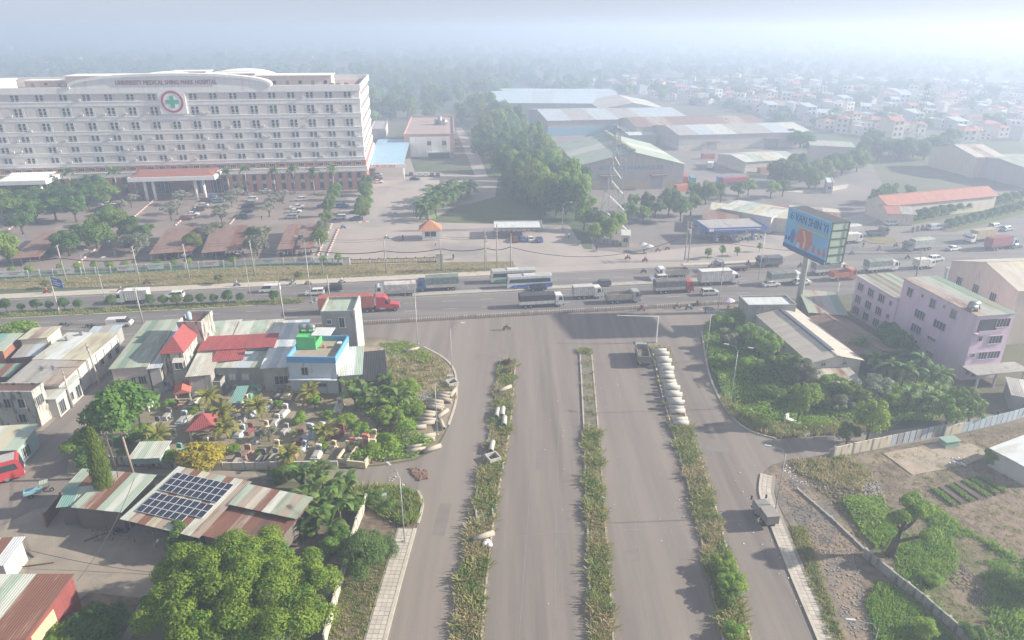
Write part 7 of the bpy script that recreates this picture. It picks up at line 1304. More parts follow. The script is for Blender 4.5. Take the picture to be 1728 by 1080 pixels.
trees([(22, 464), (52, 462), (104, 460), (134, 459), (161, 457), (187, 456), (212, 455), (268, 452), (296, 451), (320, 450), (394, 447), (546, 445), (572, 444)], 'small clipped bush just inside the green fence, {o} from the left', 'clipped bushes inside the fence', 'round', (2.4, 3), (2.2, 2.8), LEAF_L, 'clipped_bush', 'bush')
g0, g1 = Vector(P(592, 446)), Vector(P(738, 442)); d = (g1 - g0); gl_ = d.length; ga = math.atan2(d.y, d.x); gt = thing('sliding_gate', 'long yellow and black sliding gate of the hospital forecourt', 'gate', g0, ga)
q = MB(); q.box(0, gl_, -.06, .06, .15, .3); q.box(0, gl_, -.06, .06, 1.25, 1.4); q.build('rail', DKGREY, gt); q = MB(); q.box(-.14, .14, -.04, .04, .301, 1.249); bm1 = q.mesh('bar', paint((.66, .52, .05), .6)); q = MB(); q.box(-.05, .05, -.04, .04, .301, 1.249); q.ball((0, 0, 1.55), .2); bm2 = q.mesh('bar', paint((.07, .08, .06), .6))
for i in range(int(gl_ / .42)): ob('bar', bm2 if i % 6 == 0 else bm1, gt, (.2 + i * .42, 0, 0))
for (a, b), lb in (((585, 447), 'square gate pillar at the green fence end'), ((742, 442), 'square gate pillar at the gate house side')):
    v = P(a, b); t = thing('gate_pillar', lb, 'pillar', (v.x, v.y, 0), HA, 'gate pillars'); q = MB(); q.box(-.9, .9, -.5, .5, 0, 2.2); q.build('shaft', W_WHITE, t); q = MB(); q.box(-1.05, 1.05, -.65, .65, 2.201, 2.45); q.build('cap', CONC, t)
def wall_line(pts, h, label, m, th=.2, name='boundary_wall', panel=3.0, capm=None, post=True):
    ln = px(pts); t = thing(name, label, 'wall', (0, 0, 0))
    for i in range(len(ln) - 1):
        a, b = ln[i], ln[i + 1]; n = max(1, round((b - a).length / panel)); d = (b - a).normalized(); g = math.atan2(d.y, d.x); l = (b - a).length / n
        for k in range(n):
            p = a.lerp(b, k / n); mm = m[k % len(m)] if isinstance(m, (list, tuple)) else m
            q = MB(); q.box(.1, l - .1, -th / 2, th / 2, 0, h + random.uniform(-.04, .04)); q.build('wall_panel', mm, t, loc=p, rz=g)
            if post: q = MB(); q.box(-.14, .14, -th / 2 - .06, th / 2 + .06, 0, h + .1); q.build('post', capm or CONC, t, loc=p, rz=g)
    return t
WC = wall('wall_cream', (.60, .55, .44), (.3, .27, .22), (.52, .72), .8); WCON = wall('wall_concrete', (.36, .35, .32), (.16, .16, .14), (.48, .7), 1.0)
wall_line([(619, 852), (603, 892), (583, 962), (548, 1092)], 1.7, 'cream roadside wall running down from the bananas to the huge tree', WC)
wall_line([(345, 794), (376, 793), (572, 790)], 1.3, 'white wall along the front of the cemetery', W_WHITE, .2, panel=3.4); wall_line([(188, 782), (345, 794)], 1.3, 'stained wall left of the yellow bush', W_STAIN, .2)
wall_line([(1406, 772), (1502, 752)], 1.9, 'cream compound wall beside the dirt lane', WC, panel=3.6); wall_line([(1502, 752), (1592, 734)], 2.0, 'grey metal sheet fence between cream walls', [SH('bluegrey'), SH('grey'), SH('bluegrey')], .08, 'sheet_fence', 1.2, STEEL, False); wall_line([(1592, 736), (1622, 730)], 1.9, 'short cream wall stub beside the sheet fence', WC); wall_line([(1622, 730), (1698, 712), (1740, 700)], 1.9, 'blue-grey sheet fence near the white hut', [SH('bluegrey'), SH('paleblue')], .08, 'sheet_fence', 1.2, STEEL, False)
wall_line([(1346, 828), (1402, 876), (1460, 932)], .35, 'low stained wall at the edge of the grey spoil', WCON, .25, panel=4); wall_line([(1458, 940), (1500, 975), (1560, 1022), (1640, 1092)], 1.3, 'concrete retaining wall above the green ditch', WCON, .25, panel=2.6)
wall_line([(1000, 408), (1045, 415)], 1.6, 'short wall at the wedge of trees', WCON)
# ---------------------------------------------------------------- concrete pipes
def pipe_mesh(l, r_):
    q = MB(); n = 16
    for ro, ri in ((r_, r_ * .8),):
        R0 = [(s * l / 2, ro * math.cos(6.2832 * i / n), ro * math.sin(6.2832 * i / n)) for s in (-1, 1) for i in range(n)]; R1 = [(s * l / 2, ri * math.cos(6.2832 * i / n), ri * math.sin(6.2832 * i / n)) for s in (-1, 1) for i in range(n)]
        q.add(R0 + R1, [(i, (i + 1) % n, n + (i + 1) % n, n + i) for i in range(n)] + [(2 * n + i, 3 * n + i, 3 * n + (i + 1) % n, 2 * n + (i + 1) % n) for i in range(n)] + [(i, 2 * n + i, 2 * n + (i + 1) % n, (i + 1) % n) for i in range(n)] + [(n + i, n + (i + 1) % n, 3 * n + (i + 1) % n, 3 * n + i) for i in range(n)])
    return q
PC = mat('pipe_concrete', (.50, .49, .46), (.40, .39, .365), 1.0, .85, c3=(.3, .28, .25), s3=.6, t3=(.55, .75)); PCB = mat('pipe_brownish', (.46, .41, .34), (.36, .32, .26), 1.0, .9)
pm1 = pipe_mesh(2.6, .42).mesh('pipe', PC, True); pm2 = pipe_mesh(2.9, .36).mesh('pipe', PCB, True)
yl = [596, 603, 609, 615, 621, 628, 634, 640, 649, 655, 661, 667, 673, 679, 685, 692, 699, 713, 719]
for i, y in enumerate(yl):
    x = 1113 + (y - 596) * .285; v = P(x, y); tag(ob('concrete_pipe', pm1, None, (v.x, v.y, .6), R(2 + random.uniform(-5, 5))), 'concrete pipe lying across the right-hand median, %s from the top' % ORD[i], 'pipe', 'pipes across the right-hand median')
for i, y in enumerate((606, 618, 631, 664, 676, 689)):
    x = 1114 + (y - 596) * .285; v = P(x, y); tag(ob('concrete_pipe', pm1, None, (v.x, v.y - .2, 1.32), R(random.uniform(-4, 6))), 'concrete pipe stacked on top of the median row, %s from the top' % ORD[i], 'pipe', 'pipes stacked on the median row')
for a, b, g, lb in ((839, 702, 84, 'left of the upper pair'), (848, 700, 86, 'right of the upper pair'), (851, 716, 88, 'just below the upper pair'), (830, 759, 84, 'alone above the square culvert'), (852, 661, 40, 'near the far tip'), (816, 911, 25, 'beside white sacks')): v = P(a, b); tag(ob('concrete_pipe', pm1 if g > 50 else pm2, None, (v.x, v.y, .62), R(g)), 'concrete pipe on the left median %s' % lb, 'pipe', 'pipes on the left median')
cl_ = [(747, 672, -20), (750, 678, -22), (735, 681, -18), (736, 687, -18), (733, 691, -16), (722, 700, -10), (721, 705, -8), (747, 702, 60), (746, 720, -70), (722, 712, -6), (719, 718, 8), (705, 725, 10), (720, 740, 14), (719, 747, 14), (703, 758, 14), (702, 764, 14), (730, 761, 35), (764, 667, 76), (752, 668, -8), (696, 594, 30)]
for i, (a, b, g) in enumerate(sorted(cl_)): v = P(a, b); tag(ob('concrete_pipe', pm2, None, (v.x, v.y, .48), R(g + random.uniform(-3, 3))), 'concrete pipe on the rounded corner plot, %s from the left' % ORD[i], 'pipe', 'pipes on the corner plot')
for a, b, lb in ((832, 777, 'square concrete culvert frame on the left median'), (763, 650, 'square concrete culvert frame on the corner kerb')):
    v = P(a, b); q = MB(); s = .95
    q.box(-s, s, -s, -s + .2, 0, .7); q.box(-s, s, s - .2, s, 0, .7); q.box(-s, -s + .2, -s + .2, s - .2, 0, .7); q.box(s - .2, s, -s + .2, s - .2, 0, .7); tag(q.build('culvert_frame', PC, None, loc=(v.x, v.y, .17), rz=R(28)), lb, 'culvert', 'culvert frames')
for i, (a, b) in enumerate(((822, 918), (826, 924), (819, 922))): v = P(a, b); q = MB(); q.ball((0, 0, .25), .42, 10, 0, .6); tag(q.build('sack', paint((.7, .7, .68), .8), None, True, loc=(v.x, v.y, .2)), 'white sack on the left median, %s of three from the left' % ('leftmost', 'rightmost', 'middle')[(1, 2, 0)[i] if False else {0: 2, 1: 1, 2: 0}[i]], 'sack', 'white sacks')
v = P(818, 872); q = MB(); q.box(-1.1, 1.1, -.8, .8, 0, .12); q.box(-1.2, -1.0, -.9, .9, .121, .45); q.box(1.0, 1.2, -.9, .9, .121, .45); tag(q.build('drain_pit', CONC, None, loc=(v.x, v.y, .17), rz=R(6)), 'open drain pit in the left median', 'drain', None)
# ---------------------------------------------------------------- cemetery
TC = {'white': (.66, .65, .62), 'blue-white': (.48, .56, .62), 'maroon': (.24, .075, .075), 'green': (.15, .42, .32), 'cream': (.66, .58, .40), 'grey': (.36, .36, .35), 'pink-red': (.42, .25, .20), 'dark grey': (.13, .13, .14)}
def tomb(x, y, g, col, label, s=1.0, roof=False):
    t = thing('tomb', label, 'tomb', (x, y, .1), g, 'tombs in the cemetery'); m = mat('tomb_' + col, TC[col], tuple(c * .8 for c in TC[col]), 1.5, .6, c3=(.2, .19, .17), s3=.7, t3=(.6, .8)); q = MB()
    q.box(-.75 * s, .75 * s, -1.3 * s, 1.3 * s, 0, .3 * s, ty=.04); q.box(-.55 * s, .55 * s, -1.1 * s, .8 * s, .301 * s, .62 * s, tx=.05, ty=.05); q.build('plinth', m, t)
    q = MB(); q.box(-.36 * s, .36 * s, -.9 * s, .6 * s, .622 * s, .68 * s); q.build('slab', paint((.26, .17, .14), .3) if col in ('maroon', 'pink-red', 'cream') else CONC, t)
    q = MB(); q.box(-.5 * s, .5 * s, .85 * s, 1.15 * s, .301 * s, 1.35 * s); q.ext([(-.6 * s, 1.36 * s), (.6 * s, 1.36 * s), (.35 * s, 1.6 * s), (-.35 * s, 1.6 * s)], .8 * s, 1.2 * s); q.build('headstone', m, t)
    q = MB(); q.box(-.28 * s, .28 * s, .83 * s, .849 * s, .7 * s, 1.2 * s); q.build('plaque', paint((.2, .2, .2), .3), t)
    if roof:
        for sx_ in (-1, 1):
            for sy_ in (-1, 1): q = MB(); q.box(sx_ * .7 * s - .08, sx_ * .7 * s + .08, sy_ * 1.2 * s - .08, sy_ * 1.2 * s + .08, .3 * s, 2.3 * s); q.build('post', m, t)
        q = MB(); q.ext([(-.95 * s, 2.3 * s), (.95 * s, 2.3 * s), (0, 2.95 * s)], -1.5 * s, 1.5 * s); q.build('roof', mat('tomb_tile', (.40, .15, .11), (.32, .12, .09), 1, .8, corr=('Y', .25)) if col != 'green' else paint(TC['green'], .7), t)
spots = [(252, 690), (262, 672), (275, 660), (282, 705), (296, 688), (308, 712), (262, 720), (250, 735), (290, 740), (300, 655), (330, 680), (345, 668), (318, 705), (395, 665), (400, 690), (412, 680), (380, 655), (408, 712), (425, 668), (440, 655), (452, 690), (420, 730), (405, 735), (432, 745), (446, 725), (465, 715), (478, 700), (470, 672), (505, 745), (519, 738), (538, 735), (572, 735), (497, 770), (462, 775), (440, 778), (415, 770), (400, 782), (510, 760), (535, 770), (300, 765), (425, 700), (465, 760), (480, 730), (395, 715), (560, 760), (345, 755), (487, 668), (508, 672), (600, 745), (630, 742), (572, 690)]
cols_ = ['grey', 'white', 'cream', 'dark grey', 'blue-white', 'grey', 'white', 'pink-red', 'maroon', 'green', 'blue-white', 'grey', 'white', 'dark grey', 'cream', 'blue-white']
spec = {(505, 745): 'maroon', (519, 738): 'blue-white', (538, 735): 'blue-white', (572, 735): 'maroon', (487, 668): 'cream', (508, 672): 'cream', (572, 690): 'white', (478, 700): 'white', (470, 715): 'green'}
byc = defaultdict(list)
for i, sp_ in enumerate(sorted(spots)): byc[spec.get(sp_, cols_[i % len(cols_)])].append(sp_)
for c, l in byc.items():
    for i, sp_ in enumerate(l): v = P(*sp_); tomb(v.x, v.y, R(-8 + random.uniform(-8, 8)), c, '%s tomb with upright headstone in the cemetery, %s %s one from the left' % (c, ORD[i], c), random.uniform(.72, 1.0) * (1.2 if sp_ in spec else 1), False)
def family_tomb(a, b, s, label):
    v = P(a, b); t = thing('family_tomb', label, 'tomb', (v.x, v.y, .1), R(-10), 'cream family tombs'); m = mat('tomb_cream', TC['cream']); q = MB()
    q.box(-1.3 * s, 1.3 * s, -2 * s, -1.75 * s, 0, .9 * s); q.box(-1.3 * s, -1.05 * s, -1.75 * s, 1.9 * s, 0, 1.0 * s); q.box(1.05 * s, 1.3 * s, -1.75 * s, 1.9 * s, 0, 1.0 * s); q.box(-1.3 * s, 1.3 * s, 1.9 * s, 2.2 * s, 0, 1.8 * s); q.build('enclosure', m, t)
    q = MB(); q.ball((0, 0, .1), .9 * s, 12, 0, .6); q.build('mound', CONC, t, True); q = MB(); q.box(-.45 * s, .45 * s, 1.6 * s, 1.89 * s, .2, 2.3 * s); q.build('stele', m, t); q = MB(); q.ext([(-.6 * s, 2.3 * s), (.6 * s, 2.3 * s), (.35 * s, 2.7 * s), (-.35 * s, 2.7 * s)], 1.5 * s, 2.0 * s); q.build('stele_roof', paint((.5, .14, .1), .7), t); q = MB(); q.box(-.35 * s, .35 * s, 1.57 * s, 1.598 * s, 1.2 * s, 2.0 * s); q.build('plaque', paint((.42, .1, .08), .5), t)
family_tomb(611, 775, 1.15, 'large cream horseshoe-shaped family tomb at the cemetery corner'); family_tomb(589, 772, .9, 'smaller cream family tomb left of the horseshoe-shaped one')
v = P(350, 735); t = thing('pavilion', 'open pavilion with dark red hipped roof in the cemetery', 'pavilion', (v.x, v.y, .1), R(6)); q = MB(); s = 2.3
q.add([(-s, -s, 2.3), (s, -s, 2.3), (s, s, 2.3), (-s, s, 2.3), (0, 0, 4.1)], [(0, 1, 4), (1, 2, 4), (2, 3, 4), (3, 0, 4), (3, 2, 1, 0)]); q.build('roof', mat('pavilion_tile', (.33, .08, .08), (.26, .065, .065), 1.5, .8, corr=('X', .3)), t)
for x in (-1.8, 1.8):
    for y in (-1.8, 1.8): q = MB(); q.box(x - .12, x + .12, y - .12, y + .12, 0, 2.29); q.build('post', W_PINK, t)
v = P(313, 675); t = thing('shrine', 'small shrine with red gabled roof on white posts', 'shrine', (v.x, v.y, .1), R(20)); q = MB(); q.ext([(-1.4, 2.2), (1.4, 2.2), (0, 3.0)], -1.9, 1.9); q.build('roof', mat('shrine_tile', (.52, .16, .11), (.42, .12, .09), 1.5, .8, corr=('Y', .3)), t)
for x in (-1.1, 1.1):
    for y in (-1.6, 1.6): q = MB(); q.box(x - .11, x + .11, y - .11, y + .11, 0, 2.19); q.build('post', W_WHITE, t)
house('canopy', 'white sheet canopy at the left of the cemetery', 'canopy', [(225, 772), (268, 772), (284, 750), (236, 749)], 2.5, 'shed', .2, W_TEALP, ('pale', 'green', 'pale'), 4, base=1.4)
house('tomb_house', 'small grey tomb house with flat dark roof against the cement house', 'tomb', [(348, 645), (372, 646), (380, 632), (356, 631)], 2.6, 'flat', .2, W_GREY, ('black',), 1)
house('tomb_house', 'green-roofed tomb shelter with thin posts', 'tomb', [(390, 680), (405, 678), (416, 655), (404, 655)], 2.2, 'shed', .2, W_TEALP, ('teal',), 1, base=1.7)
# ---------------------------------------------------------------- signs, stalls, litter
v = P(100, 527); t = thing('road_sign', 'tilted blue overhead road sign with white lines on a post', 'road sign', (v.x, v.y, 0), R(-28)); q = MB(); q.path([(0, 0, 0), (0, 0, 8.6)], [.2, .13], 8); q.build('post', POLE_C, t)
q = MB(); q.box(.3, 4.6, -.05, .05, 6.5, 8.7); q.build('panel', paint((.05, .16, .50), .4), t)
for z, a, b in ((8.0, .6, 2.8), (7.5, 1.0, 4.2), (7.0, .6, 3.4)): q = MB(); q.box(a, b, -.07, -.052, z, z + .25); q.build('line', WHITE, t)
def umbrella(a, b, col, label):
    v = P(a, b); t = thing('umbrella', label, 'umbrella', (v.x, v.y, 0), 0, 'street stall umbrellas'); q = MB(); q.path([(0, 0, 0), (0, 0, 2.5)], .04, 6); q.build('pole', STEEL, t); q = MB(); n = 8
    q.add([(1.5 * math.cos(6.2832 * i / n), 1.5 * math.sin(6.2832 * i / n), 2.1) for i in range(n)] + [(0, 0, 2.75)], [(i, (i + 1) % n, n) for i in range(n)]); q.build('canopy', paint(col, .8), t)
umbrella(1085, 424, (.6, .58, .56), 'pale umbrella over the stall by the guard hut'); umbrella(1228, 521, (.55, .48, .58), 'lilac umbrella over the corner stall'); umbrella(1094, 427, (.55, .5, .48), 'greyish umbrella right of the pale one')
for a, b, c, lb in ((1233, 523, (.5, .3, .15), 'orange vendor cart beneath the lilac umbrella'), (1090, 428, (.3, .3, .32), 'grey vendor cart by the guard hut')):
    v = P(a, b); t = thing('vendor_cart', lb, 'cart', (v.x, v.y, .03), .4, 'vendor carts'); q = MB(); q.box(-.8, .8, -.4, .4, .5, 1.1); q.build('body', paint(c, .6), t); q = MB(); q.box(-.9, .9, -.5, .5, 1.101, 1.15); q.build('top', STEEL, t); wheel(t, -.4, .42, .3, .08); wheel(t, -.4, -.42, .3, .08)
v = P(1337, 716); t = thing('discarded_seat', 'discarded white seat lying in the grass of the overgrown plot', 'seat', (v.x, v.y, .4), R(-50)); q = MB(); q.box(-1.3, 1.3, -.45, .45, 0, .35, tx=.05, ty=.05); q.build('seat', WHITE, t); q = MB(); q.box(-1.3, -1.0, -.45, .45, .351, 1.0, ty=.05); q.build('backrest', WHITE, t)
def debris(name, poly, n, m, s=(.06, .3), z=.1):
    q = MB()
    for x, y in scatter(px(poly), n):
        a = random.uniform(*s); q.xf = Matrix.Translation((x, y, z + a * .2)) @ Matrix.Rotation(random.uniform(0, 6), 4, 'Z') @ Matrix.Rotation(random.uniform(-.5, .5), 4, 'X'); q.box(-a, a, -a * .7, a * .7, -a * .3, a * .3, tx=a * .2)
    q.xf = None; o = q.build(name, m); o['kind'] = 'stuff'
WLIT = paint((.68, .67, .65), .8)
debris('litter', [(1210, 645), (1230, 640), (1250, 690), (1238, 700)], 260, WLIT, (.05, .2), .25); debris('litter', [(1345, 725), (1360, 725), (1370, 735), (1350, 737)], 60, WLIT, (.08, .3)); debris('litter', [(1310, 785), (1400, 790), (1390, 830), (1330, 810)], 90, WLIT, (.04, .13)); debris('rubble', [(1385, 930), (1450, 935), (1470, 1060), (1440, 1080), (1400, 1000)], 260, mat('dull_stone', (.30, .27, .23), (.22, .2, .175), 1), (.04, .17)); debris('rubble', [(1305, 800), (1350, 815), (1450, 930), (1440, 960), (1360, 920)], 900, RUBBLE, (.04, .12)); debris('rubble', [(1330, 785), (1420, 780), (1470, 830), (1410, 850)], 500, SOIL, (.06, .22)); debris('grey_gravel', [(1448, 815), (1485, 815), (1490, 835), (1460, 838)], 300, CONC, (.04, .12), .12); debris('grey_gravel', [(1570, 955), (1620, 950), (1680, 1000), (1728, 1060), (1700, 1075), (1640, 1010)], 600, RUBBLE, (.05, .18))
debris('litter', [(690, 660), (730, 660), (735, 690), (700, 690)], 420, GREY, (.08, .28)); debris('rubble', [(640, 590), (670, 585), (690, 610), (655, 612)], 160, CONC, (.08, .3)); debris('litter', [(930, 600), (1100, 600), (1180, 900), (860, 1060)], 40, WLIT, (.04, .09), .05); debris('litter', [(1225, 760), (1300, 790), (1360, 1060), (1240, 900)], 40, WLIT, (.04, .1), .05); debris('litter', [(140, 860), (205, 880), (215, 910), (160, 915)], 160, paint((.3, .24, .2), .9), (.06, .3)); debris('litter', [(1605, 775), (1640, 770), (1640, 788), (1600, 785)], 16, WLIT, (.1, .3), .2); debris('rubble', [(690, 790), (720, 795), (722, 808), (705, 812)], 120, mat('brush_heap', (.24, .15, .11), (.16, .1, .08), 3), (.06, .35)); debris('litter', [(600, 680), (620, 690), (690, 835), (665, 832)], 60, WLIT, (.05, .15))
for k in range(7):
    a0, b0, a1, b1 = 1575 + k * 15, 838 - k * 6.2, 1612 + k * 17, 850 - k * 4.6; p0, p1 = P(1574 + k * 12.5, 826 - k * 3.6), P(1612 + k * 14.5, 856 - k * 3.8); d = p1 - p0; l = d.length; t = thing('garden_bed', 'raised vegetable bed on the waste ground, %s from the left' % ORD[k], 'garden bed', ((p0 + p1) / 2)[:2] + (.07,), math.atan2(d.y, d.x), 'vegetable beds')
    q = MB(); q.box(-l / 2, l / 2, -.52, .52, 0, .26, tx=.12, ty=.12); q.build('soil', BED, t)
    if k % 2 == 0 or k > 4: o = blades([(random.uniform(-l / 2 + .2, l / 2 - .2), random.uniform(-.4, .4), random.uniform(.4, .9)) for _ in range(130)], .22, (.12, .35), GRASS_G, 'seedlings', 6, .08, .2, .6, parent=t)
for a, b, a2, b2, lb in ((72, 838, 82, 893, 'rusty upright gate leaf at the courtyard entrance'),):
    v = P(80, 890); t = thing('gate_leaf', lb, 'gate', (v.x, v.y, .05), R(95)); q = MB(); q.box(0, 4.2, -.05, .05, .1, 2.0); q.build('sheet', SH('rust'), t)
    for x in (0, 4.2): q = MB(); q.box(x - .1, x + .1, -.1, .1, 0, 2.3); q.build('post', paint((.25, .12, .08), .8), t)
for i, (a, b, g) in enumerate(((45, 932, -35), (62, 955, 10), (170, 905, 35))): v = P(a, b); q = MB(); q.path([(-1.8, 0, .1), (0, 0, .14), (1.9, .1, .1)], [.08, .07, .06], 6); tag(q.build('timber', BARK, None, loc=(v.x, v.y, .05), rz=R(g)), ('long timber lying by the white stall', 'bent timber on the courtyard concrete', 'timber in the heap before the patched shed')[i], 'timber', 'loose timbers')
v = P(648, 848); q = MB(); q.box(-.4, .4, -.25, .25, 0, 1.2); q.box(-.45, .45, -.3, .3, 1.201, 1.27); tag(q.build('cabinet', paint((.30, .40, .38), .6), None, loc=(v.x, v.y, .1), rz=.3), 'grey-green electrical cabinet in the grass near the bananas', 'cabinet')
v = P(1600, 752); q = MB(); q.box(-1.3, 1.3, -.8, .8, 0, 1.1, ty=.15); q.box(-1.4, 1.4, -.85, .85, 1.101, 1.2); tag(q.build('skip_bin', paint((.26, .38, .32), .7), None, loc=(v.x, v.y, .05), rz=R(12)), 'green rubbish skip beside the sheet fence', 'skip')
v = P(1393, 318); house('kiosk', 'small white kiosk on the yard island', 'kiosk', [(1393, 309), (1405, 309), (1406, 300), (1396, 300)], 4, 'flat', .3, W_WHITE, ('white',), 1, wins=[('f', 0, 2.2, 1.2, 1.2)])
for i, (a, b) in enumerate(((1540, 392), (1548, 390), (1556, 388), (1564, 387), (1572, 386))): v = P(a, b); q = MB(); q.path([(0, 0, 0), (0, 0, .9)], [.45, .6], 10); q.ball((0, 0, 1.3), .6, 8); tag(q.build('planter', paint((.25, .22, .2), .8), None, True, loc=(v.x, v.y, 0)), 'dark planter in the row at the right-hand road mouth, %s from the left' % ORD[i], 'planter', 'planters at the road mouth')
# painted parking kerbs of the hospital car park
KR, KW = paint((.45, .16, .12), .8), paint((.68, .66, .62), .8)
for i, (p0, p1, lb) in enumerate((((125, 450), (165, 418), 'by the leftmost shed'), ((220, 372), (262, 336), 'beside the first frangipani row'), ((296, 381), (330, 350), 'left of the maroon cars'), ((388, 379), (405, 358), 'left of the dark cars'), ((536, 432), (560, 378), 'along the forecourt strip'), ((552, 432), (572, 385), 'on the forecourt side of the strip'), ((605, 376), (625, 374), 'below the short tree row'), ((14, 388), (34, 376), 'in the left grove'))):
    a, b = Vector(P(*p0)), Vector(P(*p1)); d = b - a; n = max(2, int(d.length / 1.2)); t = thing('painted_kerb', 'red and white painted kerb %s' % lb, 'kerb', a, math.atan2(d.y, d.x), 'painted kerbs of the car park')
    for k in range(n): q = MB(); q.box(k * 1.2 + .02, k * 1.2 + 1.18, -.2, .2, 0, .32); q.build('kerb_stone', KR if k % 2 else KW, t)
# ---------------------------------------------------------------- distant town and forest
TW = [((.72, .68, .62), 'tile', 'hip', 'white'), ((.74, .72, .68), 'white', 'flat', 'white'), ((.66, .58, .46), 'tile', 'gabx', 'cream'), ((.60, .63, .66), 'bluegrey', 'shed', 'pale blue'), ((.70, .62, .55), 'brown', 'gaby', 'cream'), ((.75, .72, .66), 'grey', 'flat', 'white')]
RN = {'tile': 'red', 'white': 'pale', 'bluegrey': 'blue-grey', 'brown': 'brown', 'grey': 'grey'}
protos = []
for i, (c, k, rf, cn) in enumerate(TW):
    for hgt in (6, 9):
        w_ = mat('town_wall_%d' % i, c, tuple(x * .85 for x in c), .4, .9)
        wins = [('f', u, z, 1.6, 1.5, 2) for u in (-.5, .4) for z in (2, 5, 8) if z < hgt] + [('l', 0, 2.2, 1.4, 1.4, 2), ('r', .2, 4, 1.4, 1.4, 2)]
        t, _, _ = house('town_house', 'x', 'house', None, hgt, rf, 1.8 if rf != 'flat' else .6, w_, (k,), 1, .4, wins, 'houses of the distant town', dims=(Vector((0, 0, 0)), 0, 7.5 if hgt > 6 else 9, 11)); protos.append((t, cn, RN[k], rf, hgt))
rg = random.Random(11); spots_ = []
tp = [P(950, 140), P(1160, 138), P(1390, 136), P(1728, 150), P(1790, 175), P(1790, 235), P(1640, 240), P(1580, 232), P(1470, 232), P(1350, 214), P(1250, 190), P(1120, 168), P(1040, 152)]
tries = 0
while len(spots_) < 270 and tries < 30000:
    tries += 1; py_ = rg.uniform(138, 240); x_ = rg.uniform(940, 1790); v = P(x_, py_)
    if not inpoly(v.x, v.y, tp): continue
    if all((v.x - s[0]) ** 2 + (v.y - s[1]) ** 2 > 11.5 ** 2 for s in spots_): spots_.append((v.x, v.y, x_, py_))
used = set(); lab = {}; zone = lambda x_, py_: 'near edge of town' if py_ > 205 else ('inside town' if py_ > 170 else 'far edge of town')
for (x, y, a, b) in spots_:
    i = rg.randrange(len(protos)); t, cn, rn, rf, hg = protos[i]
    o = t if i not in used else copy_tree(t); used.add(i)
    o.location = (x, y, 0); o.rotation_euler = (0, 0, R(rg.choice((10, 12, 100, -20, 30)) + rg.uniform(-6, 6))); s = rg.uniform(.62, 1.08); o.scale = (s, s, s)
    d_ = '%s %s house, %s %s roof, %s, %s' % ('tall' if hg > 6 else 'low', cn, rn, {'flat': 'flat', 'hip': 'hipped', 'gabx': 'ridged', 'gaby': 'gabled', 'shed': 'sloping'}[rf], zone(a, b), 'left' if a < 1250 else 'middle' if a < 1500 else 'right'); lab.setdefault(d_, []).append((a, o))
for d_, l in lab.items():
    for i, (a, o) in enumerate(sorted(l, key=lambda k: k[0])): o['label'] = d_ if len(l) == 1 else '%s, %s from left' % (d_, ORD[i])
for i, (t, *_r2) in enumerate(protos):
    if i not in used: t.location = (300 + 20 * i, 900, 0)
# roofs and houses behind the hospital
for i, (a, b, k, l) in enumerate(((120, 108, 'tile', 40), (230, 110, 'tile', 60), (310, 110, 'tile', 50), (18, 92, 'white', 14), (328, 70, 'white', 22), (165, 76, 'white', 26), (520, 105, 'tile', 20), (700, 98, 'tile', 40), (60, 118, 'tile', 40), (400, 108, 'tile', 46), (460, 78, 'white', 16), (30, 70, 'tile', 30))):
    v = P(a, b); house('town_house', 'faint %s-roofed building on the plain behind the hospital, %s from the left' % (RN[k], ORD[sorted((120, 230, 310, 18, 328, 165, 520, 700, 60, 400, 460, 30)).index(a)]), 'house', None, 9 if k == 'tile' else 16, 'gabx', 4, mat('far_wall', (.7, .66, .6), (.62, .58, .52), .1, .9), (k,), 2, .6, (), 'buildings behind the hospital', dims=(v, R(4), l, 14))
# forest: the nearest trees one by one, the rest as a mass
def far_tree(x, y, h, w, label, group, rnd, m=None):
    o = tag(ob('forest_tree', rnd.choice(FT), None, (x, y, 0), rnd.uniform(0, 6.28), (w / 2, w / 2, h / 1.75)), label, 'tree', group)
    if m: setmat(o, m, 0)
FT = []
for i in range(4):
    V = clump_leaves(crown_clumps(16, rz=.9, cz=.85, rr=(.3, .48)), 1500, .2); q = MB(); q.path([(0, 0, 0), (0, 0, .8)], [.06, .03], 4); tv = np.array([q.v[j] for f in q.f[:4] for j in f]); FT.append(quad_mesh('tree', np.concatenate([V, tv]), [LEAF, BARK], np.concatenate([np.zeros(len(V) // 4), np.ones(len(tv) // 4)])))
fp = [P(632, 212), P(690, 205), P(765, 200), P(785, 225), P(820, 275), P(845, 235), P(862, 205), P(845, 150), P(900, 128), P(1000, 120), P(1010, 108), P(620, 108), P(590, 120)]
n = 0; fs_ = []; rg = random.Random(3)
while n < 200:
    a, b = rg.uniform(590, 1010), rg.choice((rg.uniform(108, 150), rg.uniform(130, 275))); v = P(a, b)
    if inpoly(v.x, v.y, fp) and all((v.x - s[0]) ** 2 + (v.y - s[1]) ** 2 > 8.5 ** 2 for s in fs_):
        far_tree(v.x, v.y, rg.uniform(12, 19), rg.uniform(11, 16), 'tall tree of the hazy forest behind the pink annex' if b > 150 else 'tree of the hazy forest rising towards the horizon', 'forest behind the annex' if b > 150 else 'far forest', rg, rg.choice((LEAF, LEAF_D, LEAF))); fs_.append((v.x, v.y)); n += 1
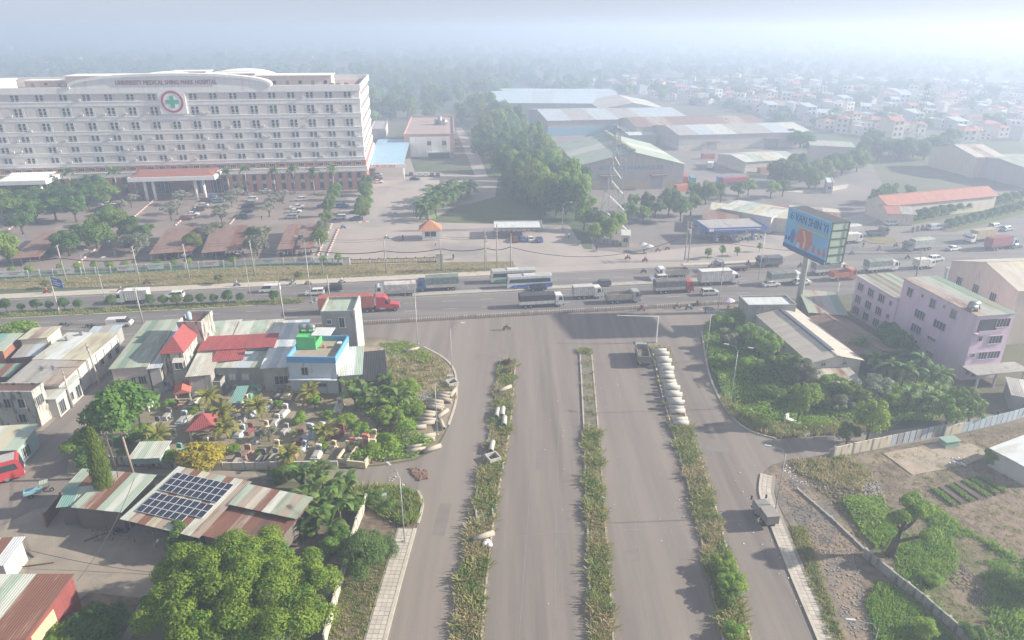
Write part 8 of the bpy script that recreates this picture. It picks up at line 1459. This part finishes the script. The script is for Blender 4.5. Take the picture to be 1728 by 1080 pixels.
for i, (a, b, h, w) in enumerate(((10, 122, 14, 30), (45, 120, 16, 28), (100, 116, 20, 36), (135, 118, 12, 20), (180, 114, 20, 26), (192, 114, 18, 24), (215, 114, 18, 24), (240, 114, 14, 20), (270, 113, 20, 26), (290, 113, 20, 24), (325, 114, 16, 24), (372, 110, 22, 34), (450, 108, 20, 30), (550, 106, 18, 24), (580, 106, 22, 30), (605, 106, 24, 30))):
    v = P(a, b); far_tree(v.x, v.y, h, w, 'hazy tree showing above the hospital roof, %s from the left' % ORD[i], 'trees above the hospital roof', rg, LEAF_D)
def mass(name, n, xr, yr, avoid, seed, hh=(9, 16)):
    r2 = np.random.default_rng(seed); out = []; k = 0
    while k < n:
        x, y = r2.uniform(*xr), r2.uniform(*yr)
        if avoid(x, y): continue
        h = r2.uniform(*hh); w_ = r2.uniform(10, 20); V = clump_leaves([(r2.normal() * .25, r2.normal() * .25, r2.uniform(.5, 1.1), .6) for _ in range(3)], 46, .85, .8, r2); out.append(V * np.array([w_ / 2, w_ / 2, h / 1.75]) + np.array([x, y, 0])); k += 1
    o = ob(name, quad_mesh(name, np.concatenate(out), LEAF_D)); o['kind'] = 'stuff'
def in_view_built(x, y):
    if y < 420 or abs(x) > .95 * y + 60: return True
    if inpoly(x, y, tp) and random.random() < .9: return True
    if y < 640 and x > -75 : return True
    if x < -60 and y < 420: return True
    return False
mass('distant_woodland', 2600, (-1500, 1500), (430, 1750), in_view_built, 4)
mass('distant_woodland', 1500, (-2400, 2400), (1700, 3200), lambda x, y: abs(x) > .9 * y, 5, (10, 22))
mass('town_greenery', 240, (30, 620), (440, 900), lambda x, y: not inpoly(x, y, tp), 6, (6, 10))
# ---------------------------------------------------------------- haze
mb = MB(); mb.box(-3500, 3500, -80, 4400, -1.2, 70.0)
hz = mb.build('haze', []); hz['kind'] = 'stuff'
hm = bpy.data.materials.new('haze'); hm.use_nodes = True; N = hm.node_tree.nodes
for n_ in list(N):
    if n_.type == 'BSDF_PRINCIPLED': N.remove(n_)
pv = N.new('ShaderNodeVolumePrincipled'); pv.inputs['Color'].default_value = (0.615, 0.73, 0.945, 1); pv.inputs['Density'].default_value = HAZE; pv.inputs['Anisotropy'].default_value = 0.3
hm.node_tree.links.new(pv.outputs[0], N['Material Output'].inputs['Volume']); hz.data.materials.append(hm)
